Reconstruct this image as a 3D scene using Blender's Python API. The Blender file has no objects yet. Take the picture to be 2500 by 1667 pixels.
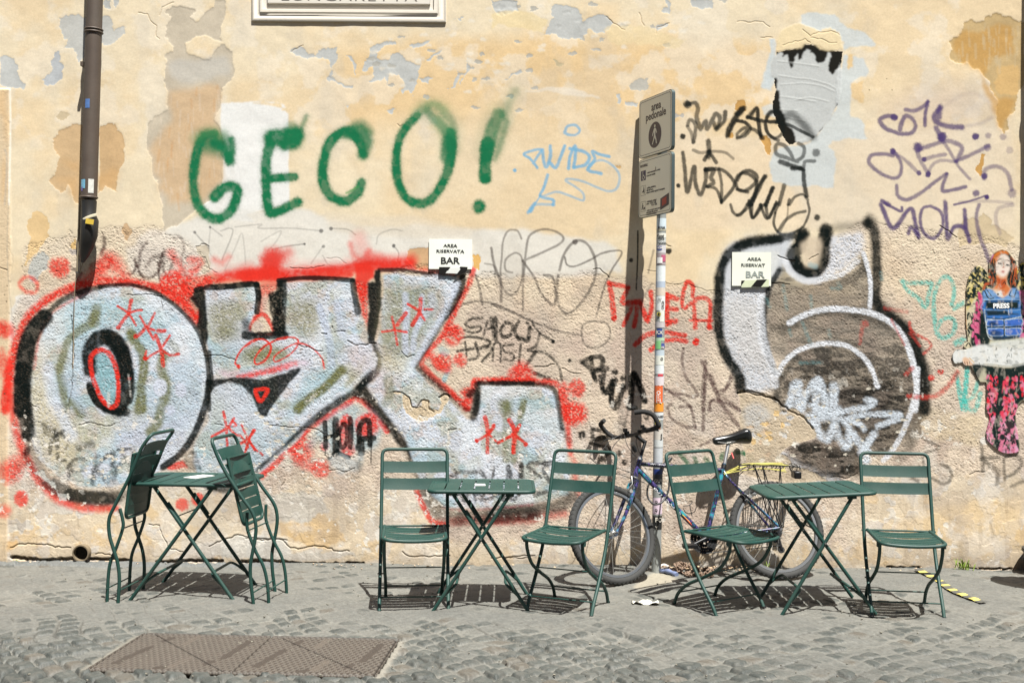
import bpy, bmesh, math, random
import numpy as np
from mathutils import Vector, Matrix
# ------------------------------------------------------------------ camera, sky, sun, exposure
FPX, CAMH, WALLD, ROLL = 2725.0, 1.57, 7.81, math.radians(.38)
scene = bpy.context.scene
cam_d = bpy.data.cameras.new('camera'); cam = bpy.data.objects.new('camera', cam_d); scene.collection.objects.link(cam)
cam_d.sensor_width = 36; cam_d.lens = 36*FPX/2500; cam_d.clip_end = 300; cam_d.clip_start = .05
cam.location = (0, -WALLD, CAMH); cam.rotation_mode = 'QUATERNION'
cam.rotation_quaternion = (Matrix.Rotation(math.radians(90), 4, 'X') @ Matrix.Rotation(ROLL, 4, 'Z')).to_quaternion()
scene.camera = cam
SUNL = Vector((-.205, .37, -1.0)).normalized()          # the way the light travels
world = bpy.data.worlds.new("World"); scene.world = world; world.use_nodes = True
nt = world.node_tree; bg = nt.nodes['Background']; sky = nt.nodes.new('ShaderNodeTexSky')
sky.sky_type = 'NISHITA'; sky.sun_disc = False
sky.sun_elevation = math.asin(-SUNL.z); sky.sun_rotation = math.atan2(-SUNL.x, -SUNL.y)
nt.links.new(sky.outputs[0], bg.inputs[0]); bg.inputs[1].default_value = .05
sun_d = bpy.data.lights.new('sun', 'SUN'); sun_d.energy = 5.0; sun_d.angle = math.radians(.53); sun_d.color = (1, .975, .93)
sun = bpy.data.objects.new('sun', sun_d); scene.collection.objects.link(sun)
sun.rotation_mode = 'QUATERNION'; sun.rotation_quaternion = SUNL.to_track_quat('-Z', 'Y'); sun.location = (3, -5, 9)
scene.view_settings.view_transform = 'Standard'; scene.view_settings.look = 'None'
scene.view_settings.exposure = 1.32; scene.view_settings.gamma = 1; scene.render.engine = 'CYCLES'
scene.cycles.max_bounces = 6

# ------------------------------------------------------------------ measuring helpers (photo pixel -> metres)
def ray(px, py):
    u, v = px-1250, 833.5-py; c, s = math.cos(ROLL), math.sin(ROLL)
    return Vector(((u*c-v*s)/FPX, 1.0, (u*s+v*c)/FPX))
CAM = Vector((0, -WALLD, CAMH))
def at_y(px, py, y=0.0):
    d = ray(px, py); return CAM+d*((y+WALLD)/d.y)
def at_z(px, py, z=0.0):
    d = ray(px, py); return CAM+d*((z-CAMH)/d.z)
def at_plane(px, py, p0, n):
    d = ray(px, py); return CAM+d*((p0-CAM).dot(n)/d.dot(n))

def tag(o, label=None, cat=None, group=None, kind=None):
    if label: o['label'] = label
    if cat: o['category'] = cat
    if group: o['group'] = group
    if kind: o['kind'] = kind
    return o
def empty(name, loc=(0, 0, 0), rz=0, **k):
    o = bpy.data.objects.new(name, None); scene.collection.objects.link(o)
    o.location = loc; o.rotation_euler = (0, 0, rz); o.empty_display_size = .1
    return tag(o, **k)

# ------------------------------------------------------------------ materials
def lin3(c):
    o = []
    for v in c:
        v = v/255.; o.append(v/12.92 if v <= .04045 else ((v+.055)/1.055)**2.4)
    return o
def mat(name, c, rough=.6, metal=0, var=.12, vs=18, bump=0, bs=120, spec=None, coat=0, trans=0, alpha=1, chips=None):
    m = bpy.data.materials.new(name); m.use_nodes = True; n = m.node_tree; b = n.nodes['Principled BSDF']
    tc = n.nodes.new('ShaderNodeTexCoord'); nz = n.nodes.new('ShaderNodeTexNoise'); nz.inputs['Scale'].default_value = vs
    nz.inputs['Detail'].default_value = 5; n.links.new(tc.outputs['Object'], nz.inputs['Vector'])
    mp = n.nodes.new('ShaderNodeMapRange'); mp.inputs[3].default_value = 1-var; mp.inputs[4].default_value = 1+var
    n.links.new(nz.outputs[0], mp.inputs[0])
    mx = n.nodes.new('ShaderNodeVectorMath'); mx.operation = 'SCALE'; mx.inputs[0].default_value = [v*.78 for v in lin3(c)]
    n.links.new(mp.outputs[0], mx.inputs['Scale']); n.links.new(mx.outputs[0], b.inputs['Base Color'])
    b.inputs['Roughness'].default_value = rough; b.inputs['Metallic'].default_value = metal
    if spec is not None: b.inputs['Specular IOR Level'].default_value = spec
    if coat: b.inputs['Coat Weight'].default_value = coat
    if trans: b.inputs['Transmission Weight'].default_value = trans
    if alpha < 1: b.inputs['Alpha'].default_value = alpha
    if chips:
        n3 = n.nodes.new('ShaderNodeTexNoise'); n3.inputs['Scale'].default_value = 55; n3.inputs['Detail'].default_value = 6; n3.inputs['Roughness'].default_value = .7; n.links.new(tc.outputs['Object'], n3.inputs['Vector'])
        m3 = n.nodes.new('ShaderNodeMapRange'); m3.inputs[1].default_value = .685; m3.inputs[2].default_value = .72; n.links.new(n3.outputs[0], m3.inputs[0])
        n4 = n.nodes.new('ShaderNodeTexNoise'); n4.inputs['Scale'].default_value = 6; n4.inputs['Detail'].default_value = 6; n.links.new(tc.outputs['Object'], n4.inputs['Vector'])
        m4 = n.nodes.new('ShaderNodeMapRange'); m4.inputs[1].default_value = .42; m4.inputs[2].default_value = .75; m4.inputs[4].default_value = .05; n.links.new(n4.outputs[0], m4.inputs[0])
        x1 = n.nodes.new('ShaderNodeMix'); x1.data_type = 'RGBA'; x1.inputs[7].default_value = (*lin3((128, 132, 116)), 1); n.links.new(m4.outputs[0], x1.inputs[0]); n.links.new(mx.outputs[0], x1.inputs[6])
        x2 = n.nodes.new('ShaderNodeMix'); x2.data_type = 'RGBA'; x2.inputs[7].default_value = (*lin3(chips), 1); n.links.new(m3.outputs[0], x2.inputs[0]); n.links.new(x1.outputs[2], x2.inputs[6]); n.links.new(x2.outputs[2], b.inputs['Base Color'])
        m5 = n.nodes.new('ShaderNodeMapRange'); m5.inputs[3].default_value = rough; m5.inputs[4].default_value = rough+.3; n.links.new(n4.outputs[0], m5.inputs[0]); n.links.new(m5.outputs[0], b.inputs['Roughness'])
    if bump:
        n2 = n.nodes.new('ShaderNodeTexNoise'); n2.inputs['Scale'].default_value = bs; n2.inputs['Detail'].default_value = 4
        n.links.new(tc.outputs['Object'], n2.inputs['Vector'])
        bp_ = n.nodes.new('ShaderNodeBump'); bp_.inputs['Strength'].default_value = bump; bp_.inputs['Distance'].default_value = .004
        n.links.new(n2.outputs[0], bp_.inputs['Height']); n.links.new(bp_.outputs[0], b.inputs['Normal'])
    return m
def attr_mat(name, rough=.9, gain=1.0, bump=.5, bs=260, vs=30, var=.05, spec=.08):
    """colour comes from the vertex paint, alpha of it drives the grit of the bump"""
    m = bpy.data.materials.new(name); m.use_nodes = True; n = m.node_tree; b = n.nodes['Principled BSDF']
    at = n.nodes.new('ShaderNodeAttribute'); at.attribute_name = 'paint'
    tc = n.nodes.new('ShaderNodeTexCoord'); nz = n.nodes.new('ShaderNodeTexNoise'); nz.inputs['Scale'].default_value = vs; nz.inputs['Detail'].default_value = 8
    nz.inputs['Roughness'].default_value = .7
    n.links.new(tc.outputs['Object'], nz.inputs['Vector'])
    mp = n.nodes.new('ShaderNodeMapRange'); mp.inputs[1].default_value = .3; mp.inputs[2].default_value = .7
    mp.inputs[3].default_value = gain*(1-var); mp.inputs[4].default_value = gain*(1+var)
    n.links.new(nz.outputs[0], mp.inputs[0])
    mx = n.nodes.new('ShaderNodeVectorMath'); mx.operation = 'SCALE'
    n.links.new(at.outputs['Color'], mx.inputs[0]); n.links.new(mp.outputs[0], mx.inputs['Scale']); n.links.new(mx.outputs[0], b.inputs['Base Color'])
    b.inputs['Roughness'].default_value = rough; b.inputs['Specular IOR Level'].default_value = spec
    n2 = n.nodes.new('ShaderNodeTexNoise'); n2.inputs['Scale'].default_value = bs; n2.inputs['Detail'].default_value = 6; n2.inputs['Roughness'].default_value = .65
    n.links.new(tc.outputs['Object'], n2.inputs['Vector'])
    mu = n.nodes.new('ShaderNodeMath'); mu.operation = 'MULTIPLY_ADD'; mu.inputs[1].default_value = .85; mu.inputs[2].default_value = .12
    n.links.new(at.outputs['Alpha'], mu.inputs[0]); m3 = n.nodes.new('ShaderNodeMath'); m3.operation = 'MULTIPLY'; m3.inputs[1].default_value = bump
    n.links.new(mu.outputs[0], m3.inputs[0])
    bp_ = n.nodes.new('ShaderNodeBump'); bp_.inputs['Distance'].default_value = .004
    n.links.new(m3.outputs[0], bp_.inputs['Strength']); n.links.new(n2.outputs[0], bp_.inputs['Height']); n.links.new(bp_.outputs[0], b.inputs['Normal'])
    return m

# ------------------------------------------------------------------ mesh building
class MB:
    def __init__(s): s.v = []; s.f = []; s.sm = []
    def add(s, v, f, smooth=True):
        k = len(s.v); s.v += [tuple(x) for x in v]; s.f += [tuple(i+k for i in q) for q in f]; s.sm += [smooth]*len(f); return s
    def tube(s, p, r, n=10, closed=False, cap=True, flat=None, roundcap=False):
        p = [Vector(q) for q in p]; N = len(p); rr = r if isinstance(r, (list, tuple)) else [r]*N
        T = []
        for i in range(N):
            a = p[(i-1) % N] if (closed or i) else p[0]; b = p[(i+1) % N] if (closed or i < N-1) else p[-1]
            T.append((b-a).normalized() if (b-a).length > 1e-9 else Vector((0, 0, 1)))
        up_ = Vector((0, 0, 1)) if abs(T[0].z) < .9 else Vector((1, 0, 0))
        if flat is not None: up_ = Vector(flat[0])
        x = T[0].cross(up_).normalized(); V = []
        for i in range(N):
            x = (x-T[i]*x.dot(T[i])).normalized(); y = T[i].cross(x)
            sx, sy = (1, 1) if flat is None else (flat[1], flat[2])
            for k in range(n):
                a = 2*math.pi*k/n; V.append(p[i]+x*math.cos(a)*rr[i]*sx+y*math.sin(a)*rr[i]*sy)
        F = []
        for i in range(N if closed else N-1):
            for k in range(n):
                a = i*n+k; b = i*n+(k+1) % n; c = ((i+1) % N)*n+(k+1) % n; d = ((i+1) % N)*n+k
                F.append((a, b, c, d))
        if cap and not closed:
            F.append(tuple(reversed(range(n)))); F.append(tuple((N-1)*n+k for k in range(n)))
        return s.add(V, F)
    def box(s, c, d, R=None, smooth=False):
        V = [Vector((x*d[0]/2, y*d[1]/2, z*d[2]/2)) for x in (-1, 1) for y in (-1, 1) for z in (-1, 1)]
        if R is not None: V = [R @ v for v in V]
        V = [v+Vector(c) for v in V]
        return s.add(V, [(0, 1, 3, 2), (4, 6, 7, 5), (0, 4, 5, 1), (2, 3, 7, 6), (0, 2, 6, 4), (1, 5, 7, 3)], smooth)
    def slab(s, prof, ext, t, smooth=False):
        """quad strip sheet: rows of points, given thickness vector t"""
        rows = len(prof); cols = len(prof[0]); V = [Vector(q) for r in prof for q in r]; n = rows*cols
        V2 = V+[v+Vector(t) for v in V]; F = []
        for i in range(rows-1):
            for j in range(cols-1):
                a = i*cols+j; F.append((a, a+1, a+cols+1, a+cols)); F.append((n+a, n+a+cols, n+a+cols+1, n+a+1))
        for j in range(cols-1):
            F.append((j, n+j, n+j+1, j+1)); a = (rows-1)*cols+j; F.append((a, a+1, n+a+1, n+a))
        for i in range(rows-1):
            a = i*cols; F.append((a, a+cols, n+a+cols, n+a)); a += cols-1; F.append((a, n+a, n+a+cols, a+cols))
        return s.add(V2, F, smooth)
    def disc(s, c, ax, r, h, n=24, r2=None, smooth=True):
        ax = Vector(ax).normalized(); c = Vector(c)
        return s.tube([c-ax*h/2, c+ax*h/2], [r, r if r2 is None else r2], n)
    def ring(s, c, ax, R, r, n=48, m=8, sx=1, sy=1):
        ax = Vector(ax).normalized(); u = ax.orthogonal().normalized(); w = ax.cross(u); V = []; F = []
        for i in range(n):
            a = 2*math.pi*i/n; d = u*math.cos(a)+w*math.sin(a)
            for k in range(m):
                b = 2*math.pi*k/m; V.append(Vector(c)+d*(R+r*math.cos(b)*sx)+ax*(r*math.sin(b)*sy))
        for i in range(n):
            for k in range(m):
                F.append((i*m+k, i*m+(k+1) % m, ((i+1) % n)*m+(k+1) % m, ((i+1) % n)*m+k))
        return s.add(V, F)
    def build(s, name, m, parent=None, bevel=0, autos=True):
        me = bpy.data.meshes.new(name); me.from_pydata(s.v, [], s.f); me.update()
        me.polygons.foreach_set('use_smooth', s.sm)
        bm = bmesh.new(); bm.from_mesh(me); bmesh.ops.recalc_face_normals(bm, faces=bm.faces); bm.to_mesh(me); bm.free()
        o = bpy.data.objects.new(name, me); scene.collection.objects.link(o)
        if m: me.materials.append(m)
        if autos:
            me.set_sharp_from_angle(angle=math.radians(40)) if hasattr(me, 'set_sharp_from_angle') else None
        if bevel:
            b = o.modifiers.new('bevel', 'BEVEL'); b.width = bevel; b.segments = 2; b.limit_method = 'ANGLE'; b.angle_limit = math.radians(50)
        if parent: o.parent = parent
        return o
def smooth3(p, n=6, closed=False):
    p = np.array([tuple(q) for q in p], float)
    if len(p) < 3: return [Vector(q) for q in p]
    q = np.vstack([p[-1:], p, p[:2]]) if closed else np.vstack([2*p[0]-p[1], p, 2*p[-1]-p[-2]])
    out = []
    for i in range(1, len(q)-2):
        a, b, c, d = q[i-1:i+3]
        for k in range(n):
            t = k/n; out.append(.5*((2*b)+(-a+c)*t+(2*a-5*b+4*c-d)*t*t+(-a+3*b-3*c+d)*t**3))
    if not closed: out.append(p[-1])
    return [Vector(v) for v in out]
def fillet(p, r, n=6):
    """round the corners of a polyline"""
    p = [Vector(q) for q in p]; out = [p[0]]
    for i in range(1, len(p)-1):
        a, b, c = p[i-1], p[i], p[i+1]; ri = r[i] if isinstance(r, dict) and i in r else (0 if isinstance(r, dict) else r)
        if not ri: out.append(b); continue
        d1 = (a-b); d2 = (c-b); q = min(ri, d1.length*.49, d2.length*.49); A = b+d1.normalized()*q; B = b+d2.normalized()*q
        for k in range(n+1):
            t = k/n; out.append(A*(1-t)**2+b*2*t*(1-t)+B*t*t)
    out.append(p[-1]); return out
def text_obj(body, size, m, parent, M, name='lettering', bold=0, sx=1.0, ext=.0006, align='CENTER', wrap=None, spacing=1.0):
    cu = bpy.data.curves.new(name, 'FONT'); cu.body = body; cu.size = size; cu.extrude = ext; cu.offset = bold; cu.align_x = align; cu.align_y = 'CENTER'
    cu.resolution_u = 3; cu.space_character = spacing
    t = bpy.data.objects.new(name, cu); scene.collection.objects.link(t)
    bpy.context.view_layer.update()
    me = bpy.data.meshes.new_from_object(t.evaluated_get(bpy.context.evaluated_depsgraph_get()))
    bpy.data.objects.remove(t); bpy.data.curves.remove(cu)
    for v in me.vertices:
        c = Vector((v.co.x*sx, v.co.y, v.co.z))
        v.co = wrap(c) if wrap else M @ c
    me.name = name; me.materials.clear(); me.materials.append(m)
    o = bpy.data.objects.new(name, me); scene.collection.objects.link(o); o.parent = parent
    return o
def grid_obj(name, P, col, rough, m, mask=None, parent=None, thick=None):
    """P: h x w x 3 positions, col h x w x 3 linear, mask h-1 x w-1 keep"""
    h, w = P.shape[:2]; idx = np.arange(h*w).reshape(h, w)
    q = np.stack([idx[:-1, :-1], idx[1:, :-1], idx[1:, 1:], idx[:-1, 1:]], -1).reshape(-1, 4)
    V = P.reshape(-1, 3); C = np.concatenate([col, rough[..., None]], -1).reshape(-1, 4)
    if mask is not None:
        q = q[mask.reshape(-1)]; used = np.unique(q); mp = np.full(h*w, -1); mp[used] = np.arange(len(used)); q = mp[q]; V = V[used]; C = C[used]
    if thick is not None:
        n = len(V); e = np.concatenate([q[:, [0, 1]], q[:, [1, 2]], q[:, [2, 3]], q[:, [3, 0]]]); key = np.sort(e, 1)
        _, inv, cnt = np.unique(key[:, 0]*(n+1)+key[:, 1], return_inverse=True, return_counts=True); be = e[cnt[inv] == 1]
        V = np.vstack([V, V+np.array(thick)]); C = np.vstack([C, C]); q = np.vstack([q, q[:, ::-1]+n, np.stack([be[:, 1], be[:, 0], be[:, 0]+n, be[:, 1]+n], -1)])
    me = bpy.data.meshes.new(name); me.vertices.add(len(V)); me.vertices.foreach_set('co', V.astype(np.float32).ravel())
    me.loops.add(len(q)*4); me.loops.foreach_set('vertex_index', q.astype(np.int32).ravel())
    me.polygons.add(len(q)); me.polygons.foreach_set('loop_start', (np.arange(len(q))*4).astype(np.int32))
    me.polygons.foreach_set('use_smooth', np.ones(len(q), bool))
    at = me.attributes.new('paint', 'FLOAT_COLOR', 'POINT'); at.data.foreach_set('color', C.astype(np.float32).ravel())
    me.update(calc_edges=True); me.validate()
    me.materials.append(m)
    o = bpy.data.objects.new(name, me); scene.collection.objects.link(o)
    if parent: o.parent = parent
    return o
import numpy as np, math, random
# ------------------------------------------------------------------ painter
# The graffiti wall is one fine grid of vertices; paint goes into a colour
# attribute and chipped plaster, cracks and grit into real relief.
SC = 348.8                      # photo pixels per metre on the wall plane
CELL = 0.0038                   # metres between wall vertices
STEP = SC*CELL
CX0, CX1, CY0, CY1 = -60.0, 2560.0, -60.0, 1400.0
NH = int((CY1-CY0)/STEP)+1

def up(a, h, w):
    gh, gw = a.shape
    y = np.linspace(0, gh-1.001, h); x = np.linspace(0, gw-1.001, w)
    y0 = y.astype(int); x0 = x.astype(int); fy = y-y0; fx = x-x0
    fy = fy*fy*(3-2*fy); fx = fx*fx*(3-2*fx)
    r = a[y0]*(1-fy)[:, None]+a[y0+1]*fy[:, None]
    return r[:, x0]*(1-fx)+r[:, x0+1]*fx
QK = {}
def vnoise(h, w, cell, seed, ax=1.0):
    cell = max(1.0, cell*QK.get(h, 1.0))
    r = np.random.RandomState(seed)
    return up(r.rand(max(3, int(h/cell)+3), max(3, int(w/(cell*ax))+3)), h, w)
def fbm(h, w, cell, seed, o=4, ax=1.0):
    t = np.zeros((h, w)); a = 1.0; s = 0
    for i in range(o):
        t += a*vnoise(h, w, cell/2**i, seed+i*17, ax); s += a; a *= .55
    return t/s
def sst(a, b, x):
    t = np.clip((x-a)/(b-a), 0, 1); return t*t*(3-2*t)
def lin(c):
    c = np.asarray(c, float)/255.
    return np.where(c <= .04045, c/12.92, ((c+.055)/1.055)**2.4)
def blur(a, n):
    n = int(n)
    if n < 1: return a
    for ax in (0, 1):
        for _ in range(2):
            p = np.pad(a, [(n, n) if i == ax else (0, 0) for i in (0, 1)], mode='edge')
            c = np.cumsum(p, axis=ax)
            c = np.concatenate([np.zeros_like(np.take(c, [0], ax)), c], axis=ax)
            L = a.shape[ax]
            a = (np.take(c, np.arange(2*n+1, 2*n+1+L), ax)-np.take(c, np.arange(0, L), ax))/(2*n+1)
    return a

FR = {'A': (0, 0), 'B': (600, 0), 'C': (1200, 0), 'D': (1800, 0), 'E': (0, 500), 'F': (600, 500),
      'G': (1200, 500), 'H': (1800, 500), 'I': (0, 900), 'J': (600, 900), 'K': (1200, 900), 'L': (1800, 900),
      'P': (2300, 580), 'Q': (2300, 840), 'Z': (0, 0)}
FS = {k: 3.1357 for k in FR}; FS['P'] = FS['Q'] = 5.6; FS['Z'] = 1.0
def pts(fr, s):
    ox, oy = FR[fr]; k = FS[fr]; o = []
    for t in s.split():
        if t[0].isalpha():
            ox, oy = FR[t[0]]; k = FS[t[0]]; t = t[1:]
            if not t: continue
        a, b = t.split(','); o.append((ox+float(a)/k, oy+float(b)/k))
    return np.array(o)
def crom(p, seg=5.0, closed=False):
    p = np.asarray(p, float)
    if len(p) < 3: return p
    q = np.vstack([p[-1:], p, p[:2]]) if closed else np.vstack([2*p[0]-p[1], p, 2*p[-1]-p[-2]])
    out = []
    for i in range(1, len(q)-2):
        a, b, c, d = q[i-1:i+3]
        n = max(1, int(np.hypot(*(c-b)[:2])/seg))
        t = (np.arange(n)/n)[:, None]
        out.append(.5*((2*b)+(-a+c)*t+(2*a-5*b+4*c-d)*t*t+(-a+3*b-3*c+d)*t**3))
    out.append(q[-2][None] if not closed else q[1][None])
    return np.vstack(out)
def jag(p, amp, seed, lev=4):
    r = random.Random(seed); p = [tuple(v) for v in p]
    for l in range(lev):
        q = []
        for i in range(len(p)):
            a = p[i]; b = p[(i+1) % len(p)]; d = math.hypot(b[0]-a[0], b[1]-a[1])
            q.append(a)
            if d > 3: q.append(((a[0]+b[0])/2+r.uniform(-1, 1)*min(amp, d*.25), (a[1]+b[1])/2+r.uniform(-1, 1)*min(amp, d*.25)))
        p = q; amp *= .6
    return np.array(p)

QK[NH] = .0048/CELL
class Canvas:
    def __init__(s, x0, x1, y0, y1, step, seed=1):
        s.x0, s.y0, s.step = x0, y0, step
        s.w = int((x1-x0)/step)+1; s.h = int((y1-y0)/step)+1
        s.col = np.zeros((s.h, s.w, 3)); s.hgt = np.zeros((s.h, s.w)); s.rough = np.zeros((s.h, s.w))
        s.grain = .6*vnoise(s.h, s.w, 2.6, seed+5)+.4*vnoise(s.h, s.w, 1.2, seed+6)
        s.blot = fbm(s.h, s.w, 22, seed+7, 4); s.blot2 = fbm(s.h, s.w, 9, seed+8, 3); s.fillm = np.zeros((s.h, s.w))
        s.seed = seed
    def win(s, ax, bx, ay, by):
        i0 = max(0, int((ax-s.x0)/s.step)); i1 = min(s.w, int((bx-s.x0)/s.step)+2)
        j0 = max(0, int((ay-s.y0)/s.step)); j1 = min(s.h, int((by-s.y0)/s.step)+2)
        return (slice(j0, j1), slice(i0, i1)) if i1 > i0 and j1 > j0 else None
    def xy(s, w):
        return (s.x0+np.arange(w[1].start, w[1].stop)*s.step)[None, :], (s.y0+np.arange(w[0].start, w[0].stop)*s.step)[:, None]
    def over(s, w, a, c, grit=0.0, wear=0.0):
        if grit:
            g = s.grain[w]; a = a*(1-grit*s.rough[w]*sst(.50, .72, g))
        if wear:
            a = a*(1-wear*sst(.52, .66, s.blot[w]))
        c = lin(c) if np.ndim(c) == 1 else c
        s.col[w] = s.col[w]*(1-a[..., None])+c*a[..., None]
    def pmask(s, p, soft=0):
        m = soft*1.5+4
        w = s.win(p[:, 0].min()-m, p[:, 0].max()+m, p[:, 1].min()-m, p[:, 1].max()+m)
        if not w: return None, None
        X, Y = s.xy(w); ins = np.zeros((Y.shape[0], X.shape[1]), bool)
        xs = X[0]; ys = Y[:, 0]
        q = np.vstack([p, p[:1]])
        for (ax, ay), (bx, by) in zip(q[:-1], q[1:]):
            if ay == by: continue
            lo, hi = min(ay, by), max(ay, by)
            j = np.where((ys >= lo) & (ys < hi))[0]
            if len(j) == 0: continue
            xc = ax+(ys[j]-ay)*(bx-ax)/(by-ay)
            ins[j] ^= xs[None, :] < xc[:, None]
        a = ins.astype(float)
        if soft: a = blur(a, max(1, soft/s.step/2))
        return w, a
    def poly(s, fr, t, c, op=1.0, soft=2.0, jg=0, grit=.5, wear=0, smooth=False, dh=0, rough=None, seed=0, streak=0):
        p = pts(fr, t) if isinstance(t, str) else np.asarray(t, float)
        if smooth: p = crom(p, 6, True)
        if jg: p = jag(p, jg, seed+len(p)+int(p[0, 0]))
        w, a = s.pmask(p, soft)
        if not w: return
        if c is not None and tuple(c) == (222, 230, 242): s.fillm[w] = np.maximum(s.fillm[w], a)
        if streak:
            if not hasattr(s, 'stk'): s.stk = fbm(s.h, s.w, 7, s.seed+91, 4, 3.2)
            a = a*(1-streak*sst(.44, .60, s.stk[w]))

        if c is not None: s.over(w, a*op, c, grit, wear)
        if dh: s.hgt[w] += a*dh
        if rough is not None: s.rough[w] = s.rough[w]*(1-a)+rough*a
    def dist(s, p, m):
        w = s.win(p[:, 0].min()-m, p[:, 0].max()+m, p[:, 1].min()-m, p[:, 1].max()+m)
        if not w: return None, None
        X, Y = s.xy(w); D = np.full((Y.shape[0], X.shape[1]), 1e9)
        j0, i0 = w[0].start, w[1].start
        if len(p) == 1: p = np.vstack([p, p+.01])
        for a, b in zip(p[:-1], p[1:]):
            v = s.win(min(a[0], b[0])-m, max(a[0], b[0])+m, min(a[1], b[1])-m, max(a[1], b[1])+m)
            if not v: continue
            x, y = s.xy(v); d = b-a; L = max(1e-9, d@d)
            t = np.clip(((x-a[0])*d[0]+(y-a[1])*d[1])/L, 0, 1)
            q = np.hypot(x-a[0]-t*d[0], y-a[1]-t*d[1])
            u = (slice(v[0].start-j0, v[0].stop-j0), slice(v[1].start-i0, v[1].stop-i0))
            D[u] = np.minimum(D[u], q)
        return w, D
    def line(s, fr, t, wd, c, op=1.0, soft=None, grit=.5, wear=0, smooth=True, dh=0, halo=0):
        p = pts(fr, t) if isinstance(t, str) else np.asarray(t, float)
        k = FS[fr]; r = max(.62*s.step, wd/k/2); sf = (soft/k if soft is not None else max(.8*s.step, r*.3))
        if smooth: p = crom(p, max(2.5, r*.8))
        m = r+sf+2+halo*r*3
        w, D = s.dist(p, m)
        if not w: return
        D = D+(s.grain[w]-.5)*min(sf*.8, 4)+(s.blot[w]-.5)*min(r*.5, 7)
        a = (1-sst(r-sf, r+sf, D))*(1-.09*sst(.45, .7, s.blot2[w]))
        if halo: a = np.maximum(a, .28*(1-sst(r*.5, r*(1+halo*2.6), D)))
        if c is not None: s.over(w, a*op, c, grit, wear)
        if dh: s.hgt[w] += a*dh
    def dot(s, fr, t, r, c, op=1.0, soft=None, grit=.5, wear=0, asp=1.0):
        for q in pts(fr, t):
            k = FS[fr]; R = r/k; sf = R*.35 if soft is None else soft/k
            w = s.win(q[0]-R-sf-2, q[0]+R+sf+2, q[1]-(R+sf)*asp-2, q[1]+(R+sf)*asp+2)
            if not w: continue
            X, Y = s.xy(w); D = np.hypot(X-q[0], (Y-q[1])/asp)+(s.grain[w]-.5)*min(sf*1.2, 7)+(s.blot[w]-.5)*R*.5
            s.over(w, (1-sst(R-sf, R+sf, D))*op, c, grit, wear)
    def chip(s, fr, t, c=None, dh=-.004, jg=5, op=1.0, rough=None, seed=0, rim=True, smooth=False):
        """plaster fallen away: sharp ragged edge, sunken field, paler broken rim"""
        dh *= .36 if dh > -.01 else .6
        p = pts(fr, t)
        if smooth: p = crom(p, 12, True)
        p = jag(p, jg, seed+int(p[0, 0]*3+p[0, 1]), 4)
        w, a = s.pmask(p, 0)
        if not w: return
        if c is not None:
            n = s.blot[w][..., None]; base = lin(c)
            s.over(w, a*op, base*(.86+.28*n), 0)
        s.hgt[w] += blur(a, 1)*dh if dh > -.003 else a*dh
        if rough is not None: s.rough[w] = s.rough[w]*(1-a)+rough*a
    def crack(s, fr, t, wd=2.5, dh=-.006, c=(150, 125, 95), lip=.002, seed=0):
        dh *= .5; lip *= .25; wd *= .68
        p = pts(fr, t); r = random.Random(seed+int(p[0, 0])); q = [p[0]]
        for a, b in zip(p[:-1], p[1:]):
            L = math.hypot(*(b-a)); n = max(1, int(L/7))
            for i in range(1, n+1):
                v = a+(b-a)*i/n
                if i < n: v = v+np.array([r.uniform(-2.2, 2.2), r.uniform(-2.2, 2.2)])
                q.append(v)
        q = np.array(q); k = 1.0
        w, D = s.dist(q, wd*3+4)
        if not w: return
        a = 1-sst(wd*.35, wd*.9+.6, D)
        s.hgt[w] += dh*a
        if lip:
            up_ = q-np.array([0, wd*1.5]); w2, D2 = s.dist(up_, wd*4+4)
            if w2: s.hgt[w2] += lip*(1-sst(0, wd*3+2, D2))*(1-.0)
        if c is not None: s.over(w, a*.5*(.4+.9*s.blot2[w]), c, 0)
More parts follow.
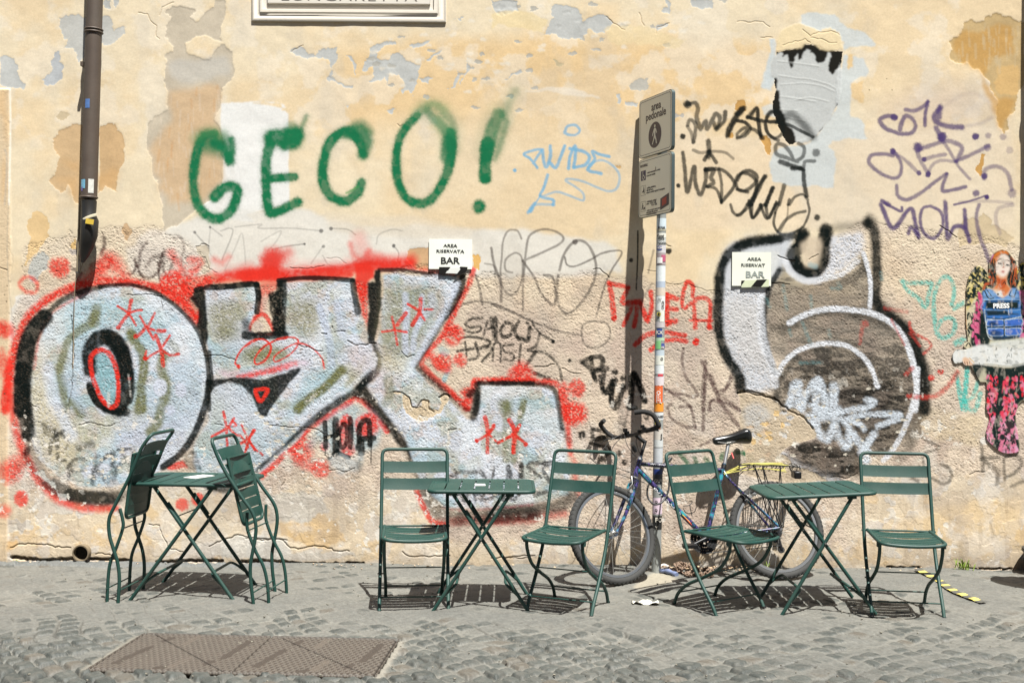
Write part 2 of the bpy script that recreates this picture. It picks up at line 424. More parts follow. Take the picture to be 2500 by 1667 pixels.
# ------------------------------------------------------------------ wall
def paint_wall():
    W = Canvas(CX0, CX1, CY0, CY1, STEP, 11)
    h, w = W.h, W.w
    X, Y = W.xy((slice(0, h), slice(0, w)))
    X = X+0*Y; Y = Y+0*X
    n1 = fbm(h, w, 120, 3, 5); n2 = fbm(h, w, 45, 9, 5); n3 = fbm(h, w, 14, 21, 3)
    wx = (fbm(h, w, 60, 31, 4)-.5)*70; wy = (fbm(h, w, 60, 37, 4)-.5)*70
    cream = lin((248, 232, 200)); och = lin((246, 218, 172)); pale = lin((250, 240, 220))
    t = sst(.40, .62, n1)[..., None]
    W.col[:] = cream*(1-t*.55)+och*t*.55
    band = (sst(60, 140, Y+wy)*(1-sst(250, 360, Y+wy))*sst(760, 900, X+wx)*(1-sst(1880, 2050, X+wx)))[..., None]
    W.col[:] = W.col*(1-band*.75)+lin((244, 210, 156))*band*.75
    b2 = (sst(.5, .6, n2)*(1-sst(300, 420, Y)))[..., None]
    W.col[:] = W.col*(1-b2*.5)+pale*b2*.5
    W.col *= (.94+.12*n3)[..., None]
    full = (slice(0, h), slice(0, w))
    # ---- older paint coats, greyish smooth patches and washed areas
    WH = (252, 253, 250)
    W.poly('Z', '1180,230 1330,215 1470,255 1540,300 1545,560 1200,560 1000,540 1100,400', (243, 220, 182), .55, 10, 6, 0, smooth=True)
    W.poly('Z', '1270,225 1340,213 1420,222 1470,243 1420,236 1340,222', (250, 240, 222), .7, 2, 5, 0)
    W.poly('Z', '1600,330 1990,330 2000,560 1640,560', (246, 226, 196), .6, 14, 8, 0)
    W.poly('Z', '1880,330 2470,300 2475,560 1980,560', (242, 226, 200), .8, 18, 8, 0)
    W.poly('D', '600,880 950,900 1500,640 1700,640 1900,680 2000,800 1900,900 1600,960', (214, 200, 196), .45, 60, 0, 0)
    # white painted rectangle behind the green letters, and the buffed band below
    W.poly('A', '1690,795 1850,785 2140,790 2195,830 B0,790 265,790 275,850 325,870 330,1560 0,1640 A1950,1700 1560,1640 1500,1568 1700,1400 1710,1200 1690,1000', WH, .93, 2, 3, 0)
    W.poly('E', '1250,200 1500,90 1700,20 2195,20 F0,10 500,40 700,120 1000,170 1500,170 2000,200 G300,200 700,260 960,330 1000,510 800,540 400,560 0,560 F1800,560 1000,480 0,560 E1600,520 1300,600 1000,520 950,330 1100,220', (242, 240, 232), .85, 8, 8, 0)
    W.poly('E', '120,700 300,680 380,800 160,900 150,1100 90,1100 80,860', WH, .85, 3, 8, 0)
    W.poly('F', '600,60 1300,80 1800,200 1700,250 900,230 650,180', (238, 226, 204), .6, 12, 6, 0)
    # ---- rough render below
    rp = pts('Z', '60,600 120,575 170,560 235,560 260,553 330,560 420,575 470,600 500,620 540,690 650,700 760,690 800,690 900,690 960,660 1120,650 1200,662 1300,668 1440,660 1560,668 1640,690 1740,716 1830,712 1990,700 2030,600 2090,545 2200,548 2270,562 2330,580 2480,600 2600,600 2600,1460 -100,1460 -100,1180 20,1180 35,1000 30,800')
    p = jag(rp, 16, 5, 5); m_w, m_a = W.pmask(p, 3)
    W.rough[m_w] = np.maximum(W.rough[m_w], m_a)
    R = W.rough.copy()
    beige = lin((236, 218, 196)); be2 = lin((214, 194, 178))
    t = sst(.35, .65, n2)[..., None]
    mix = beige*(1-t)+be2*t
    a = (blur(R, 5)*(.5+.42*sst(640, 860, Y+wy)))[..., None]
    keep = np.zeros((h, w))
    W.col[:] = W.col*(1-a)+mix*a
    W.hgt[:] += -.0008*R
    # lower dado: flaking coats, smoother, cream / grey-white / ochre
    low = sst(1150, 1250, Y+wy*1.3)*np.where(X < 1050, 1, sst(1300, 1360, Y+wy))
    low = np.maximum(low, sst(2040, 2140, X+wx)*sst(1130, 1200, Y+wy))*(X > -40)
    a = low[..., None]
    pal = lin((240, 232, 216)); gy = lin((214, 208, 198)); oc = lin((240, 210, 162))
    q = fbm(h, w, 38, 77, 4); q2 = fbm(h, w, 30, 83, 4)
    dd = pal*(1-sst(.52, .6, q)[..., None])+gy*sst(.52, .6, q)[..., None]
    oz = sst(.59, .67, q2)[..., None]; dd = dd*(1-oz)+oc*oz
    W.col[:] = W.col*(1-a*.72)+dd*a*.72
    W.rough[:] = W.rough*(1-.72*low)
    ledge = np.zeros((h, w))
    for k, (th, am) in enumerate(((.50, .005), (.56, .004), (.46, .003))):
        f_ = fbm(h, w, 34, 101+k*7, 4); e_ = sst(th-.006, th+.006, f_); ledge -= am*.22*e_
        tn = lin(((246, 238, 222), (222, 206, 188), (240, 214, 170))[k]); ea = (e_*low*.5)[..., None]; W.col[:] = W.col*(1-ea)+tn*ea
    W.hgt[:] += ledge*low
    # white-grey plaster flakes
    W.poly('J', '250,960 420,930 600,960 640,1080 560,1120 520,1180 470,1200 400,1190 250,1150 150,1180 130,1000', (214, 208, 196), .85, 4, 14, 0)
    W.poly('J', '0,1300 150,1300 260,1300 330,1400 500,1370 640,1400 830,1400 850,1440 700,1450 0,1440', (228, 222, 210), .9, 3, 8, 0)
    W.poly('I', '1600,1340 1800,1270 2195,1310 2195,1440 1600,1420', (226, 222, 212), .85, 3, 10, 0)
    W.poly('J', '480,1180 560,1100 700,1180 760,1330 640,1370 450,1340 250,1280 240,1180', (232, 196, 140), .75, 5, 10, 0)
    W.poly('J', '880,1310 1040,1300 1040,1470 880,1470', (238, 205, 150), .7, 6, 10, 0)
    W.poly('L', '1230,1150 1500,1070 1800,1010 2195,1000 2195,1400 1800,1440 1500,1380 1250,1330', (238, 208, 158), .6, 16, 14, .3)
    W.poly('L', '1400,280 1700,350 1900,400 1850,600 1500,560 1380,450', (232, 214, 176), .6, 12, 10, .3)
    W.poly('I', '20,1320 120,1310 130,1350 60,1400 20,1390', (236, 196, 140), .9, 3, 6, 0)
    sz = (h, w)
    st_ = sst(.52, .70, fbm(*sz, 70, 451, 5))*sst(560, 760, Y); W.over(full, st_*.35, (184, 172, 160)); wh = sst(.55, .68, fbm(*sz, 44, 461, 5))*sst(900, 1180, Y); W.over(full, wh*.45, (246, 240, 230))
    gy_ = sst(.58, .74, fbm(*sz, 90, 471, 5, .5)); W.over(full, gy_*.25, (214, 206, 190))
    # ---- chipped plaster of the upper wall (grey under-coat)
    GR = (208, 210, 206); TN = (222, 190, 146)
    def g(fr, t, c=GR, dh=-.0035, **k): W.chip(fr, t, c, dh, **k)
    g('A', '450,140 520,125 600,110 665,130 800,120 860,170 870,250 940,200 970,205 960,260 900,310 790,350 790,330 660,330 650,430 600,480 590,400 560,370 480,370 520,300 470,260 450,210', op=.9)
    g('A', '0,440 60,430 110,450 140,500 150,610 200,650 180,690 100,670 0,640'); g('A', '420,400 455,395 450,470 485,500 480,590 430,640 350,655 320,605 380,570 400,520 385,470', (200, 204, 206))
    g('A', '800,0 850,10 850,65 800,60'); g('A', '870,0 905,0 885,65')
    g('A', '1260,100 1330,50 1440,60 1500,80 1450,130 1500,170 1560,110 1640,60 1650,0 1720,0 1725,100 1690,200 1680,290 1700,320 1620,290 1500,280 1420,330 1440,420 1520,440 1600,460 1650,380 1720,340 1780,400 1790,520 1770,620 1700,670 1690,760 1670,850 1640,920 1690,1000 1710,1120 1700,1400 1650,1500 1560,1568 E1480,60 1350,170 1260,200 1240,100 1250,0 A1210,1440 1210,1380 1170,1330 1165,1210 1125,1150 1130,950 1180,890 1290,840 1280,770 1290,700 1250,620 1260,540 1280,460 1265,420 1330,400 1300,330 1260,280 1270,200 1320,130', (214, 202, 180), -.005, jg=4)
    W.poly('A', '1290,700 1600,640 1690,700 1670,850 1640,920 1700,1120 1700,1400 1560,1568 1300,1568 1210,1440 1170,1300 1130,1150 1300,950', (230, 190, 140), .62, 14, 12, 0)
    W.poly('A', '1290,470 1700,430 1770,500 1760,600 1600,630 1350,620', (214, 212, 204), .6, 12, 10, 0)
    for i in range(60):
        r = random.Random(i); x = r.uniform(1200, 1680); y = r.uniform(650, 1500)
        W.line('A', '%f,%f %f,%f' % (x, y, x+r.uniform(-14, 14), y+r.uniform(40, 130)), r.uniform(5, 22), (238, 222, 200) if i % 3 else (222, 170, 112), .3, 6)
    g('A', '550,950 630,955 620,1568 560,1520 520,1410 470,1480 420,1440 375,1380 420,1340 450,1220 410,1130 405,1060 450,1000', (226, 194, 150), -.005)
    g('A', '760,990 830,945 880,945 915,1010 955,1110 955,1200 915,1290 890,1390 900,1470 800,1420 750,1480', (224, 190, 144), -.005)
    W.poly('A', '440,1220 600,1230 620,1568 560,1500 520,1400 420,1380 750,1330 910,1300 890,1440 750,1440', (230, 184, 124), .5, 14, 10, 0)
    g('A', '430,890 470,850 540,880 510,910 440,910', (224, 206, 172), -.002)
    # grey flakes above the green letters
    g('B', '340,400 385,370 430,360 480,420 540,430 580,375 640,370 700,365 705,440 660,520 655,590 640,630 620,600 660,530 640,460 560,450 500,440 440,445 380,430')
    g('B', '620,590 680,600 740,640 820,655 820,675 750,670 700,640')
    g('B', '760,430 810,430 850,500 845,580 830,560 820,480')
    g('B', '950,370 1060,320 1150,320 1150,345 1070,350 1000,400 1010,450 1100,460 1120,410 1180,410 1240,470 1340,490 1320,600 1290,680 1280,740 1240,690 1200,720 1215,650 1170,570 1100,560 1080,660 1065,590 1000,620 920,620 990,590 980,500 900,550 910,470 940,450')
    g('B', '1250,350 1410,310 1400,330 1280,370'); g('B', '1380,460 1500,380 1490,400 1400,470'); g('B', '1320,600 1440,600 1400,645')
    g('B', '1590,640 1620,540 1640,560 1610,640 1580,680 1540,680'); g('B', '1700,440 1720,520 1660,600 1640,660 1690,540'); g('B', '1590,150 1670,130 1650,165'); g('B', '1920,80 2000,60 2090,90 2080,20 1960,0 1930,40')
    g('B', '1080,850 1150,830 1120,880'); g('B', '760,810 790,810 780,835'); g('B', '2030,560 2110,530 2120,555 2020,600 1980,610')
    for i in range(90):
        r = random.Random(i+500); x = 600+r.gauss(500, 130); y = r.gauss(150, 55)
        if i > 55: x = 1200+r.gauss(330, 190); y = r.gauss(60, 40)
        sgs = ' '.join('%f,%f' % (x+r.uniform(4, 15)*math.cos(k*1.05), y+r.uniform(2, 8)*math.sin(k*1.05)) for k in range(6))
        if i % 2: W.chip('Z', sgs, (198, 196, 186), -.0025, 3, .9)
        else: W.poly('Z', sgs, (248, 240, 222), .7, 1, 4, 0)
    g('C', '460,50 540,40 640,60 690,110 700,170 800,120 880,120 930,180 900,230 820,255 750,220 690,300 620,290 540,300 480,260 400,265 440,200 480,140')
    g('C', '0,0 100,0 200,10 200,60 100,120 40,110'); g('C', '1330,0 1370,20 1370,110 1330,100 1300,90 1350,60'); g('C', '1520,0 1690,0 1690,70 1600,70 1530,40')
    g('C', '1260,200 1350,180 1350,200 1270,240'); g('C', '1060,650 1130,600 1200,600 1210,660 1140,700 1060,680', (206, 202, 190), -.002); g('C', '1020,780 1120,790 1110,820 1030,805')
    g('C', '950,720 985,720 980,800 960,790'); g('C', '470,460 500,460 560,490 500,510', (212, 196, 160), -.002)
    g('C', '1385,870 1470,870 1470,900 1385,910', (205, 200, 190), -.002); g('C', '1380,830 1400,850 1385,880', (220, 180, 120)); g('C', '945,1265 985,1262 995,1290 960,1290', (222, 184, 130))
    W.poly('C', '0,110 300,100 430,150 400,260 250,220 60,180 0,230', (250, 228, 176), .7, 3, 6, 0)
    W.poly('C', '860,230 1060,190 1260,240 1500,300 1400,380 1160,350 1100,330 900,320', (246, 226, 180), .6, 4, 10, 0)
    for t in ('C1880,770 1940,770 1950,850 1900,880 1860,840', 'C1810,1000 1850,1020 1840,1060 1800,1040', 'C2060,1040 2130,1060 2140,1150 2110,1190 2090,1110', 'D180,1040 230,1040 260,1100 240,1170 250,1190 215,1160 190,1090', 'D1875,1175 1900,1180 1890,1260 1870,1300 1860,1350 1820,1300 1850,1260'):
        g('C', t, (218, 170, 100), -.0035, jg=3)
    # ochre scar top right
    g('D', '1730,180 1790,150 1860,170 1900,130 1960,108 2060,130 2150,170 2195,175 2195,640 2140,760 2130,850 2070,900 2080,990 2040,1035 2000,960 1990,900 2000,770 1950,700 1930,620 1860,540 1790,510 1770,480 1690,485 1625,440 1650,380 1620,325 1680,290 1720,230', (214, 186, 136), -.006, jg=5)
    W.poly('D', '1750,230 2000,180 2120,300 2100,420 1950,440 1900,640 1940,700 2000,760 2130,740 2070,900 2050,1020 1990,900 1850,540 1700,460 1650,340', (214, 166, 92), .75, 8, 14, 0)
    W.poly('D', '1990,500 2150,500 2150,720 2010,720 1960,640', (238, 198, 134), .8, 4, 8, 0)
    for i in range(40):
        r = random.Random(i+900); x = r.uniform(1680, 2150); y = r.uniform(180, 480)
        W.line('D', '%f,%f %f,%f' % (x, y, x+r.uniform(-8, 8), y+r.uniform(40, 110)), r.uniform(6, 22), (224, 206, 170), .3, 6)
    # blue-grey washes round the torn sheet
    BG = (218, 227, 228)
    for t in ('490,115 720,112 800,180 920,230 1060,340 1060,360 860,360 820,400 820,330 780,250 600,240 500,240', '880,430 960,440 990,500 990,590 870,640 880,700 870,900 980,960 1000,1060 720,1080 700,1130 760,1220 740,1430 600,1420 520,1430 270,1390 260,1220 330,1130 560,1090 700,900 760,800 820,420',
              '250,310 285,300 280,400 260,560 300,600 240,680 190,670 200,560 250,450'):
        W.poly('D', t, BG, .85, 2, 6, 0)
    W.poly('C', '2120,300 2170,300 2150,560 2140,700 2070,680 2080,600 2110,500 2140,380', BG, .8, 2, 6, 0)
    W.poly('C', '2070,820 2150,800 2195,830 2195,900 2080,880', BG, .7, 3, 4, 0)
    W.poly('D', '850,420 885,420 885,500 850,540', (246, 212, 154), .9, 1, 4, 0)
    W.poly('D', '870,640 970,620 970,780 880,750', (246, 210, 150), .7, 3, 6, 0)
    # torn grey sheet: black glue left behind, curled plaster lip over it
    W.chip('D', '285,600 300,400 340,395 470,370 520,340 600,345 700,385 810,395 800,480 770,640 770,800 640,1000 450,1090 400,1110 330,1000 280,880 270,780 300,690', (34, 33, 28), -.0025, jg=4)
    W.poly('D', '285,430 330,400 350,410 345,440 390,420 400,490 410,530 430,490 440,440 465,410 470,460 500,450 510,400 545,380 560,410 590,425 600,470 620,490 660,480 690,420 700,400 720,430 700,480 700,550 730,575 790,480 800,540 765,640 765,800 700,930 610,1040 540,1090 450,1090 420,990 370,920 345,860 330,790 325,700 300,690 305,600 260,590 260,500', (212, 215, 212), 1, 1, 3, 0, dh=.0009)
    for i, t in enumerate(('310,470 480,490 620,510', '320,580 450,600 560,610 700,650 750,680', '330,650 500,640 640,660 740,700', '330,740 480,760 600,780', '440,770 560,750 700,780', '330,840 460,850', '380,900 520,930')):
        W.line('D', t, 9, None, soft=8, dh=.0010); W.line('D', t, 14, (212, 215, 210), .35, 8)
    W.poly('D', '765,540 795,520 790,700 770,800 755,790', (222, 226, 224), .9, 1, 2, 0, dh=.002)
    W.poly('D', '300,320 350,230 480,180 640,240 720,220 780,260 810,380 740,390 640,385 590,350 530,340 470,375 390,385 300,400', (250, 230, 186), .9, 2, 4, 0, dh=.0012)
    for t in ('D500,230 560,280 620,250 720,240 780,270', 'D350,350 420,330 520,300 560,330', 'D560,290 640,300 700,330 760,330', 'D180,290 270,290', 'C1130,100 1150,170 1170,200', 'C880,130 930,180 1020,230', 'C1260,260 1270,210 1360,180', 'A1060,100 1130,110 1150,160 1200,200 1195,280 1220,300', 'A1220,120 1240,60 1330,20', 'B440,350 350,400', 'C1880,170 2080,170 2130,210'):
        W.crack('A', t, 1.6, -.004, (196, 168, 124), 0)
    # ---- left stone jamb
    W.poly('Z', '-80,218 24,218 27,600 20,1000 16,1400 -80,1400', (232, 208, 172), .9, 1, 2, 0, dh=.010, rough=.35)
    W.poly('A', '0,690 60,690 70,900 60,1300 40,1568 20,1568 40,1200 30,900 0,880', (240, 202, 150), .6, 8, 6, 0)
    W.line('A', '78,690 82,1000 76,1300 72,1568', 14, (252, 246, 230), .8)
    W.line('A', '45,1150 60,1250 40,1568', 16, (206, 196, 180), .6, 8)
    W.line('E', '70,0 60,300 70,600 90,840', 8, (190, 180, 160), .6, 4)
    W.crack('E', '0,480 60,500', 2); W.crack('E', '70,290 95,420 80,600', 1.5, -.003, (206, 190, 160), 0)
    # chips of the left middle zone
    g('E', '245,60 330,70 380,160 370,250 300,330 220,420 180,470 210,380 240,250 210,130', (240, 208, 156), -.002)
    g('E', '225,470 250,410 290,370 320,350 350,380 375,420 370,480 300,540 270,600 220,560 215,500', (204, 204, 196), -.004)
    g('E', '520,350 545,320 560,340 590,340 590,380 540,370', (200, 190, 180), -.004); g('E', '930,190 960,140 1010,190 1015,215 980,280 960,270 935,220', (224, 190, 150), -.003)
    g('E', '540,330 580,250 580,340', (244, 206, 140), -.002)
    g('E', '1500,320 1580,300 1600,400 1600,540 1570,620 1530,500 1540,430', (222, 210, 188), -.003)
    g('F', '1240,350 1270,335 1400,330 1400,500 1300,500 1230,410', (226, 186, 142), -.004, jg=2); g('F', '1740,380 1780,380 1800,410 1790,500 1740,470', (244, 196, 120), -.003)
    g('H', '1730,110 1790,100 1850,120 1880,60 1950,120 1950,160 2010,180 2090,240 2120,260 2060,330 1990,300 1800,310 1700,330 1690,200', (224, 204, 168), -.003)
    W.crack('G', '1190,500 1300,520 1340,600 1420,610 1480,590 1560,630 1650,660 1730,660', 1.6, -.004, (170, 150, 120)); W.crack('G', '1310,290 1370,320', 2.5, -.005, (200, 180, 140))
    W.crack('E', '1500,320 1570,300 1600,320', 1.6); W.crack('E', '1570,400 1600,490 1660,520', 1.8, -.004, (90, 70, 60)); W.crack('E', '1480,500 1520,480 1540,450', 1.8, -.004, (100, 70, 60)); W.crack('F', '340,480 480,490 600,465', 1.4); W.crack('F', '620,410 700,405 770,450', 1.4, -.003, (120, 110, 100), 0)
    W.crack('F', '240,570 300,560 330,520', 2, -.004, (90, 40, 30), 0)
    return W

def graffiti(W):
    L = W.line; P = W.poly; D = W.dot
    GN = (28, 124, 80)
    # --- green word
    def gn(fr, t, wd, op=.98, soft=None, halo=.35): L(fr, t, wd*1.2, GN, min(1, op*1.12), soft if soft is not None else wd*.28, .1, halo=halo)
    gn('A', '1640,1030 1570,1040 1520,1120 1490,1250 1480,1400 1500,1540 E1550,50 1640,110 1720,90 1790,10 A1820,1460 1800,1430 1720,1430 1640,1510', 66)
    gn('A', '1600,1090 1690,1110', 150, .8, 60); gn('A', '1640,1100 1700,1120 1760,1230', 70, .9, 22); gn('A', '1755,1240 1775,1150 1770,1070', 46, .85, 20)
    L('A', '1490,1060 1600,1010 1700,1030', 80, (90, 150, 90), .4, 40, 0)
    gn('B', '190,1100 160,1200 155,1400 165,1568 F185,60 260,50 340,10 400,-20', 66); gn('B', '200,1060 300,1050 380,1040', 120, .95, 28); gn('B', '300,1110 370,1095', 90, .9, 24)
    gn('B', '410,1020 440,950 465,890', 30, .6, 20, .8); gn('B', '200,1370 300,1360 370,1355', 58); gn('B', '330,1040 350,980', 80, .5, 30)
    gn('B', '900,1180 870,1090 800,1010 720,1020 640,1100 600,1230 590,1380 630,1480 700,1530 780,1540 860,1470 885,1400', 66); gn('B', '780,1020 880,1000 930,1080 900,1180', 80, .8, 30); gn('B', '830,960 900,950 950,1010', 60, .5, 30); L('B', '770,1480 860,1430', 16, (60, 160, 80), .7, 8, 0)
    gn('B', '1310,890 1230,970 1170,1090 1150,1250 1170,1400 1230,1520 1320,1560 1400,1540 1480,1450 1550,1300 1580,1150 1570,1020', 62)
    gn('B', '1570,1130 1530,1010 1440,900 1390,850', 64, .62, 30, .8); gn('B', '1580,1120 1590,960 1520,860 1430,800 1340,850', 60, .5, 30, .9); L('B', '1480,930 1560,1040', 100, (80, 150, 100), .45, 50, 0); gn('B', '1545,1200 1555,1080', 90, .8, 26); L('B', '1300,860 1400,790 1520,830', 60, (120, 170, 110), .3, 40, 0)
    gn('B', '1830,1360 1835,1250 1850,1100', 84, .97, 16, .2); gn('B', '1850,1150 1880,1000 1940,880', 90, .75, 30, .7); gn('B', '1900,1100 1960,950 2010,800 2060,700', 60, .35, 40, 1.); gn('B', '1910,1220 1960,1080 2000,930', 40, .5, 24, .8); D('B', '1830,1370', 30, GN)
    gn('F', '1788,10 1785,20', 78, .97, 18, .2)
    # --- light blue tag
    LB = (128, 190, 226)
    def lb(t, wd=24, op=.85): L('C', t, wd, LB, op, wd*.25, .1)
    lb('560,1020 580,970 640,960 675,1000 640,1035 580,1030 560,1010', 20, .75); lb('350,1285 300,1220 250,1180 330,1150 380,1150 350,1200 320,1250', 22); lb('390,1150 400,1240 420,1280 450,1200 450,1120', 26); lb('450,1250 490,1285 530,1200 560,1120', 26); lb('590,1290 600,1200 640,1120 640,1200 630,1280', 26); lb('600,1140 700,1160 750,1200 720,1260 630,1285', 26)
    lb('900,1200 820,1180 770,1160 790,1220 740,1300 840,1330', 24); lb('730,1300 790,1240 860,1230 940,1280 980,1350 960,1440 900,1465 820,1440 700,1390 600,1370 570,1385 640,1430 700,1480 700,1535 600,1500 500,1470 400,1500 370,1500', 18, .6); lb('430,1340 400,1440 375,1505 470,1530 470,1568', 24)
    L('G', '480,0 340,0 290,50', 20, LB, .6, 6, .1); lb('370,1505 330,1568', 14, .7); L('F', '2180,50 2195,30', 26, LB, .8, 6, 0); L('G', '280,60 330,-10', 24, LB, .8, 6, 0); D('C', '178,1305', 14, LB, .9)
    # --- black tags right of the sign
    K = (22, 28, 26)
    def k(fr, t, wd=30, op=.85, c=K, grit=.2, soft=None): L(fr, t, wd, c, op, soft or wd*.25, grit)
    k('C', '1500,800 1560,790 1580,830 1570,900 1590,960 1600,990 1640,930 1650,990 1700,900 1720,870 1750,910 1720,980 1700,940', 34, .8); k('C', '1720,990 1780,930 1790,860', 36, .85); D('C', '1500,800', 30, K, .9)
    k('C', '1500,960 1520,920 1560,950 1560,1020 1545,1090', 30, .75); k('C', '1500,970 1530,1020 1545,1090', 26, .6); k('C', '1810,1040 1820,980 1870,900 1920,840', 44, .95); k('C', '1830,1000 1870,930 1940,940 1960,990 1900,1050 1880,1030 1940,980 2020,1000 2080,1060', 28, .8)
    k('C', '1960,900 2030,830 2040,900 2060,1040', 30, .8); k('C', '1960,900 2100,930 2195,930', 28, .75); k('C', '2195,850 2130,860 2100,930 2110,1010 2160,1060 2195,1075', 28, .8); k('D', '0,930 60,940 100,980 60,1040 0,1060', 26, .8); k('D', '0,870 50,830', 40, .9); k('D', '100,900 150,830 160,930 180,1060', 28, .75); k('D', '80,900 200,930 300,930 330,880 270,860 220,920 230,1010 290,1060 350,1010 340,930', 28, .8)
    k('D', '370,900 420,880 500,950 580,1050', 60, .7, soft=26); k('D', '300,940 400,960 500,1010 580,1050', 24, .9)
    k('D', '460,1240 380,1210 300,1180 300,1110 350,1110 400,1160 440,1230 500,1200 510,1130 470,1100', 30, .75); k('D', '330,1240 420,1270 490,1290', 40, .9); k('D', '420,1290 500,1300 510,1390 530,1500', 36, .9); k('D', '510,1300 520,1240 590,1235', 28, .7)
    D('C', '1465,1047', 22, K, .95); D('C', '1430,1422', 18, K, .95); D('D', '605,1170', 28, K, .7); D('H', '610,100', 24, K, .9)
    k('C', '1660,1080 1665,1150 1660,1200', 40, .85); k('C', '1545,1150 1600,1170 1700,1160 1790,1170 1850,1215', 24, .6); k('C', '1665,1160 1630,1225', 28, .85); k('C', '1665,1160 1720,1245', 28, .85)
    k('C', '1465,1170 1480,1300 1500,1470 1550,1280 1560,1400 1600,1490 1640,1380 1640,1300', 32, .85); k('C', '1640,1300 1700,1300 1680,1360 1700,1400 1650,1430', 32, .85); k('C', '1650,1430 1720,1450 1760,1540', 24, .8); k('C', '1640,1300 1760,1300 1850,1380 1850,1440 1760,1550', 28, .85); k('C', '1740,1300 1760,1400 1760,1550', 24, .8)
    k('C', '1960,1470 1890,1450 1870,1380 1910,1330 1980,1340 2030,1400 2010,1500 1960,1568', 30, .85); k('C', '2100,1350 2040,1430 1990,1568', 30, .8); k('C', '2155,1440 2100,1568', 30, .85)
    k('D', '0,1450 60,1460 130,1410 150,1350 100,1310 40,1320 0,1380', 30, .85); k('D', '210,1350 150,1480 100,1568', 30, .85); k('D', '270,1440 220,1568', 30, .85); k('D', '360,1420 320,1568', 30, .8); k('D', '400,1530 390,1568', 24)
    k('H', '0,80 40,60 110,0', 22, .8); k('H', '110,0 120,100 180,0', 24, .85); k('H', '175,0 230,105 300,-10', 24, .85); k('G', '1830,0 1850,60 1900,80 1960,0', 24, .8); k('G', '1970,-30 2000,100 2090,0 2120,100 2180,-20', 24, .85)
    k('H', '290,60 280,150 320,215 400,225 500,170 550,60 540,-20', 20, .85); k('H', '310,210 360,130 440,70 520,50', 26, .8); k('D', '400,1568 440,1510 500,1490 540,1530', 22, .8); k('H', '320,-20 290,60', 22, .8); k('H', '390,0 380,100 330,210', 14, .5)
    # --- purple tags
    V = (84, 66, 118)
    def v(fr, t, wd=30, op=.8, soft=None): L(fr, t, wd, V, op, soft or wd*.3, .1, halo=.25)
    v('D', '1215,900 1150,890 1090,920 1130,980 1200,1010 1250,1025 1330,1020 1365,970 1340,910 1290,890 1260,940 1245,1000', 32); D('D', '1200,900', 24, V, .9); v('D', '1290,840 1350,850 1420,820 1460,780', 30, .75); v('D', '1460,780 1440,870 1435,960', 30, .85)
    v('D', '1550,830 1510,880 1520,930 1600,965 1720,975', 40, .85); v('D', '1700,970 1850,950 1950,900', 24, .25, 14); v('D', '1550,820 1545,900', 44, .8); v('D', '1560,830 1750,720 1900,760 1950,850', 30, .1, 14)
    v('D', '1400,1140 1500,1110 1600,1080 1700,1110 1720,1150 1680,1230', 34, .7); v('D', '1520,980 1560,1050', 36, .8); D('D', '1565,1050', 36, V, .95); v('D', '1380,1110 1390,1200 1460,1330', 30, .6); D('D', '1385,1130', 36, V, .85); v('D', '1430,1225 1500,1200 1590,1185', 30, .6); D('D', '1430,1222', 18, V, .9)
    v('D', '1560,1060 1620,1150 1690,1270 1780,1370', 26, .6); v('D', '1680,1235 1800,1180 1920,1120', 30, .7); v('D', '1190,1150 1200,1190 1120,1180 1030,1190 1010,1250 1100,1330 1200,1365 1250,1330 1250,1240 1190,1150', 30, .75); D('D', '1190,1160', 22, V, .9); v('D', '1200,1170 1290,1230 1390,1330', 28, .55); D('D', '1390,1325', 18, V, .8)
    v('D', '1460,1340 1490,1270 1560,1230 1680,1240', 26, .5); D('D', '1460,1335', 20, V, .9); v('D', '1220,1420 1230,1500 1300,1530 1400,1480 1520,1390 1600,1330', 28, .75); v('D', '1605,1335 1570,1430 1590,1465 1750,1430', 30, .8); D('D', '1825,1047', 26, V, .95); D('D', '1920,1040', 24, V, .5); D('D', '2035,1050', 24, V, .45); D('D', '1915,1130', 28, V, .6); D('D', '1830,1480', 28, V, .8); D('D', '2085,1150', 24, V, .35)
    v('D', '1890,1370 1900,1300 1990,1275 2070,1330 2100,1450', 32, .6); D('D', '1893,1350', 24, V, .9); D('D', '2105,1480', 34, V, .5); v('D', '1700,1550 1900,1540 2100,1555', 24, .3); v('D', '1660,1568 1780,1540 1900,1500', 18, .8, 4); D('D', '1910,1510', 20, V)
    v('H', '1100,0 1190,180 1300,50 1340,40 1360,130 1390,250', 34, .9); v('D', '1110,1540 1160,1568', 34, .9); v('H', '1130,-10 1250,50 1260,20', 22, .85); v('H', '1310,220 1330,170 1380,230', 28, .85); v('H', '1480,10 1420,30 1400,120 1430,220 1510,255 1570,170 1560,60 1480,10', 26, .85); v('H', '1590,-20 1600,100 1610,260 1660,170 1740,180 1780,280', 34, .9); v('H', '1740,40 1750,170', 34, .9); v('H', '1850,0 1830,100 1860,250 1900,350 1930,440', 30, .7); v('H', '2110,0 2000,30 1980,120 2010,220', 30, .35)
    # --- pale grey loops under the green word
    GL = (90, 88, 86)
    for t, o in (('E1690,200 1760,180 1780,220 1700,420', .4), ('E1490,210 1540,270 1600,330', .45), ('E1610,170 1700,240', .35), ('E1800,170 2000,150 F100,180 350,180 580,200', .35), ('F650,180 780,190 840,230', .4), ('F200,345 300,320 450,300', .5), ('F590,320 500,450', .3), ('F590,390 640,460 760,470 900,400', .35), ('F1130,310 1170,370 1160,440', .45), ('F1000,300 1020,230 1120,190 1200,200', .3), ('E1720,500 1800,330 1850,220 1870,330 1880,460', .25), ('E1610,180 1600,350 1650,420', .25), ('E2000,280 2150,200 2100,300 2000,400', .25)):
        L('E', t, 11, GL, o, 5, .2)
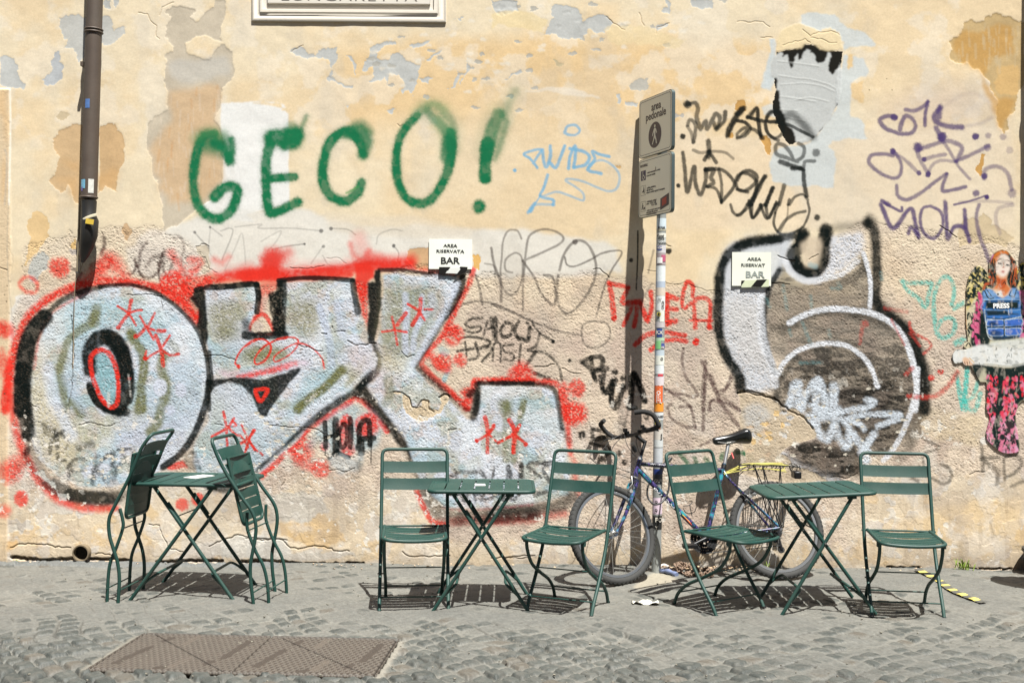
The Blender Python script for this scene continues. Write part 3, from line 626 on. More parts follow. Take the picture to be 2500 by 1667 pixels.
    D('F', '578,200', 16, GL, .7); D('F', '653,183', 14, GL, .7); D('F', '1133,315', 14, GL, .8); D('F', '450,300', 9, GL, .8); D('E', '1490,212', 12, GL, .7); D('E', '1608,172', 9, GL, .7); D('F', '595,320', 12, GL, .6)
    GK = (92, 84, 78)
    def gk(fr, t, wd=20, op=.72): L(fr, t, wd, GK, op, wd*.3, .45)
    gk('F', '1880,330 1900,450 1950,600 1955,740'); gk('F', '1830,450 1900,470 1910,560', 14, .5); gk('F', '2110,260 2080,200 2010,200 1970,280 1960,400 1950,520 1970,640 2030,690 2090,640 2120,520 2110,400 2060,370 1990,420 1990,500 2040,520', 16, .6); gk('G', '240,430 400,360 520,300 550,250 480,200 380,190 290,240 265,350 250,500 240,640 240,800', 18, .65); gk('G', '240,430 330,560 380,680 470,770 490,700 480,590 450,540 400,540', 18, .75)
    gk('G', '520,500 560,370 640,280 720,290 780,380 800,500 760,640 660,780 580,830 520,780 500,660 510,540', 20, .7); gk('G', '560,400 580,460 640,470 760,420 850,370 980,350 990,390 920,500 860,640 800,860', 15, .7); gk('F', '1660,740 1700,600', 14, .5); gk('F', '1760,540 1790,640 1810,760', 18, .7); gk('F', '1600,790 1750,740 1900,760 2050,830 2195,890', 15, .65); gk('G', '0,760 150,810 300,890 500,960 690,1000', 15, .7)
    gk('G', '690,1000 700,920 780,890 880,910 910,990 870,1060 780,1095 710,1060 690,980', 16, .7); D('G', '640,285', 18, GK, .8); gk('G', '1240,350 1200,520', 16, .5); gk('G', '1230,600 1170,700', 14, .4)
    # --- smaller black tags
    KB = (30, 32, 28)
    def kb(fr, t, wd=26, op=.88): L(fr, t, wd, KB, op, wd*.25, .45)
    kb('F', '1810,870 1740,870 1680,910 1720,940 1790,930 1800,960 1740,980 1670,960', 20); kb('F', '1850,890 1820,1000', 20); kb('F', '1910,870 1915,1030', 34); kb('F', '1850,950 1920,930', 20); kb('F', '1990,900 1950,960 1970,1010 2030,990 2040,920 1990,900', 26); kb('F', '2090,890 2060,960 2090,1030 2160,1020', 24); kb('G', '290,940 280,1040 200,1010', 28); kb('F', '2195,960 2150,900', 18)
    kb('G', '310,900 370,980 470,1040', 16, .85); D('G', '470,1045', 15, KB); kb('F', '1620,1030 1720,1010 1860,1040 1840,1080 1620,1120', 22); kb('F', '1680,1050 1690,1160', 18); kb('F', '1760,1060 1780,1160 1700,1190', 26); kb('F', '1800,1100 1880,1090 1870,1130 1810,1200', 22); kb('F', '1890,1190 1900,1070 1950,1070 1950,1200', 18); kb('F', '2050,1070 1970,1080 1980,1120 2050,1150 2040,1190 1970,1180', 18); kb('F', '2105,1070 2090,1230', 20)
    kb('G', '370,980 340,1080 280,1110 320,1120 400,1130 470,1180 520,1250 540,1350', 20, .8); kb('G', '340,1120 300,1180 260,1250 340,1290 440,1330', 28, .85); kb('G', '0,870 20,1020', 30); D('G', '598,1193', 15, KB); D('G', '1355,355', 24, KB, .95, asp=.85); D('G', '1068,425', 16, KB, .9); kb('G', '1120,200 1118,420 1108,650', 12, .9)
    # red-black scrawl near the left pipe
    DR = (74, 48, 44)
    for t, wd, o in (('E790,240 800,300 780,380 850,420 830,480', 30, .75), ('E540,480 620,520 600,570 640,600', 26, .7), ('E600,540 570,620 520,700', 22, .5), ('E950,520 1010,530 1040,470 1030,420', 20, .8), ('E1050,470 1080,540 1150,560 1210,510 1230,440 1250,370', 24, .85), ('E1060,460 1080,350 1120,290', 26, .6), ('E1120,470 1180,400 1230,390', 34, .6), ('E1210,440 1220,560 1230,600', 20, .7), ('E1260,360 1250,500 1290,530 1330,400', 22, .6), ('E1330,260 1380,250 1410,330 1390,430 1420,550', 24, .45), ('E1170,220 1230,220', 26, .3), ('E960,210 980,250', 30, .3), ('E700,470 780,440', 40, .5)):
        L('E', t, wd, DR, o, wd*.4, .5)
    # --- red haze and outline of the big piece
    RD = (240, 56, 42)
    def rd(fr, t, wd, op=.9, soft=None, wear=0): L(fr, t, wd, RD, min(1, op*1.08), soft if soft is not None else wd*.3, .35, wear)
    rd('E', '40,1568 60,1350 100,1150 150,980 240,830 400,700 640,610 880,590 1100,610 1260,660 1400,770 1500,900', 70); rd('E', '640,590 760,500 830,420 900,480 960,580', 90, .75, 50); rd('E', '760,520 850,430', 120, .55, 60); D('E', '455,480', 80, RD, .85, 24, wear=.2); D('E', '455,480', 44, (240, 90, 74), .5)
    W.line('E', '150,600 180,560 240,560 285,610 270,670 200,665 150,620', 30, RD, .7, 14, .4); D('E', '0,950 60,960', 60, RD, .8, 30); D('E', '0,1180', 60, RD, .7, 40); rd('E', '70,1220 40,1300', 60, .6, 40)
    D('E', '1330,620', 110, RD, .95, 24); D('E', '1480,480', 60, RD, .6, 20, wear=.5); rd('E', '1310,370 1360,440 1400,560', 60, .6, 30); rd('E', '1400,640 1460,700 1510,850', 60, .85); rd('E', '1440,600 1560,600', 110, .8, 20); rd('E', '1450,420 1540,440 1440,560', 50, .6, 20)
    W.poly('E', '1400,640 1570,600 1500,660 1440,700 1520,800 1510,900 1380,740', RD, .9, 4, 3, .5)
    rd('E', '1600,570 1800,545 1990,525 2195,520', 84, .9, 30, .3); rd('F', '0,540 300,530 700,505 900,470 1250,450', 84, .9, 30, .3); rd('E', '1650,520 2195,500', 90, .35, 60, .4); rd('F', '0,500 600,490 1000,430', 100, .4, 60, .5); rd('F', '0,570 500,560 800,540', 50, .8, 20); D('F', '200,430', 90, RD, .85, 40); D('E', '2090,420', 90, RD, .7, 50); D('F', '310,390', 60, (244, 150, 140), .4, 50); rd('F', '240,420 330,360', 60, .4, 40); rd('E', '1640,420 1700,440 1750,400', 50, .5, 30); rd('F', '800,300 830,390 900,420 940,350', 40, .5, 24); rd('F', '870,260 900,380', 110, .3, 50)
    rd('F', '960,420 1100,440 1260,430', 110, .6, 40); rd('F', '1250,480 1450,520 1600,540', 50, .6, 20); P('F', '830,440 960,430 990,560 940,590 930,700 900,780 830,580', RD, .95, 6, 4, .3); P('F', '830,600 930,600 940,960 880,830', RD, .8, 6, 4, .6)
    rd('F', '1740,500 1710,600 1640,730 1560,900 1490,1020 1400,1120 1345,1210 1400,1280 1500,1370 1600,1460 1700,1560', 44, .85); P('E', '1990,600 2150,590 2110,650 2060,700 2040,800 1990,860 1960,900 1980,720', (238, 100, 84), .8, 6, 4, .5); P('E', '2010,700 2050,700 2040,850 1990,870', (222, 204, 186), .8, 8, 4, .5)
    rd('E', '1940,860 2020,840 2080,930 2090,990 1930,990 1910,940 1950,870', 30, .85, 8); D('E', '1975,930', 42, (214, 196, 182), .95, 8, .3); rd('E', '60,1250 20,1100', 30, .4, 20)
    for c, r, o in (('F1590,1000', 80, .85), ('F1510,1200', 70, .85), ('F1640,1190', 55, .85), ('G210,1290', 70, .7), ('G650,1410', 70, .85), ('K640,340', 100, .95), ('J830,1568', 0, 0)):
        if r: D(c[0], c[1:], r, RD, o, r*.3, .6)
    rd('F', '1560,940 1600,960', 70, .8, 30); rd('F', '1750,1370 1740,1420 1690,1440 1690,1500', 50, .85, 14); rd('F', '1750,1345 1900,1340 2195,1345', 46, .85, 14); rd('G', '0,1350 200,1350 450,1360 520,1400 540,1500 550,1568', 46, .85, 14); rd('K', '550,120 570,250 580,420 600,640', 40, .8, 20); rd('K', '600,640 650,750 640,850 670,960', 36, .5, 20); rd('F', '2060,1300 2110,1250 2160,1310', 90, .75, 40)
    rd('J', '1660,180 1700,170 1720,230 1690,300 1640,250 1500,120 1380,10', 46, .8, 20)
    rd('I', '85,0 80,150 95,300 130,500 190,650 260,800 370,930 470,1010 650,1060 880,1070', 66, .8, 26); D('I', '80,780', 90, RD, .85, 40); D('I', '160,700', 60, RD, .6, 50); D('I', '160,995', 56, RD, .85, 14, asp=1.15); D('I', '35,1085', 50, RD, .7, 30); D('I', '0,0', 40, RD, .5, 30)
    rd('J', '120,820 300,650 430,500 600,380 760,280 850,230 930,280 1010,380 1080,470', 50, .95, 12, .15); D('J', '430,600', 100, RD, .85, 40, wear=.3); D('J', '570,760', 70, RD, .75, 20, wear=.3); rd('J', '360,600 400,700 500,740', 80, .6, 30, .4); D('J', '605,590', 38, RD, .9, 10); rd('J', '1310,940 1370,1070 1430,1170 1520,1190', 44, .85, 12); rd('J', '1480,1180 1700,1160 2195,1150', 60, .55, 30); rd('K', '0,1160 300,1130 560,1110', 60, .5, 30)
    D('I', '1395,1040', 50, RD, .8, 14); D('I', '1515,1000', 50, RD, .85, 14); P('I', '1260,750 1400,700 1440,760 1350,770 1280,765', RD, .9, 3, 3, .3)
    # --- fills of the letters; older coats show through the thin silver
    full = (slice(0, W.h), slice(0, W.w)); mo = [fbm(W.h, W.w, c_, 301+c_, 4, a_) for c_, a_ in ((34, 1), (26, 1.6), (16, 1), (40, 1))]
    def mott():
        for m_, a_, b_, o_, c_ in zip(mo, (.48, .53, .56, .52), (.62, .64, .66, .66), (.55, .5, .4, .6), ((178, 180, 146), (166, 204, 218), (216, 192, 178), (242, 248, 253))): W.over(full, W.fillm*sst(a_, b_, m_)*o_, c_)
        W.fillm[:] = 0
    PB = (222, 230, 242); CY = (172, 210, 220); OL = (122, 124, 78); BE = (214, 202, 166)
    P('E', '215,1568 220,1350 280,1080 360,870 480,750 640,660 820,622 1000,620 1180,670 1380,800 1510,960 1580,1200 1595,1568 I1600,200 1540,430 1430,610 1270,740 1100,850 850,900 600,900 440,820 300,700 230,500 210,200', PB, .96, 6, 4, .22); mott()
    P('E', '240,1300 300,1050 330,1200 400,1568 I470,300 600,430 640,600 560,760 400,760 280,600 230,300', BE, .85, 30, 6, .4, smooth=True); P('E', '500,760 750,700 1000,740 1200,840 1280,1000 1100,1180 1000,960 800,980 640,1080 520,1060', CY, .7, 30, 8, .4, smooth=True); P('E', '560,1000 660,1000 640,1300 620,1568 500,1568 480,1300', (180, 204, 218), .7, 20, 6, .4)
    P('E', '1240,1250 1420,1180 1560,1300 1570,1568 I1500,400 1300,500 1100,480 1120,200', (190, 208, 222), .8, 30, 6, .3); P('I', '940,340 1200,360 1500,380 1400,620 1200,700 900,640 800,500', (206, 214, 230), .8, 30, 8, .3, .3); P('I', '600,420 800,360 900,440 850,560 640,640 560,560', (196, 194, 164), .8, 24, 8, .4, .4)
    def ol(fr, t, wd, op=.85, wear=0): L(fr, t, wd, OL, min(1, op*1.1), wd*.25, .25, wear)
    ol('E', '730,830 690,910 600,970 520,1040 490,1130 470,1200', 60, .7); ol('E', '740,800 720,900', 80, .7); ol('E', '1000,980 1040,1060 1090,1130 1100,1250 1080,1400 1090,1568 I1080,200 1060,320', 70); D('E', '1010,1000', 44, OL, .7); ol('E', '1250,1150 1240,1250 1270,1400 1240,1568 I1240,300 1200,430 1150,480', 80, .8, .2); ol('E', '450,1250 480,1400 500,1568 I540,250 620,340', 70, .75); ol('E', '1300,1050 1350,1100 1300,1180', 50, .35)
    L('I', '370,0 400,200 470,350 550,520', 90, PB, .8, 30, .4); L('I', '500,60 560,200 640,320', 60, (190, 206, 222), .6, 24, .4); D('E', '1225,1400', 54, (226, 232, 246), .95, 10, .2, asp=1.2); D('E', '1380,1420', 44, (224, 230, 246), .9, 12, .2, asp=1.2); D('I', '1295,320', 40, (216, 222, 240), .8, 18, .2); L('E', '1560,1300 1550,1568', 30, (236, 244, 252), .6, 16, .2)
    L('E', '560,690 700,650 500,760 400,830 300,1000 260,1250', 24, (226, 110, 100), .6, 12, .5)
    L('E', '1210,720 1400,860 1500,1000 1540,1200', 50, (226, 234, 242), .6, 26, .3)
    # middle letter
    P('E', '1570,640 1960,620 1970,700 1960,820 1900,960 1990,1010 2195,1010 F290,1000 300,850 280,600 810,570 830,700 880,850 930,980 1000,1080 1030,1180 1000,1290 880,1400 760,1480 J620,330 430,500 300,620 100,800 I2000,780 1800,900 1560,900 1480,700 1500,560 1600,400 1620,150 E1610,1568 1600,1260 1580,1000 1560,760', PB, .96, 6, 4, .22); mott()
    P('E', '1600,760 1800,730 1870,760 1850,850 1780,1000 1700,1060 1640,1000 1590,880', (160, 156, 124), .85, 24, 6, .5, smooth=True); P('E', '1660,930 1880,920 1860,1040 1720,1050', OL, .5, 24, 4, .5); P('F', '300,730 480,700 570,720 560,900 540,1000 420,1020 300,960', (156, 152, 120), .85, 24, 6, .5); P('F', '0,1090 150,1080 330,1140 300,1200 120,1200 0,1180', (140, 142, 104), .85, 16, 5, .4); P('E', '1840,1110 2000,1090 2195,1090 2195,1180 1980,1200 1840,1180', (138, 140, 102), .85, 16, 5, .4)
    P('E', '1600,1080 1800,1060 1850,1150 1800,1230 1620,1220', (176, 200, 210), .7, 20, 6, .5); P('E', '1620,1250 1900,1270 2195,1210 F400,1190 500,1210 250,1290 0,1330 E2000,1340 1700,1310', (222, 190, 204), .75, 12, 5, .5); rd('E', '1820,1315 2000,1290 2195,1250', 26, .6, 14); rd('F', '0,1310 200,1260 380,1210', 40, .6, 16)
    L('F', '560,780 600,900 640,1050 660,1240', 56, (206, 216, 234), .9, 14, .3); L('F', '700,760 720,850 740,960', 70, (206, 216, 234), .8, 20, .3); P('F', '590,1010 760,1000 800,1100 700,1200 600,1180', (182, 200, 208), .6, 24, 6, .4); P('F', '800,1100 960,1100 1000,1200 940,1300 860,1350 780,1250', (222, 206, 208), .6, 30, 6, .4); P('F', '480,1280 700,1240 760,1330 640,1460 500,1560 J380,350 300,420 330,300 F420,1400', (176, 206, 216), .8, 20, 6, .3, smooth=True)
    ol('J', '730,20 600,150 480,230 400,310', 76, .9); ol('F', '740,1260 700,1340', 70, .6); P('F', '760,1270 850,1260 860,1370 800,1400 750,1350', (168, 162, 124), .7, 20, 5, .4); L('J', '760,70 620,210 480,310', 44, (232, 240, 250), .8, 20, .2); L('J', '950,10 800,140 700,220 560,310', 30, (226, 236, 246), .6, 16, .2); P('I', '1620,110 1760,100 1880,160 1960,280 1980,380 1900,500 1700,560 1620,400 1600,250', (212, 220, 230), .9, 20, 4, .2, smooth=True); P('I', '1500,560 1650,400 1760,440 1900,620 1980,760 1760,860 1560,860', (178, 198, 200), .6, 30, 8, .3, .4, smooth=True); P('I', '1620,230 1700,260 1690,440 1600,500', (170, 178, 150), .5, 30, 6, .3); P('J', '100,380 420,480 300,600 120,760 0,740 0,420', (182, 202, 212), .7, 24, 8, .3, .4)
    # inner O
    P('E', '700,1200 760,1110 840,1120 900,1250 915,1400 900,1540 840,1550 760,1480 700,1350', (150, 192, 200), 1, 3, 3, .4, smooth=True)
    B = (12, 22, 20)
    def bk(fr, t, wd, op=.95, soft=None, wear=0): L(fr, t, wd*1.38, B, min(1, op*1.04), soft if soft is not None else wd*.2, .06, wear)
    bk('E', '690,1260 680,1160 710,1060 790,1010 880,1040 940,1130 965,1260 970,1400 940,1500 900,1568', 84); bk('E', '830,1010 920,1110 960,1300', 90); bk('E', '1000,1300 1010,1400 990,1500', 36, .8); bk('I', '900,290 860,320 780,280 720,210 690,130', 46, .95); bk('I', '820,310 960,330', 50, .9, 12, .3); bk('E', '690,1400 740,1500 830,1568', 40); bk('E', '668,1180 668,1280', 40, .7)
    rd('E', '715,1340 695,1240 700,1160 750,1115 810,1120 860,1180 895,1290 905,1400 900,1500 870,1545 830,1540 770,1470 715,1340', 36, .92, 8)
    D('E', '990,1330', 14, (220, 60, 50), .8); W.line('E', '830,1440 830,1540', 22, (226, 226, 218), .8, 8); W.line('E', '985,1300 1000,1460', 14, (226, 226, 218), .6, 8)
    # black outlines
    bk('E', '340,860 250,960 200,1100 175,1300 170,1568', 100, .95, 16); bk('I', '165,0 175,200 190,350 215,500', 84, .95, 16, .25); bk('E', '340,860 460,740 620,665 760,635', 34, .85, 12); bk('E', '760,630 900,612 1020,615 1180,665 1340,770 1460,890 1540,1020 1585,1200 1600,1400 1600,1568', 24, .9, 8); bk('I', '1600,100 1580,240 1530,400 1450,560 1360,670 1250,750', 40, .93, 10)
    bk('I', '230,650 290,770 400,890 540,960 760,1000 930,975', 80, .75, 20, .55); bk('I', '250,560 220,640', 60, .5, 20, .7); bk('I', '540,960 700,980 900,980', 70, .8, 14, .3); P('I', '1400,690 1480,620 1540,760 1560,780 1450,770', B, .8, 4, 4, .3, .5); bk('I', '1600,890 1720,920 1790,880', 50, .8, 14, .4)
    P('E', '1500,650 1560,630 1590,900 1580,1080 1540,1010 1500,920 1520,800 1440,710 1480,690', B, .98, 5, 3, .04); bk('E', '1500,650 1540,640', 30); P('E', '1450,710 1520,800 1500,830 1460,770', (210, 200, 170), .5, 4)
    bk('E', '1580,632 1750,625 1900,608 1965,612', 34); bk('E', '1965,612 1978,700 1965,820', 34); bk('E', '1880,1000 1960,1005 2060,1000 2180,1000', 46); P('E', '2050,690 2120,660 2130,580 2195,570 2195,1000 2100,1000 2080,920 2100,800', B, .93, 5, 3, .3); P('F', '170,680 230,660 245,580 290,570 290,700 280,830 300,960 295,1005 200,1000 215,900 180,790', B, .93, 5, 3, .3); bk('F', '250,580 450,560 700,568 820,580', 26, .9); bk('F', '820,580 835,700 860,820', 36, .85); D('F', '245,825', 28, (10, 10, 10), .9)
    bk('E', '1880,900 1900,990', 50, .7, 24)
    P('F', '930,600 990,590 985,500 1030,495 1040,640 1045,760 1020,900 985,1040 940,1060 930,960 945,800', B, .98, 5, 3, .04); bk('F', '1020,500 1200,500 1400,530 1600,555', 22, .85, 8); bk('F', '1660,560 1640,650 1580,770 1520,860', 44, .9, 12); bk('F', '1520,860 1440,1000 1390,1090 1320,1190 1300,1240', 32, .8, 12); P('F', '1300,1250 1340,1215 1420,1300 1560,1440 1700,1560 J1740,310 1700,340 1560,250 1400,100 1300,10', B, .85, 8, 3, .5)
    bk('F', '970,1050 1010,1110 1035,1180 1010,1270 940,1340 870,1400', 36, .9, 12); bk('E', '1600,1130 1620,1330 1610,1420', 24, .9, 8)
    P('Z', '517,927 568,921 638,927 700,911 728,897 736,901 714,928 692,956 666,990 651,1016 637,1018 628,996 615,966 592,942 562,932 532,940 514,954', B, .97, 4, 3, .1); rd('E', '1950,1420 2040,1410 2000,1500 1960,1440', 24, .95, 5)
    rd('J', '70,160 170,160 110,250 70,180', 24, .9, 6)
    P('J', '980,10 1000,60 930,130 960,180 1120,370 1240,560 1320,700 1260,690 1150,560 1010,370 880,230 820,215 620,350 440,480 260,640 110,780 60,800 120,720 320,540 500,370 700,220 800,170 860,110 920,40', B, .96, 6, 3, .15, .1); P('J', '1110,420 1200,540 1320,700 1400,900 1340,940 1250,740 1150,560', B, .8, 6, 5, .5, .5)
    # L-shaped letter
    P('F', '1050,540 1150,520 1400,545 1630,560 1620,640 1540,780 1440,960 1350,1090 1280,1240 1400,1380 1560,1500 J1500,200 1690,390 1760,380 1790,240 1790,130 2195,130 K0,130 400,140 480,180 510,260 540,420 570,620 600,800 590,960 300,1030 0,1060 J1600,1060 1500,1040 1350,880 1240,560 1100,370 930,130 F1030,1300 1040,1160 1000,1060 1040,900 1060,700', PB, .96, 6, 4, .22); mott()
    P('F', '1070,640 1200,600 1500,640 1520,700 1440,860 1380,1000 1260,1140 1230,1180 1050,1200 1050,1060 1020,1000 1050,800', (152, 150, 116), .8, 24, 6, .45); P('F', '1000,1120 1240,1160 1180,1300 1060,1300', BE, .7, 24, 6, .4)
    L('F', '1220,690 1230,850 1220,1000 1225,1120', 50, (212, 220, 236), .85, 14, .3); L('F', '1350,700 1340,860 1290,1000 1280,1110', 40, (212, 220, 236), .85, 14, .3); L('F', '1420,700 1430,760 1330,900', 60, (206, 214, 228), .7, 20, .3); L('F', '1620,600 1560,740 1480,900 1380,1060 1280,1220', 44, (216, 226, 242), .8, 18, .3)
    P('J', '1000,20 1100,10 1160,150 1080,250 1000,150', (214, 190, 188), .5, 24, 6, .4); ol('J', '1090,90 1110,180 1070,260', 76, .5); P('K', '40,250 160,245 140,330 130,400 80,330', OL, .7, 16, 3, .4); L('K', '250,250 230,330 220,370', 44, OL, .7, 14, .4); L('J', '1990,260 2000,340 1990,480 1990,700', 50, OL, .6, 16, .4, .3); L('J', '2130,250 2100,380 2060,560 2050,700', 50, OL, .65, 16, .4, .2); P('J', '1920,250 2050,240 2030,330 1970,400', OL, .7, 14, 3, .4)
    bk('J', '1710,200 1760,180 1760,280 1740,370', 44, .85, 14); bk('J', '1770,120 1780,200 1760,340', 36, .85, 12); bk('J', '1790,108 2195,112', 26, .9, 8); bk('K', '0,112 300,115 420,130 480,160 505,230 520,330 540,460', 26, .8, 12); bk('K', '540,460 600,560', 20, .4, 12)
    bk('J', '1390,960 1450,1060 1540,1130 1700,1140 2195,1110', 84, .75, 30, .2); bk('K', '0,1110 300,1090 500,1060 620,980', 80, .7, 30, .3); L('J', '1510,1060 1700,1080 2195,1040', 20, (170, 90, 100), .5, 12, .4)
    P('F', '1340,1220 1380,1160 1560,1240 1640,1260 1600,1400 1500,1350', (222, 206, 180), .5, 20, 6, .5); L('F', '1520,1340 1550,1270', 40, (150, 196, 206), .8, 8, .4); L('F', '1500,1110 1530,1130', 60, (150, 196, 206), .5, 14, .4); rd('F', '1420,1160 1480,1230 1540,1250', 80, .8, 24); L('F', '1400,1190 1430,1260 1480,1310', 24, (226, 214, 190), .8, 10, .3)
    # sky panel between legs with HOLA
    P('J', '560,420 700,320 830,260 900,300 1020,400 1060,480 1000,600 900,640 760,640 640,660 560,560 480,620 500,520', (178, 202, 210), .8, 14, 6, .3, .3); D('J', '770,400', 50, RD, .85, 14); D('J', '930,430', 90, RD, .9, 24, wear=.15); rd('J', '740,440 780,620', 100, .75, 20, .1)
    for t, wd in (('605,410 610,520 610,600', 26), ('690,390 690,520 690,640', 40), ('610,530 690,500', 20), ('750,420 715,480 720,580 750,600 775,540 770,440 745,420', 26), ('800,380 805,480 800,600', 30), ('870,560 870,450 900,400 940,400 950,500 950,580', 30), ('870,540 980,530', 32), ('640,680 700,630', 24), ('720,650 790,680', 24), ('865,600 880,560 885,640', 40)):
        bk('J', t, wd, .93, wd*.2, .15)
    for t in ('960,570 958,720', '700,640 690,680', '610,600 608,660'): bk('J', t, 8, .7)
    P('J', '640,690 720,650 800,690 870,640 900,720 850,800 760,800 650,760', (196, 210, 214), .6, 8, 8, .2); P('J', '850,690 890,680 890,770 860,790', (90, 100, 96), .6, 8, 4, .2)
    # red x-marks and squiggles
    def rx(fr, t, wd=22, op=.92): L(fr, t, wd, (232, 62, 48), op, wd*.2, .3)
    for fr, segs in (('E', ('1005,730 990,800 985,830', '900,775 980,830 1040,920', '985,830 1040,810 1085,805', '985,830 940,890 905,940', '1185,830 1140,920', '1070,850 1120,930 1180,960', '1120,930 1080,980 1035,1010', '1120,940 1160,1000 1175,1030', '1300,1000 1240,1090', '1190,1000 1230,1100 1250,1230', '1230,1110 1160,1150 1110,1180 1120,1120', '1240,1110 1300,1150 1370,1140', '1210,965 1260,965')),
                     ('F', ('1340,720 1330,820 1275,920', '1240,760 1320,810 1370,880', '1370,800 1430,800', '1225,830 1160,920', '1120,860 1140,950 1160,1070', '1045,970 1140,960 1230,975')),
                     ('J', ('1830,370 1850,460 1850,640', '1900,430 1850,500 1770,550', '1860,500 1920,560 1940,560', '2020,390 2060,480 2050,640', '2100,430 2060,500 1960,550', '2060,500 2150,580')),
                     ('I', ('1710,330 1730,430 1740,590', '1790,380 1740,450 1620,520', '1740,440 1800,500 1840,510', '1850,430 1890,520 1950,620', '1950,470 1890,540 1830,580', '1940,470 1930,500', '1900,560 1870,660'))):
        for i, t in enumerate(segs): rx(fr, t, 30 if fr != 'I' and i % 3 == 0 else 20)
    D('E', '905,940 1040,1005 1112,1175', 18, (222, 50, 40)); D('J', '1770,550 2140,578', 16, (226, 56, 44)); D('K', '15,440 260,575', 16, (226, 56, 44))
    for t in ('K125,390 165,480 160,640', 'K215,430 160,500 50,570', 'K160,500 270,575', 'K20,430 10,460 -20,500'): rx('K', t, 20)
    rx('E', '1830,1235 1800,1210 1840,1120 1930,1040 2020,1030 2070,1080 2050,1160 1970,1220 1950,1180 2010,1090 2110,1040 2195,1020', 14); rx('F', '0,1080 100,1030 170,1050 195,1100 150,1190 80,1220 70,1170 150,1080 270,1020 380,1020 400,1070 330,1150 230,1200 220,1160 300,1100 400,1060 500,1090 580,1170 600,1250', 14); D('E', '1825,1238', 16, (226, 56, 44))
    for t in ('I1780,400 1810,430 1790,440', 'I1850,520 1900,600', 'J110,640 130,660', 'J55,470 20,560 0,620', 'J10,520 60,600 90,630'): rx('I', t, 16)
    # YOU / THE KLU scrawls low left, NEW U near table
    for t, wd, o in (('330,430 420,480 440,600', 40, .85), ('480,480 400,540 380,660', 30, .75), ('470,500 520,560 500,620', 24, .7), ('600,600 700,580', 60, .75), ('440,650 450,700 500,700', 26, .75), ('640,690 560,700 520,780 640,780', 26, .75), ('560,740 520,840', 30, .7), ('740,670 720,780 710,880', 40, .8), ('820,660 740,760 800,850', 30, .8), ('860,650 860,800 820,870', 44, .8), ('960,700 900,760 870,860', 34, .8), ('900,620 1000,610', 24, .8), ('930,640 1010,760', 20, .6), ('350,480 400,500', 60, .6)):
        L('I', t, wd, (40, 42, 40), o, wd*.3, .5, .35)
    for fr, t, wd in (('J', '1560,830 1640,790 1760,790', 34), ('J', '1600,780 1620,830', 30), ('J', '1800,790 1830,830', 34), ('J', '2010,750 2010,830', 40), ('J', '2110,740 2110,830', 36), ('J', '1600,980 1640,950 1680,1010 1700,950', 26), ('J', '1760,1010 1750,940 1830,1000', 24), ('J', '1830,950 1800,1010 1900,980', 24), ('J', '1940,950 1970,1000 2010,960 2050,1000 2100,950', 30), ('K', '20,760 10,830', 20), ('K', '130,760 150,830', 40), ('K', '230,740 220,820', 36), ('K', '280,750 310,720 420,730 400,780 440,860', 34), ('K', '400,720 480,720', 34), ('K', '290,760 380,830', 24), ('K', '340,960 420,940', 34), ('K', '0,950 60,1000', 26)):
        L(fr, t, wd, (46, 46, 44), .8, wd*.25, .5, .2)
    # red word behind the pole
    RW = (232, 50, 36)
    for t, wd in (('895,600 1000,620 1045,630', 34), ('900,600 920,700 940,870', 40), ('1045,640 1000,740 1045,760', 36), ('1010,920 1050,840 1100,740 1110,830 1090,930', 34), ('1050,750 1140,740', 44), ('1140,760 1190,880', 40), ('1200,890 1225,780 1220,670', 34), ('1330,690 1420,720', 38), ('1345,690 1340,910', 40), ('1350,790 1420,800', 36), ('1350,900 1410,890', 44), ('1540,700 1540,620 1500,590 1470,660 1460,760 1480,790 1530,750', 32), ('1560,940 1560,730 1670,740 1665,930', 34), ('1520,885 1690,885', 24), ('1100,1070 1180,1000 1300,975 1480,1000', 36), ('1220,1110 1300,1050 1400,1030 1490,1045', 36)):
        L('G', t, wd, RW, .92, wd*.25, .35, halo=.2)
    D('G', '1565,1047 940,870 1360,905 1670,940', 24, RW, .9); D('G', '1565,1047', 26, RW)
    # black arrow-ish tag left of pole
    BK2 = (10, 16, 14)
    for t, wd in (('G690,1200 800,1160 850,1180 840,1240 780,1280', 38), ('G700,1205 760,1260 800,1350', 36), ('G760,1170 790,1330', 34), ('G860,1280 850,1400 870,1440 920,1350', 36), ('G950,1340 920,1440 920,1520 960,1550 1010,1400', 40), ('K830,60 850,150 900,180 930,90', 36), ('K930,100 915,220 940,270 990,200 1010,130', 38), ('K820,10 880,0', 40), ('G1090,1290 1130,1380 1170,1500', 44), ('G1080,1300 1070,1450 1060,1550', 46), ('K1065,60 1065,180 1060,290', 38), ('K1100,50 1150,160 1175,250', 40), ('K1040,295 1100,300', 36), ('K770,460 860,480', 30), ('K770,470 770,550 740,620', 34), ('K760,570 900,620 840,700', 30), ('K800,540 900,520', 40), ('K820,720 830,670 870,700', 26)):
        L('G', t, wd, BK2, .9, wd*.2, .3)
    D('G', '945,1280 1010,1328', 24, BK2, .93); D('K', '690,503', 30, BK2, .95); D('K', '980,645 1020,715', 22, BK2, .9); D('K', '1185,370', 24, BK2, .8)
    L('K', '990,200 1000,480', 50, (90, 86, 78), .5, 16, .4, .4); L('K', '1050,300 1020,430', 22, (70, 70, 64), .6, 8, .4)
    # brown thin tags
    BT = (92, 68, 66)
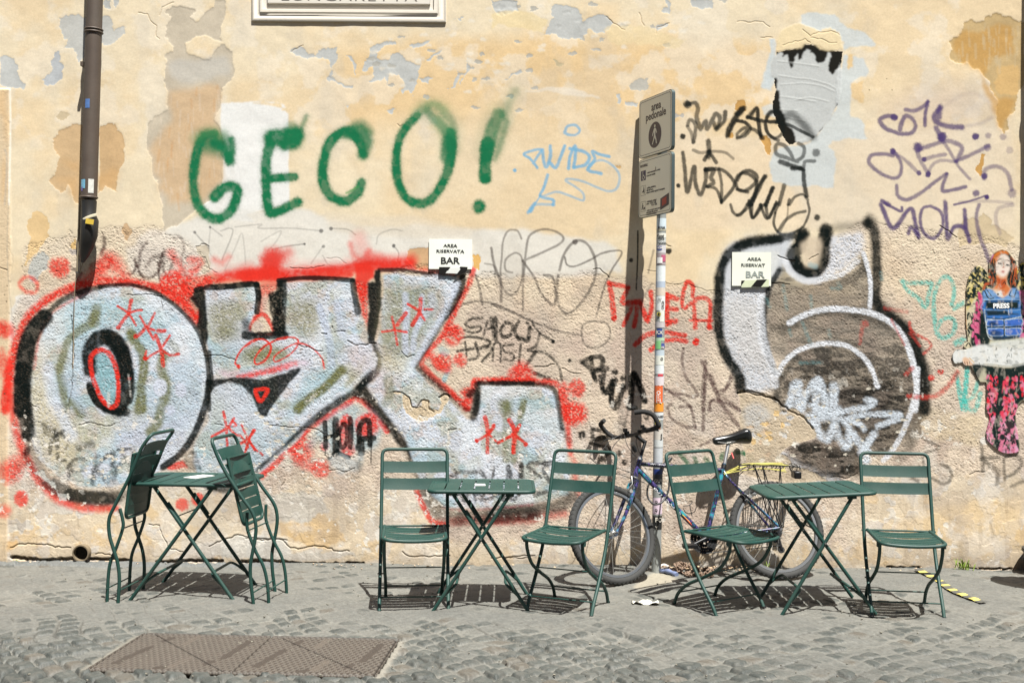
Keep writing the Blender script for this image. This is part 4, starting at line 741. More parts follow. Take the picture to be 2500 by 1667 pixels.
    for t, wd in (('G1470,1100 1460,1200 1490,1320 1570,1430 1560,1470 1450,1450 1300,1410', 22), ('G1640,1200 1620,1400 1620,1568', 28), ('G1610,1200 1680,1350 1740,1450 1900,1568', 26), ('G1850,1310 1800,1400 1740,1430', 24), ('G1660,1568 1690,1500 1740,1510', 22), ('K1300,140 1400,200 1520,290 1560,450', 20), ('K1380,270 1350,300 1380,380 1480,440 1560,450', 24), ('K1440,290 1530,290', 22), ('K1640,20 1630,200 1620,470', 26), ('K1680,50 1740,230 1840,370 1900,450', 32), ('K1850,20 1780,180', 22), ('K1680,320 1670,260 1740,240 1900,320', 22), ('K1600,590 1680,550', 22)):
        L('G', t, wd, BT, .7, wd*.25, .5)
    # green daubs behind chair
    for t in ('K1430,640 1500,720', 'K1555,680 1570,720', 'K1640,690 1660,720', 'L60,650 110,690 120,720', 'K1880,640 1960,650 2000,700', 'K1770,650 1760,690'):
        L('K', t, 36, (52, 112, 76), .8, 10, .3)
    # --- big black-and-white piece
    DK = (44, 45, 43); SV = (244, 248, 254)
    P('G', '1760,680 1740,480 1800,330 1900,280 2195,250 H0,240 440,220 H350,500 250,650 210,800 220,1000 290,1400 K1900,200 H0,1430 G1930,1400 1800,1200 1750,900', (218, 224, 232), .92, 12, 4, .3); P('G', '1850,370 2195,350 2195,480 2100,640 1830,640', (236, 238, 234), .8, 10, 3, .1)
    P('G', '1790,700 1950,720 2080,760 2080,900 2100,1100 2160,1280 2000,1250 1850,1100 1800,900', (224, 220, 214), .6, 30, 8, .6); P('H', '700,240 950,210 970,330 900,420 740,540 620,600 480,590 380,500 350,420 420,300 480,480 560,540 660,500 690,400', (226, 230, 238), .9, 12, 4, .35)
    P('H', '340,440 460,590 640,590 900,500 960,380 1020,500 1020,780 1150,870 1290,1040 1380,1250 1370,1500 L1300,500 1150,650 1000,640 960,800 600,840 370,680 400,560 600,520 570,400 480,330 H290,1568 280,1400 380,1180 240,1100 200,900 220,700', DK, .86, 18, 5, .2, streak=.38)
    P('H', '250,620 420,600 600,640 820,620 980,600 1000,760 820,780 600,780 400,860 330,960 220,900', (184, 170, 152), .8, 40, 10, .2, .2, streak=.8); P('H', '480,900 800,860 1100,900 1250,1080 1100,1020 900,1010 700,1040 500,1060 360,1200 250,1200 230,1000', (166, 156, 142), .7, 40, 10, .2, .2, streak=.85)
    P('H', '330,1568 400,1300 560,1180 780,1160 960,1260 1050,1400 1080,1568 L400,0 300,100', (30, 29, 27), .6, 40, 8, .2, streak=.4); P('L', '420,200 600,100 800,150 1100,60 1300,40 1340,400 1200,640 1000,640 760,500 600,400', (18, 20, 18), .85, 40, 8, .2, .05, streak=.3)
    P('L', '0,700 340,660 500,760 700,860 900,830 500,860 200,800', (210, 206, 196), .0, 10); L('L', '320,650 450,750 600,820 760,870', 90, (222, 226, 232), .75, 40, .5, .4)
    P('L', '360,620 500,560 640,560 760,640 960,640 940,820 760,850 560,780', (30, 30, 26), .92, 14, 6, .15, .1, streak=.45)
    bk('G', '2195,262 2000,290 1880,330 1800,400 1750,520 1740,680 1730,850 1750,1020 1810,1180 1890,1300 1910,1420', 56, .95, 18); bk('H', '0,310 120,265 300,255 440,240', 46, .85, 20); bk('H', '500,230 480,310 430,380 450,460 520,520 600,510 660,420 660,280 680,200', 76, .96, 16); D('H', '505,230', 50, B, .9, 30); D('H', '675,200', 50, B, .6, 36); D('H', '1010,130', 46, B, .85, 36); bk('H', '680,190 850,160 1000,150', 40, .4, 30); bk('H', '1000,140 1040,180 1060,300 1070,500 1060,700 1090,790 1200,870 1320,1000 1400,1200 1430,1400 1440,1568', 58, .92, 22); bk('L', '1430,0 1440,150 1410,300 1370,420 1330,560 1260,680', 60, .65, 34, .3)
    P('H', '480,300 520,480 620,480 650,330 640,250 560,240', (226, 208, 182), .85, 10, 3, .5); L('H', '560,460 600,470', 40, (160, 200, 206), .5, 12, .4)
    bk('H', '320,500 240,660 205,850 210,1000 250,1180 300,1300', 30, .9, 12); bk('H', '960,380 980,480 1010,600 1010,760', 20, .6, 14); bk('H', '350,960 430,920', 60, .5, 30); bk('H', '300,1568 300,1420 340,1300', 34, .6, 20)
    bk('H', '1060,760 1180,850 1300,980 1390,1180 1420,1380 1420,1568', 70, .75, 40); bk('H', '430,880 600,830 800,830 1000,860 1160,930', 34, .5, 24); bk('H', '340,1330 440,1180 600,1110 780,1110 920,1180 1010,1290', 30, .45, 24)
    sv = lambda fr, t, wd=40, op=.95: L(fr, t, wd, SV, op, wd*.22, .35, halo=.15)
    sv('H', '400,905 500,850 620,810 740,795 880,805 1030,830 1160,890 1260,990 1320,1120 1360,1280 1375,1450 1360,1568', 42); sv('H', '310,1300 350,1220 440,1130 560,1080 700,1060 840,1080 960,1160 1030,1260 1070,1380', 36); sv('H', '965,370 1000,480 1020,600 1015,780', 34); sv('H', '180,680 180,850 200,1050 270,1250 290,1380', 60, .7); sv('H', '370,440 420,520 520,580 620,580', 50, .7); sv('H', '640,570 800,530 920,430', 40, .7)
    sv('L', '1380,0 1375,150 1330,320 1270,480 1190,620 1120,700', 38, .85); L('H', '1060,1370 1075,1390', 40, SV, .9, 8)
    for t, wd in (('400,280 440,120 470,110 470,300', 60), ('490,320 530,200 620,90 680,280', 56), ('620,90 600,200 600,400 620,480 690,540 740,440', 56), ('740,130 740,300 760,470 800,560 840,590 860,500', 60), ('560,280 720,330 900,310 1010,290 1050,250 990,240', 46), ('800,380 960,600 1000,640', 50), ('980,600 1050,500', 50), ('840,380 980,350 1240,350 1250,370 1080,440', 44), ('850,390 950,430 970,460', 40), ('560,380 760,330', 90), ('960,640 990,700', 60)):
        L('L', t, wd, (228, 238, 248), .92, wd*.3, .4, .1)
    # teal and red on the right
    TQ = (86, 204, 190)
    for fr, t, wd in (('H', '1260,580 1290,600 1480,600 1470,660 1440,780 1390,720 1300,650 1270,590', 34), ('H', '1640,760 1660,690 1650,600 1600,550 1540,600 1510,700 1505,820 1530,980 1580,1020 1650,980 1665,900 1620,860 1560,890 1530,940', 34), ('H', '1660,790 1730,750', 40), ('H', '1680,1060 1730,1030', 50), ('H', '1760,1250 1750,1400 1745,1568', 36), ('H', '1680,1290 1690,1420 1720,1568', 20), ('L', '1760,0 1750,120 1740,200 1730,250 1800,220 1850,80', 30), ('L', '1680,50 1710,180 1720,300', 24), ('L', '1740,250 1790,320 1830,300 1860,190', 36)):
        L(fr, t, wd, TQ, .75, wd*.3, .5)
    CY2 = (120, 170, 172)
    for t in ('350,620 380,800', '500,900 560,1060', '560,700 570,780', '220,720 250,780', '400,960 410,1000', '700,960 710,1010', '1100,520 1110,570', '480,1210 650,1205', '720,640 790,640 770,600'):
        L('H', t, 24, CY2, .4, 12, .6)
    RR = (206, 70, 60)
    for fr, t, wd, o in (('H', '1130,790 1300,820', 30, .4), ('H', '1320,900 1340,970 1460,1040 1480,1090 1430,1135', 22, .8), ('H', '1320,980 1400,1080', 20, .5), ('H', '1180,880 1280,1070', 18, .6), ('H', '960,900 940,1060', 30, .45), ('H', '1290,1300 1340,1250', 30, .7), ('H', '1310,1465 1450,1470 1560,1440 1650,1350 1690,1280', 34, .55), ('H', '980,900 990,920', 34, .5), ('L', '1310,210 1480,220 1600,140 1680,20', 34, .5)):
        L(fr, t, wd, RR, o, wd*.35, .5)
    D('H', '1555,1278', 24, (222, 60, 50), .9, 6, asp=.8); D('H', '1487,1325', 24, (222, 60, 50), .9, 6, asp=.9)
    GK2 = (96, 90, 80)
    for t, wd in (('1870,560 1880,700 1880,780', 30), ('1860,680 2000,680', 34), ('1880,700 1990,780 1990,880', 34), ('2040,700 2050,850', 24), ('2040,680 2120,660 2180,720 2120,800 2050,830', 26), ('2100,900 2195,860', 30), ('1400,450 1420,530 1550,600 1440,640', 20), ('1560,730 1620,760 1640,830 1590,880 1490,840', 24), ('1330,820 1380,860', 30), ('1420,660 1430,760', 18)):
        L('L', t, wd, GK2, .7, wd*.35, .5)

def wear_wall(W):
    g = W.chip
    # thick step where the render has fallen off low on the right
    g('G', '1890,1440 1960,1425 2040,1440 2195,1500 H0,1430 60,1420 140,1450 230,1470 310,1510 330,1568 L420,300 520,370 580,450 600,520 560,540 370,610 330,650 420,740 700,860 300,860 0,800 K1950,720 1900,420 1900,220', (216, 198, 170), -.007, 6, .9, rough=.8)
    W.poly('L', '60,300 200,280 260,380 200,480 80,460', (206, 212, 216), .6, 14, 8, .5)
    for i in range(26):
        r = random.Random(i+60); x = r.uniform(60, 420); y = r.uniform(300, 720)
        s_ = ' '.join('%f,%f' % (x+r.uniform(10, 46)*math.cos(k*1.05), y+r.uniform(8, 30)*math.sin(k*1.05)) for k in range(6))
        g('L', s_, [(236, 226, 206), (240, 206, 150), (216, 214, 210), (226, 200, 170)][i % 4], -.003, 3)
    W.crack('G', '1890,1445 1960,1420 2040,1440 2195,1500', 3.6, -.016, (60, 52, 40), .003); W.crack('L', '0,190 50,170 140,200 280,220 330,270 420,330 520,380 560,430 580,460', 3.8, -.016, (60, 50, 40), .003)
    g('J', '1130,180 1180,175 1240,210 1270,280 1330,290 1350,240 1400,235 1430,310 1480,310 1500,270 1490,210 1550,210 1560,240 1500,330 1420,370 1350,400 1270,370 1200,270 1200,200', (228, 208, 176), -.007, 4)
    W.crack('J', '1130,178 1200,185 1250,220 1270,290 1310,300 1350,240 1400,250 1400,310 1440,330', 3, -.012, (60, 50, 40), .003); W.crack('J', '1480,220 1520,195 1560,215', 4, -.02, (30, 26, 22), 0); W.crack('J', '1550,470 1610,460', 3, -.01)
    for t, wd in (('F780,1040 830,1070 900,1070 1000,1060', 2.6), ('F580,985 620,990', 3), ('F680,975 760,970', 2.6), ('F400,1070 520,1110 590,1120', 2.2), ('F1190,1120 1240,1170 1290,1150', 1.8), ('E1560,1155 1620,1150 1720,1160 1800,1190', 2.2), ('F660,930 665,945', 3), ('H250,600 340,600 400,610', 2), ('H310,390 380,420 440,430', 2), ('H550,420 620,380', 1.6), ('H1550,160 1620,200 1680,250', 1.6), ('G330,1240 400,1240 480,1220', 2.2), ('G540,1250 600,1280 680,1290', 1.6), ('G780,495 830,490 900,560', 1.5), ('E970,690 1110,685 1240,700 1240,800', 1.4), ('I600,430 680,410 820,440 880,420', 2), ('I1640,420 1700,430', 1.5), ('J440,450 560,470 600,500', 2), ('J170,430 300,440 420,450', 1.6), ('L720,830 780,825 830,840 920,800', 2.4), ('L1780,810 1830,785 1890,790', 2.2), ('J640,780 700,770 760,790 830,760', 2), ('J270,900 300,850', 2), ('I240,270 300,300', 1.6), ('I1140,1190 1220,1200 1250,1290 1290,1370 1400,1400', 2)):
        W.crack('F', t, wd, -.008, (110, 96, 78), .002)
    # flaked specks in the graffiti
    for i in range(240):
        r = random.Random(i+4000)
        if i < 90: x = r.gauss(230, 110); y = r.gauss(1130, 34)
        elif i < 150: x = r.gauss(720, 90); y = r.gauss(1080, 40)
        elif i < 190: x = r.gauss(2100, 90); y = r.gauss(1080, 50)
        else: x = r.uniform(520, 1320); y = r.uniform(1000, 1260)
        q = r.uniform(1.5, 7)
        s_ = ' '.join('%f,%f' % (x+q*r.uniform(.5, 1.6)*math.cos(k*1.26), y+q*.7*r.uniform(.5, 1.4)*math.sin(k*1.26)) for k in range(5))
        g('Z', s_, (226, 218, 200), -.0025, 1.5, .9)
    g('I', '250,790 330,770 350,830 420,870 440,950 520,960 510,1010 450,1010 440,930 330,850', (214, 216, 210), -.003, 3, .7)
    # ledges and gaps low down
    for t, wd in (('I80,1370 150,1340 260,1340 380,1350 470,1370 540,1370', 3), ('I730,1420 780,1410 860,1430', 2.4), ('J0,1300 100,1310 200,1305 280,1310 340,1370 400,1380 500,1360 600,1360 700,1395 790,1395', 3), ('I1600,1360 1700,1310 1820,1270 1900,1290 2195,1310', 2.6), ('J1200,1400 1240,1430 1400,1440 1560,1430', 2.6), ('K0,1450 150,1440 330,1430', 2.6), ('K100,1450 300,1450', 2)):
        W.crack('I', t, wd, -.010, (150, 132, 104), .004)
    for t, wd in (('I90,1445 250,1460 420,1465 560,1455', 6), ('I680,1455 850,1455 1000,1470', 5), ('I1200,1480 1400,1470 1700,1470', 5), ('I1850,1475 1980,1470 2195,1480', 5), ('J0,1480 200,1480 420,1490', 4), ('L1150,1520 1280,1525 1400,1520', 4), ('J440,1495 900,1485', 3), ('K1100,1540 1500,1548', 4), ('L1700,1530 2100,1530', 3)):
        W.crack('I', t, wd*1.5, -.05, (14, 13, 10), 0); W.crack('I', t, wd*.9, -.02, (10, 10, 8), 0)
    full = (slice(0, W.h), slice(0, W.w)); sz = (W.h, W.w); Y_ = W.xy(full)[1]
    pits = sst(.80, .86, vnoise(*sz, 1.5, 431)*.6+.4*fbm(*sz, 16, 433, 3)+.16)*W.rough; W.hgt -= pits*.0016; W.over(full, pits*.2, (112, 96, 80))
    fl = sst(.66, .69, fbm(*sz, 8, 441, 4))*sst(.50, .62, fbm(*sz, 60, 443, 3))*sst(820, 1080, Y_); W.hgt -= fl*.0009; W.over(full, fl*.85, (244, 238, 226))
    Y_ = W.xy((slice(0, W.h), slice(0, W.w)))[1]; gr = sst(1318, 1385, Y_)*(.25+.75*fbm(W.h, W.w, 18, 401, 4, 2)); W.over((slice(0, W.h), slice(0, W.w)), gr*.5, (120, 104, 84))
    dr = sst(.57, .66, fbm(W.h, W.w, 40, 411, 4, .25))*sst(900, 1150, Y_); W.over((slice(0, W.h), slice(0, W.w)), dr*.18, (130, 112, 96))
    W.crack('E', '545,850 550,950 560,1050 560,1200 555,1300 540,1450 520,1540', 2.6, -.010, (60, 56, 50), 0); W.line('E', '560,960 562,1080 555,1250', 9, (222, 196, 160), .9)
    for t in ('D1145,605', 'D1010,690', 'D1185,690', 'E55,740', 'E60,620', 'E170,470', 'E40,690', 'I40,190', 'L1640,1568'):
        W.dot('D', t[1:] if t[0] == 'D' else t[1:], 5, (90, 80, 60), .8) if t[0] == 'D' else W.dot(t[0], t[1:], 6, (90, 80, 60), .8)
    W.crack('B', '1160,950 1180,970 1195,960', 1.4, -.004, (70, 60, 50), 0)
    W.dot('H', '1895,-900', 1, (0, 0, 0)); W.dot('L', '1893,550', 30, (250, 246, 236), .95, 4)
    # relief: grit of the rough render
    h, w = W.h, W.w; R = W.rough
    fine = vnoise(h, w, .9, 201); mid = vnoise(h, w, 1.7, 202); big = fbm(h, w, 9, 203, 3, 1.5); lo = fbm(h, w, 60, 205, 4)
    ridg = 1-np.abs(2*fbm(h, w, 7, 207, 3, 1.6)-1)
    W.hgt += R*((fine-.5)*.0017+(mid-.5)*.0019+(big-.5)*.0020+sst(.8, .95, ridg)*-.0006)
    W.hgt += (lo-.5)*.006+(fbm(h, w, 22, 209, 4)-.5)*.0016*(1-R)
    W.col *= (1-.10*R*(fine-.5)[...])[..., None] if False else 1
    return W
# ------------------------------------------------------------------ the wall as geometry
WGAIN = .60
def build_wall():
    W = paint_wall(); graffiti(W); wear_wall(W)
    c, s = math.cos(ROLL), math.sin(ROLL); k = WALLD/FPX
    # grid in wall metres follows the photo grid (turned by the camera's roll)
    px = W.x0+np.arange(W.w)*W.step-1250; py = 833.5-(W.y0+np.arange(W.h)*W.step)
    U, Vv = np.meshgrid(px, py)
    Xw = (U*c-Vv*s)*k; Zw = CAMH+(U*s+Vv*c)*k
    P = np.stack([Xw, -W.hgt, Zw], -1)
    # plain ring of wall round the painted field
    def pad(a, v): return np.pad(a, ((2, 2), (2, 2), (0, 0)) if a.ndim == 3 else 2, constant_values=v)
    col = np.pad(W.col, ((2, 2), (2, 2), (0, 0)), mode='edge'); rg = np.pad(W.rough, 2, mode='edge')*.5
    edge = np.ones((W.h+4, W.w+4), bool); edge[2:-2, 2:-2] = False
    col[edge] = lin((240, 214, 172))
    Pp = np.pad(P, ((2, 2), (2, 2), (0, 0)), mode='edge')
    hx = 7.5
    Pp[:, 0, 0] = -hx; Pp[:, 1, 0] = P[0, 0, 0]-.08; Pp[:, -1, 0] = hx; Pp[:, -2, 0] = P[0, -1, 0]+.08
    Pp[0, :, 2] = 13; Pp[1, :, 2] = P[0, 0, 2]+.08; Pp[-1, :, 2] = -.6; Pp[-2, :, 2] = P[-1, 0, 2]-.05
    Pp[edge & (np.abs(Pp[..., 1]) > -1), 1] = 0
    o = grid_obj('graffiti_wall', Pp, col, rg, attr_mat('painted plaster', .92, WGAIN, 1.0, 210, 60, .09))
    tag(o, 'long cream plaster building wall covered in graffiti and peeling paint', 'wall')
    b = MB().box((0, .30, 6.2), (15, .5, 13.6)); b.build('masonry', mat('plain render', (225, 200, 165), .9), o)
    return o

# ------------------------------------------------------------------ ground
def hash2(i, j, k):
    h = (i.astype(np.int64)*73856093) ^ (j.astype(np.int64)*19349663) ^ (k*83492791)
    h = (h ^ (h >> 13))*1274126177; return ((h ^ (h >> 16)) & 0xffff)/65535.
def build_opposite():
    """unseen house front added behind the camera: it closes off that half of the sky"""
    t = empty('house_facade', (0, -12.2, 0)); tag(t, 'shaded ochre house front across the lane, facing the graffiti wall', 'building')
    PL = mat('ochre house plaster', (196, 150, 104), .9, 0, .12, 2, .3, 40); ST = mat('window stone', (206, 198, 180), .8); SHU = mat('brown shutters', (84, 66, 50), .7)
    b = MB(); wx = [-9, -5.4, -1.8, 1.8, 5.4, 9]; zs = [1.2, 5.0, 8.8]; hw, hh = .55, 1.9
    xs = sorted([-13, 13]+[x-hw for x in wx]+[x+hw for x in wx]); zz = sorted([-.3, 13]+[z for z in zs]+[z+hh for z in zs])
    for i in range(len(xs)-1):
        for j in range(len(zz)-1):
            if i % 2 == 1 and j % 2 == 1: continue
            b.box(((xs[i]+xs[i+1])/2, -.2, (zz[j]+zz[j+1])/2), (xs[i+1]-xs[i], .4, zz[j+1]-zz[j]))
    b.build('facade', PL, t)
    MB().box((0, .2, 13.1), (26.4, .9, .22)).build('cornice', ST, t)
    for x in wx:
        for z in zs:
            w = MB().box((x, .02, z-.05), (1.3, .14, .1)).build('window_sill', ST, t)
            MB().box((x, -.2, z+hh/2), (2*hw, .06, hh)).build('shutter', SHU, t)
def build_ground():
    xs = np.arange(-4.1, 4.1, .0065); ys = np.arange(-4.4, .06, .0075)
    xs = np.concatenate([[-40, -15, -7, -5], xs, [5, 7, 15, 40]]); ys = np.concatenate([[-40, -20, -11, -7, -5.5, -4.9], ys, [.3]])[::-1]
    X, Y = np.meshgrid(xs, ys); h, w = X.shape
    inner = (np.abs(X) < 4.12) & (Y > -4.45)
    wx = (up(np.random.RandomState(1).rand(12, 20), h, w)-.5)*.16; wy = (up(np.random.RandomState(2).rand(12, 20), h, w)-.5)*.16
    a = math.radians(38); cell = .100
    gx = ((X+wx)*math.cos(a)+(Y+wy)*math.sin(a))/cell; gy = (-(X+wx)*math.sin(a)+(Y+wy)*math.cos(a))/cell
    f1 = np.full((h, w), 9.); f2 = np.full((h, w), 9.); idn = np.zeros((h, w))
    bi, bj = np.floor(gx).astype(int), np.floor(gy).astype(int)
    for di in (-1, 0, 1):
        for dj in (-1, 0, 1):
            i, j = bi+di, bj+dj; jx = hash2(i, j, 1)*.26+.37; jy = hash2(i, j, 2)*.26+.37
            dx, dy = np.abs(gx-i-jx), np.abs(gy-j-jy); d = (dx**3+dy**3)**(1/3.)
            c1 = d < f1; f2 = np.where(c1, f1, np.minimum(f2, d)); idn = np.where(c1, hash2(i, j, 3), idn); f1 = np.where(c1, d, f1)
    e = f2-f1
    nA = fbm(h, w, 90, 71, 4, 1.2); nB = fbm(h, w, 9, 72, 3); nC = vnoise(h, w, 1.4, 73); nD = fbm(h, w, 26, 75, 4, 1.4); nE = vnoise(h, w, 3.2, 79)
    dome = sst(.0, .34, e)*(.75+.5*idn)+.10*(nB-.5)+.3*(idn-.5)
    # how deep dust and mortar fill the joints: deep in the trodden middle, shallow toward the road
    fill = .95+1.1*(nD-.5)+.9*(nA-.5)
    fill += .35*sst(-2.0, -1.45, Y)*(1-.35*sst(-.35, -.1, Y))-.55*sst(-2.45, -2.95, -(-Y) if False else Y)*0
    fill -= .62*(1-sst(-3.3, -1.5, Y))+.10
    fill -= .38*(1-sst(-2.2, -1.3, Y))*(1-sst(-1.9, -1.0, X))
    hs = np.maximum(dome, fill)
    st = sst(-.04, .20, dome-fill)
    z = .024*(np.minimum(hs, 1.25)-.9)+(nA-.5)*.03+.0015*(nB-.5)+.0012*(nC-.5)*(1-st)
    gap = (1-sst(.03, .12, e))*sst(.49, .60, fbm(h, w, 20, 90, 3))*(1-sst(-2.4, -1.2, Y)*.75)
    z -= .016*gap
    dust = lin((182, 180, 169)); d2 = lin((164, 164, 156)); stone = lin((128, 133, 127)); s2 = lin((94, 101, 97)); br = lin((140, 133, 120))
    fg = (1-sst(-2.95, -2.1, Y))[..., None]; dust = dust*(1-.26*fg); d2 = d2*(1-.24*fg)  # dust nearer the stone tone in front, plus a vignette put into the colour
    t = (nA*.5+nD*.5)[..., None]; t = np.clip((t-.35)/.3, 0, 1)
    col = dust*(1-t)+d2*t; edge_l = ((1-sst(.0, .10, np.abs(e-.10)))*(1-st)*.09)[..., None]
    sc = stone*(1-idn[..., None])+s2*idn[..., None]; bm_ = (hash2(bi, bj, 9) > .88)[..., None]; sc = np.where(bm_, br, sc)
    ghost = (sst(.05, .3, e)*.13*(1-st))[..., None]
    col = col*(1-ghost)+sc*ghost
    sm = st*(.55+.4*sst(-1.5, -2.7, Y)*0+.35*sst(.35, .65, nE))
    col = col*(1-sm[..., None])+sc*sm[..., None]
    col = col*(1-edge_l)+lin((206, 200, 184))*edge_l
    ng = gap[..., None]*.9; col = col*(1-ng)+lin((52, 50, 42))*ng
    col *= (.90+.2*nC)[..., None]; col *= (.92+.16*nE)[..., None]; sp_ = np.random.RandomState(8).rand(h, w); col *= (.88+.24*sp_)[..., None]; col *= (1-.25*(sp_ > .985))[..., None]; z += (sp_-.5)*.0012
    # pale patch of cement at the foot of the sign post, strips of mortar beside the cast iron cover
    def patch(pp, c, op, jg_=.03):
        nonlocal col, z
        P2 = jag(np.array([(v.x, v.y) for v in pp]), jg_, 3, 5)
        ins = np.zeros((h, w), bool); xs_, ys_ = X[0], Y[:, 0]; q = np.vstack([P2, P2[:1]])
        for (ax, ay), (bx, by) in zip(q[:-1], q[1:]):
            if ay == by: continue
            jj = np.where((ys_ >= min(ay, by)) & (ys_ < max(ay, by)))[0]
            if len(jj): ins[jj] ^= xs_[None, :] < (ax+(ys_[jj]-ay)*(bx-ax)/(by-ay))[:, None]
        aa = blur(ins.astype(float), 1)[..., None]*op; col = col*(1-aa)+lin(c)*(.93+.14*nE[..., None])*aa
        z = z*(1-aa[..., 0])+(.002+(nA-.5)*.02)*aa[..., 0]
    patch([at_z(1545, 1433), at_z(1590, 1402), at_z(1622, 1398), at_z(1660, 1420), at_z(1600, 1432), at_z(1560, 1438)], (232, 222, 198), .95)
    patch([at_z(975, 1562), at_z(992, 1564), at_z(940, 1640), at_z(928, 1660), at_z(912, 1655)], (214, 208, 192), .9, .015)
    patch([at_z(351, 1547), at_z(330, 1552), at_z(270, 1590), at_z(190, 1640), at_z(212, 1636)], (200, 194, 178), .8, .015)
    # worn stones showing along the foot of the wall at left
    kx = (np.abs(Y+.09) < .07)*(X < -1.6); col = np.where(kx[..., None], col*.3+lin((160, 164, 162))*.7, col); z += kx*.012*sst(.3, .6, nE)
    z = np.where(inner, z, -.004)
    MC = [at_z(351, 1547), at_z(975, 1562), at_z(917, 1653), at_z(210, 1636)]
    # keep the ground below the iron cover
    mp_ = np.array([(v.x, v.y) for v in MC]); ins = np.ones((h, w), bool)
    for i in range(4):
        p, q = mp_[i], mp_[(i+1) % 4]; ins &= ((q[0]-p[0])*(Y-p[1])-(q[1]-p[1])*(X-p[0])) <= .0
    z = np.where(ins, -.03, z)
    # sunken line along the wall foot at left
    P = np.stack([X, Y, z], -1)
    o = grid_obj('cobbled_street', P, col, np.where(inner, .6, .3), attr_mat('basalt cobbles', .62, .285, 1.0, 120, 45, .14, .3))
    tag(o, kind='structure')
    return o, MC
GREEN = mat('dark green enamel', (10, 58, 50), .42, 0, .18, 30, .14, 260, coat=0, chips=(118, 112, 92))
STEEL = mat('worn steel', (170, 172, 170), .35, .9, .1)
WHITE = mat('white card', (226, 228, 222), .7, 0, .04)
BLACK = mat('black plastic', (26, 27, 27), .45, 0, .15)
INK = mat('dark ink', (36, 34, 34), .8, 0, .05)
R_T = .0106
def copy_tree(o, parent=None):
    c = o.copy(); scene.collection.objects.link(c); c.parent = parent
    for ch in list(o.children): copy_tree(ch, c)
    return c
def slat(mb, c0, c1, up_, nrm, wd, sag, t=.003, n=12):
    """curved strip from c0 to c1, width wd along up_, bowed by sag along nrm"""
    rows = []
    for j in range(4):
        v = (j/3-.5)*wd; r = []
        for i in range(n+1):
            u = i/n; r.append(Vector(c0).lerp(Vector(c1), u)+Vector(up_)*v+Vector(nrm)*(sag*(1-(2*u-1)**2)+.0015*(1-(2*j/3-1)**2)))
        rows.append(r)
    mb.slab(rows, 0, Vector(nrm)*t)
def arch(a, b, r=.060):
    """up one tube, round the top, down the other"""
    ka = [p for p in a if (p-a[0]).length > r*1.15]; kb = [p for p in b if (p-b[0]).length > r*1.15]
    return ka[::-1]+fillet([ka[0], a[0], b[0], kb[0]], r, 8)[1:-1]+kb
def make_chair():
    t = empty('bistro_chair')
    def sd(p, x): return [Vector((x, a, b)) for a, b in p]
    long_ = [(.245, .90), (.17, .665), (.10, .46), (.045, .33), (-.06, .175), (-.15, .06), (-.188, -.004)]
    lp = smooth3(sd(long_, -.2), 6); rp = [Vector((.2, p.y, p.z)) for p in reversed(lp)]
    path = arch(lp, rp[::-1])
    path = [q for i, q in enumerate(path) if i == 0 or (q-path[i-1]).length > .004]
    b = MB(); b.tube(path, R_T, 12); b.build('frame', GREEN, t)
    sh = smooth3([(0, -.26, .432), (0, -.25, .37), (0, -.18, .275), (0, -.04, .195), (0, .08, .135), (0, .155, .07), (0, .19, -.004)], 6)
    for s in (-1, 1):
        b = MB(); b.tube([Vector((s*.172, p.y, p.z)) for p in sh], R_T*.95, 12); b.build('leg', GREEN, t)
        MB().box((s*.182, -.26, .43), (.012, .03, .03)).build('leg_bracket', GREEN, t)
        MB().tube([(s*.164, -.035, .193), (s*.216, -.035, .193)], .0045, 8).build('pivot_pin', STEEL, t)
        MB().tube([(s*.176, .095, .45), (s*.214, .095, .45)], .006, 8).build('seat_pin', GREEN, t)
        MB().disc((s*.2, -.189, .003), (0, .4, 1), .0125, .012, 10).build('foot_cap', BLACK, t); MB().disc((s*.172, .19, .003), (0, -.3, 1), .0125, .012, 10).build('foot_cap', BLACK, t)
    for (y, z, w, r) in ((-.137, .075, .2, .0045), (.15, .078, .172, .0045), (-.125, .245, .172, .0038)):
        b = MB(); b.tube([(-w, y, z), (w, y, z)], r, 8); b.build('stretcher', GREEN, t)
    b = MB()
    rim = fillet([(-.18, .092, .452), (-.18, -.335, .443), (.18, -.335, .443), (.18, .092, .452)], .06, 8)
    rim = [Vector((p.x, p.y, p.z-.012*(1-(p.x/.18)**2))) for p in rim]
    rim2 = []
    for p, q in zip(rim[:-1], rim[1:]):
        k = max(1, int((q-p).length/.03)); rim2 += [p.lerp(q, i/k) for i in range(k)]
    rim2.append(rim[-1]); rim2 = [Vector((p.x, p.y, .445+.007*(p.y+.33)/.42-.012*(1-min(1, abs(p.x/.18))**2)*(p.y < -.2))) for p in rim2]
    b.tube(rim2, .0105, 12); b.tube([(-.18, .092, .452), (.18, .092, .452)], .006, 8)
    for i in range(6):
        y = .062-i*.066; w = .174 if i < 5 else .165
        slat(b, (-w, y, .453), (w, y, .453), (0, 1, -.01), (0, 0, -1), .057, .012+.004*(i > 2))
    b.build('seat', GREEN, t)
    d = Vector((0, .075, .235)).normalized(); n = Vector((0, 1, -.32)).normalized()
    for zz in (.797, .697):
        y = .17+(zz-.665)*.319; b = MB(); slat(b, (-.195, y, zz), (.195, y, zz), d, n, .071, .016, .0025, 14); b.build('back_slat', GREEN, t)
    return t
CH = make_chair()
chairs = [(-.575, 6.66, -5, 'green folding chair facing the street at the left side of the middle table'),
          (.355, 6.62, 24, 'green folding chair before the front bicycle wheel, its seat turned toward the middle table'),
          (1.235, 6.66, -36, 'green folding chair before the bicycle frame, its seat turned toward the right table'),
          (2.312, 6.60, 8, 'green folding chair at the right side of the right table, beside the hazard tape')]
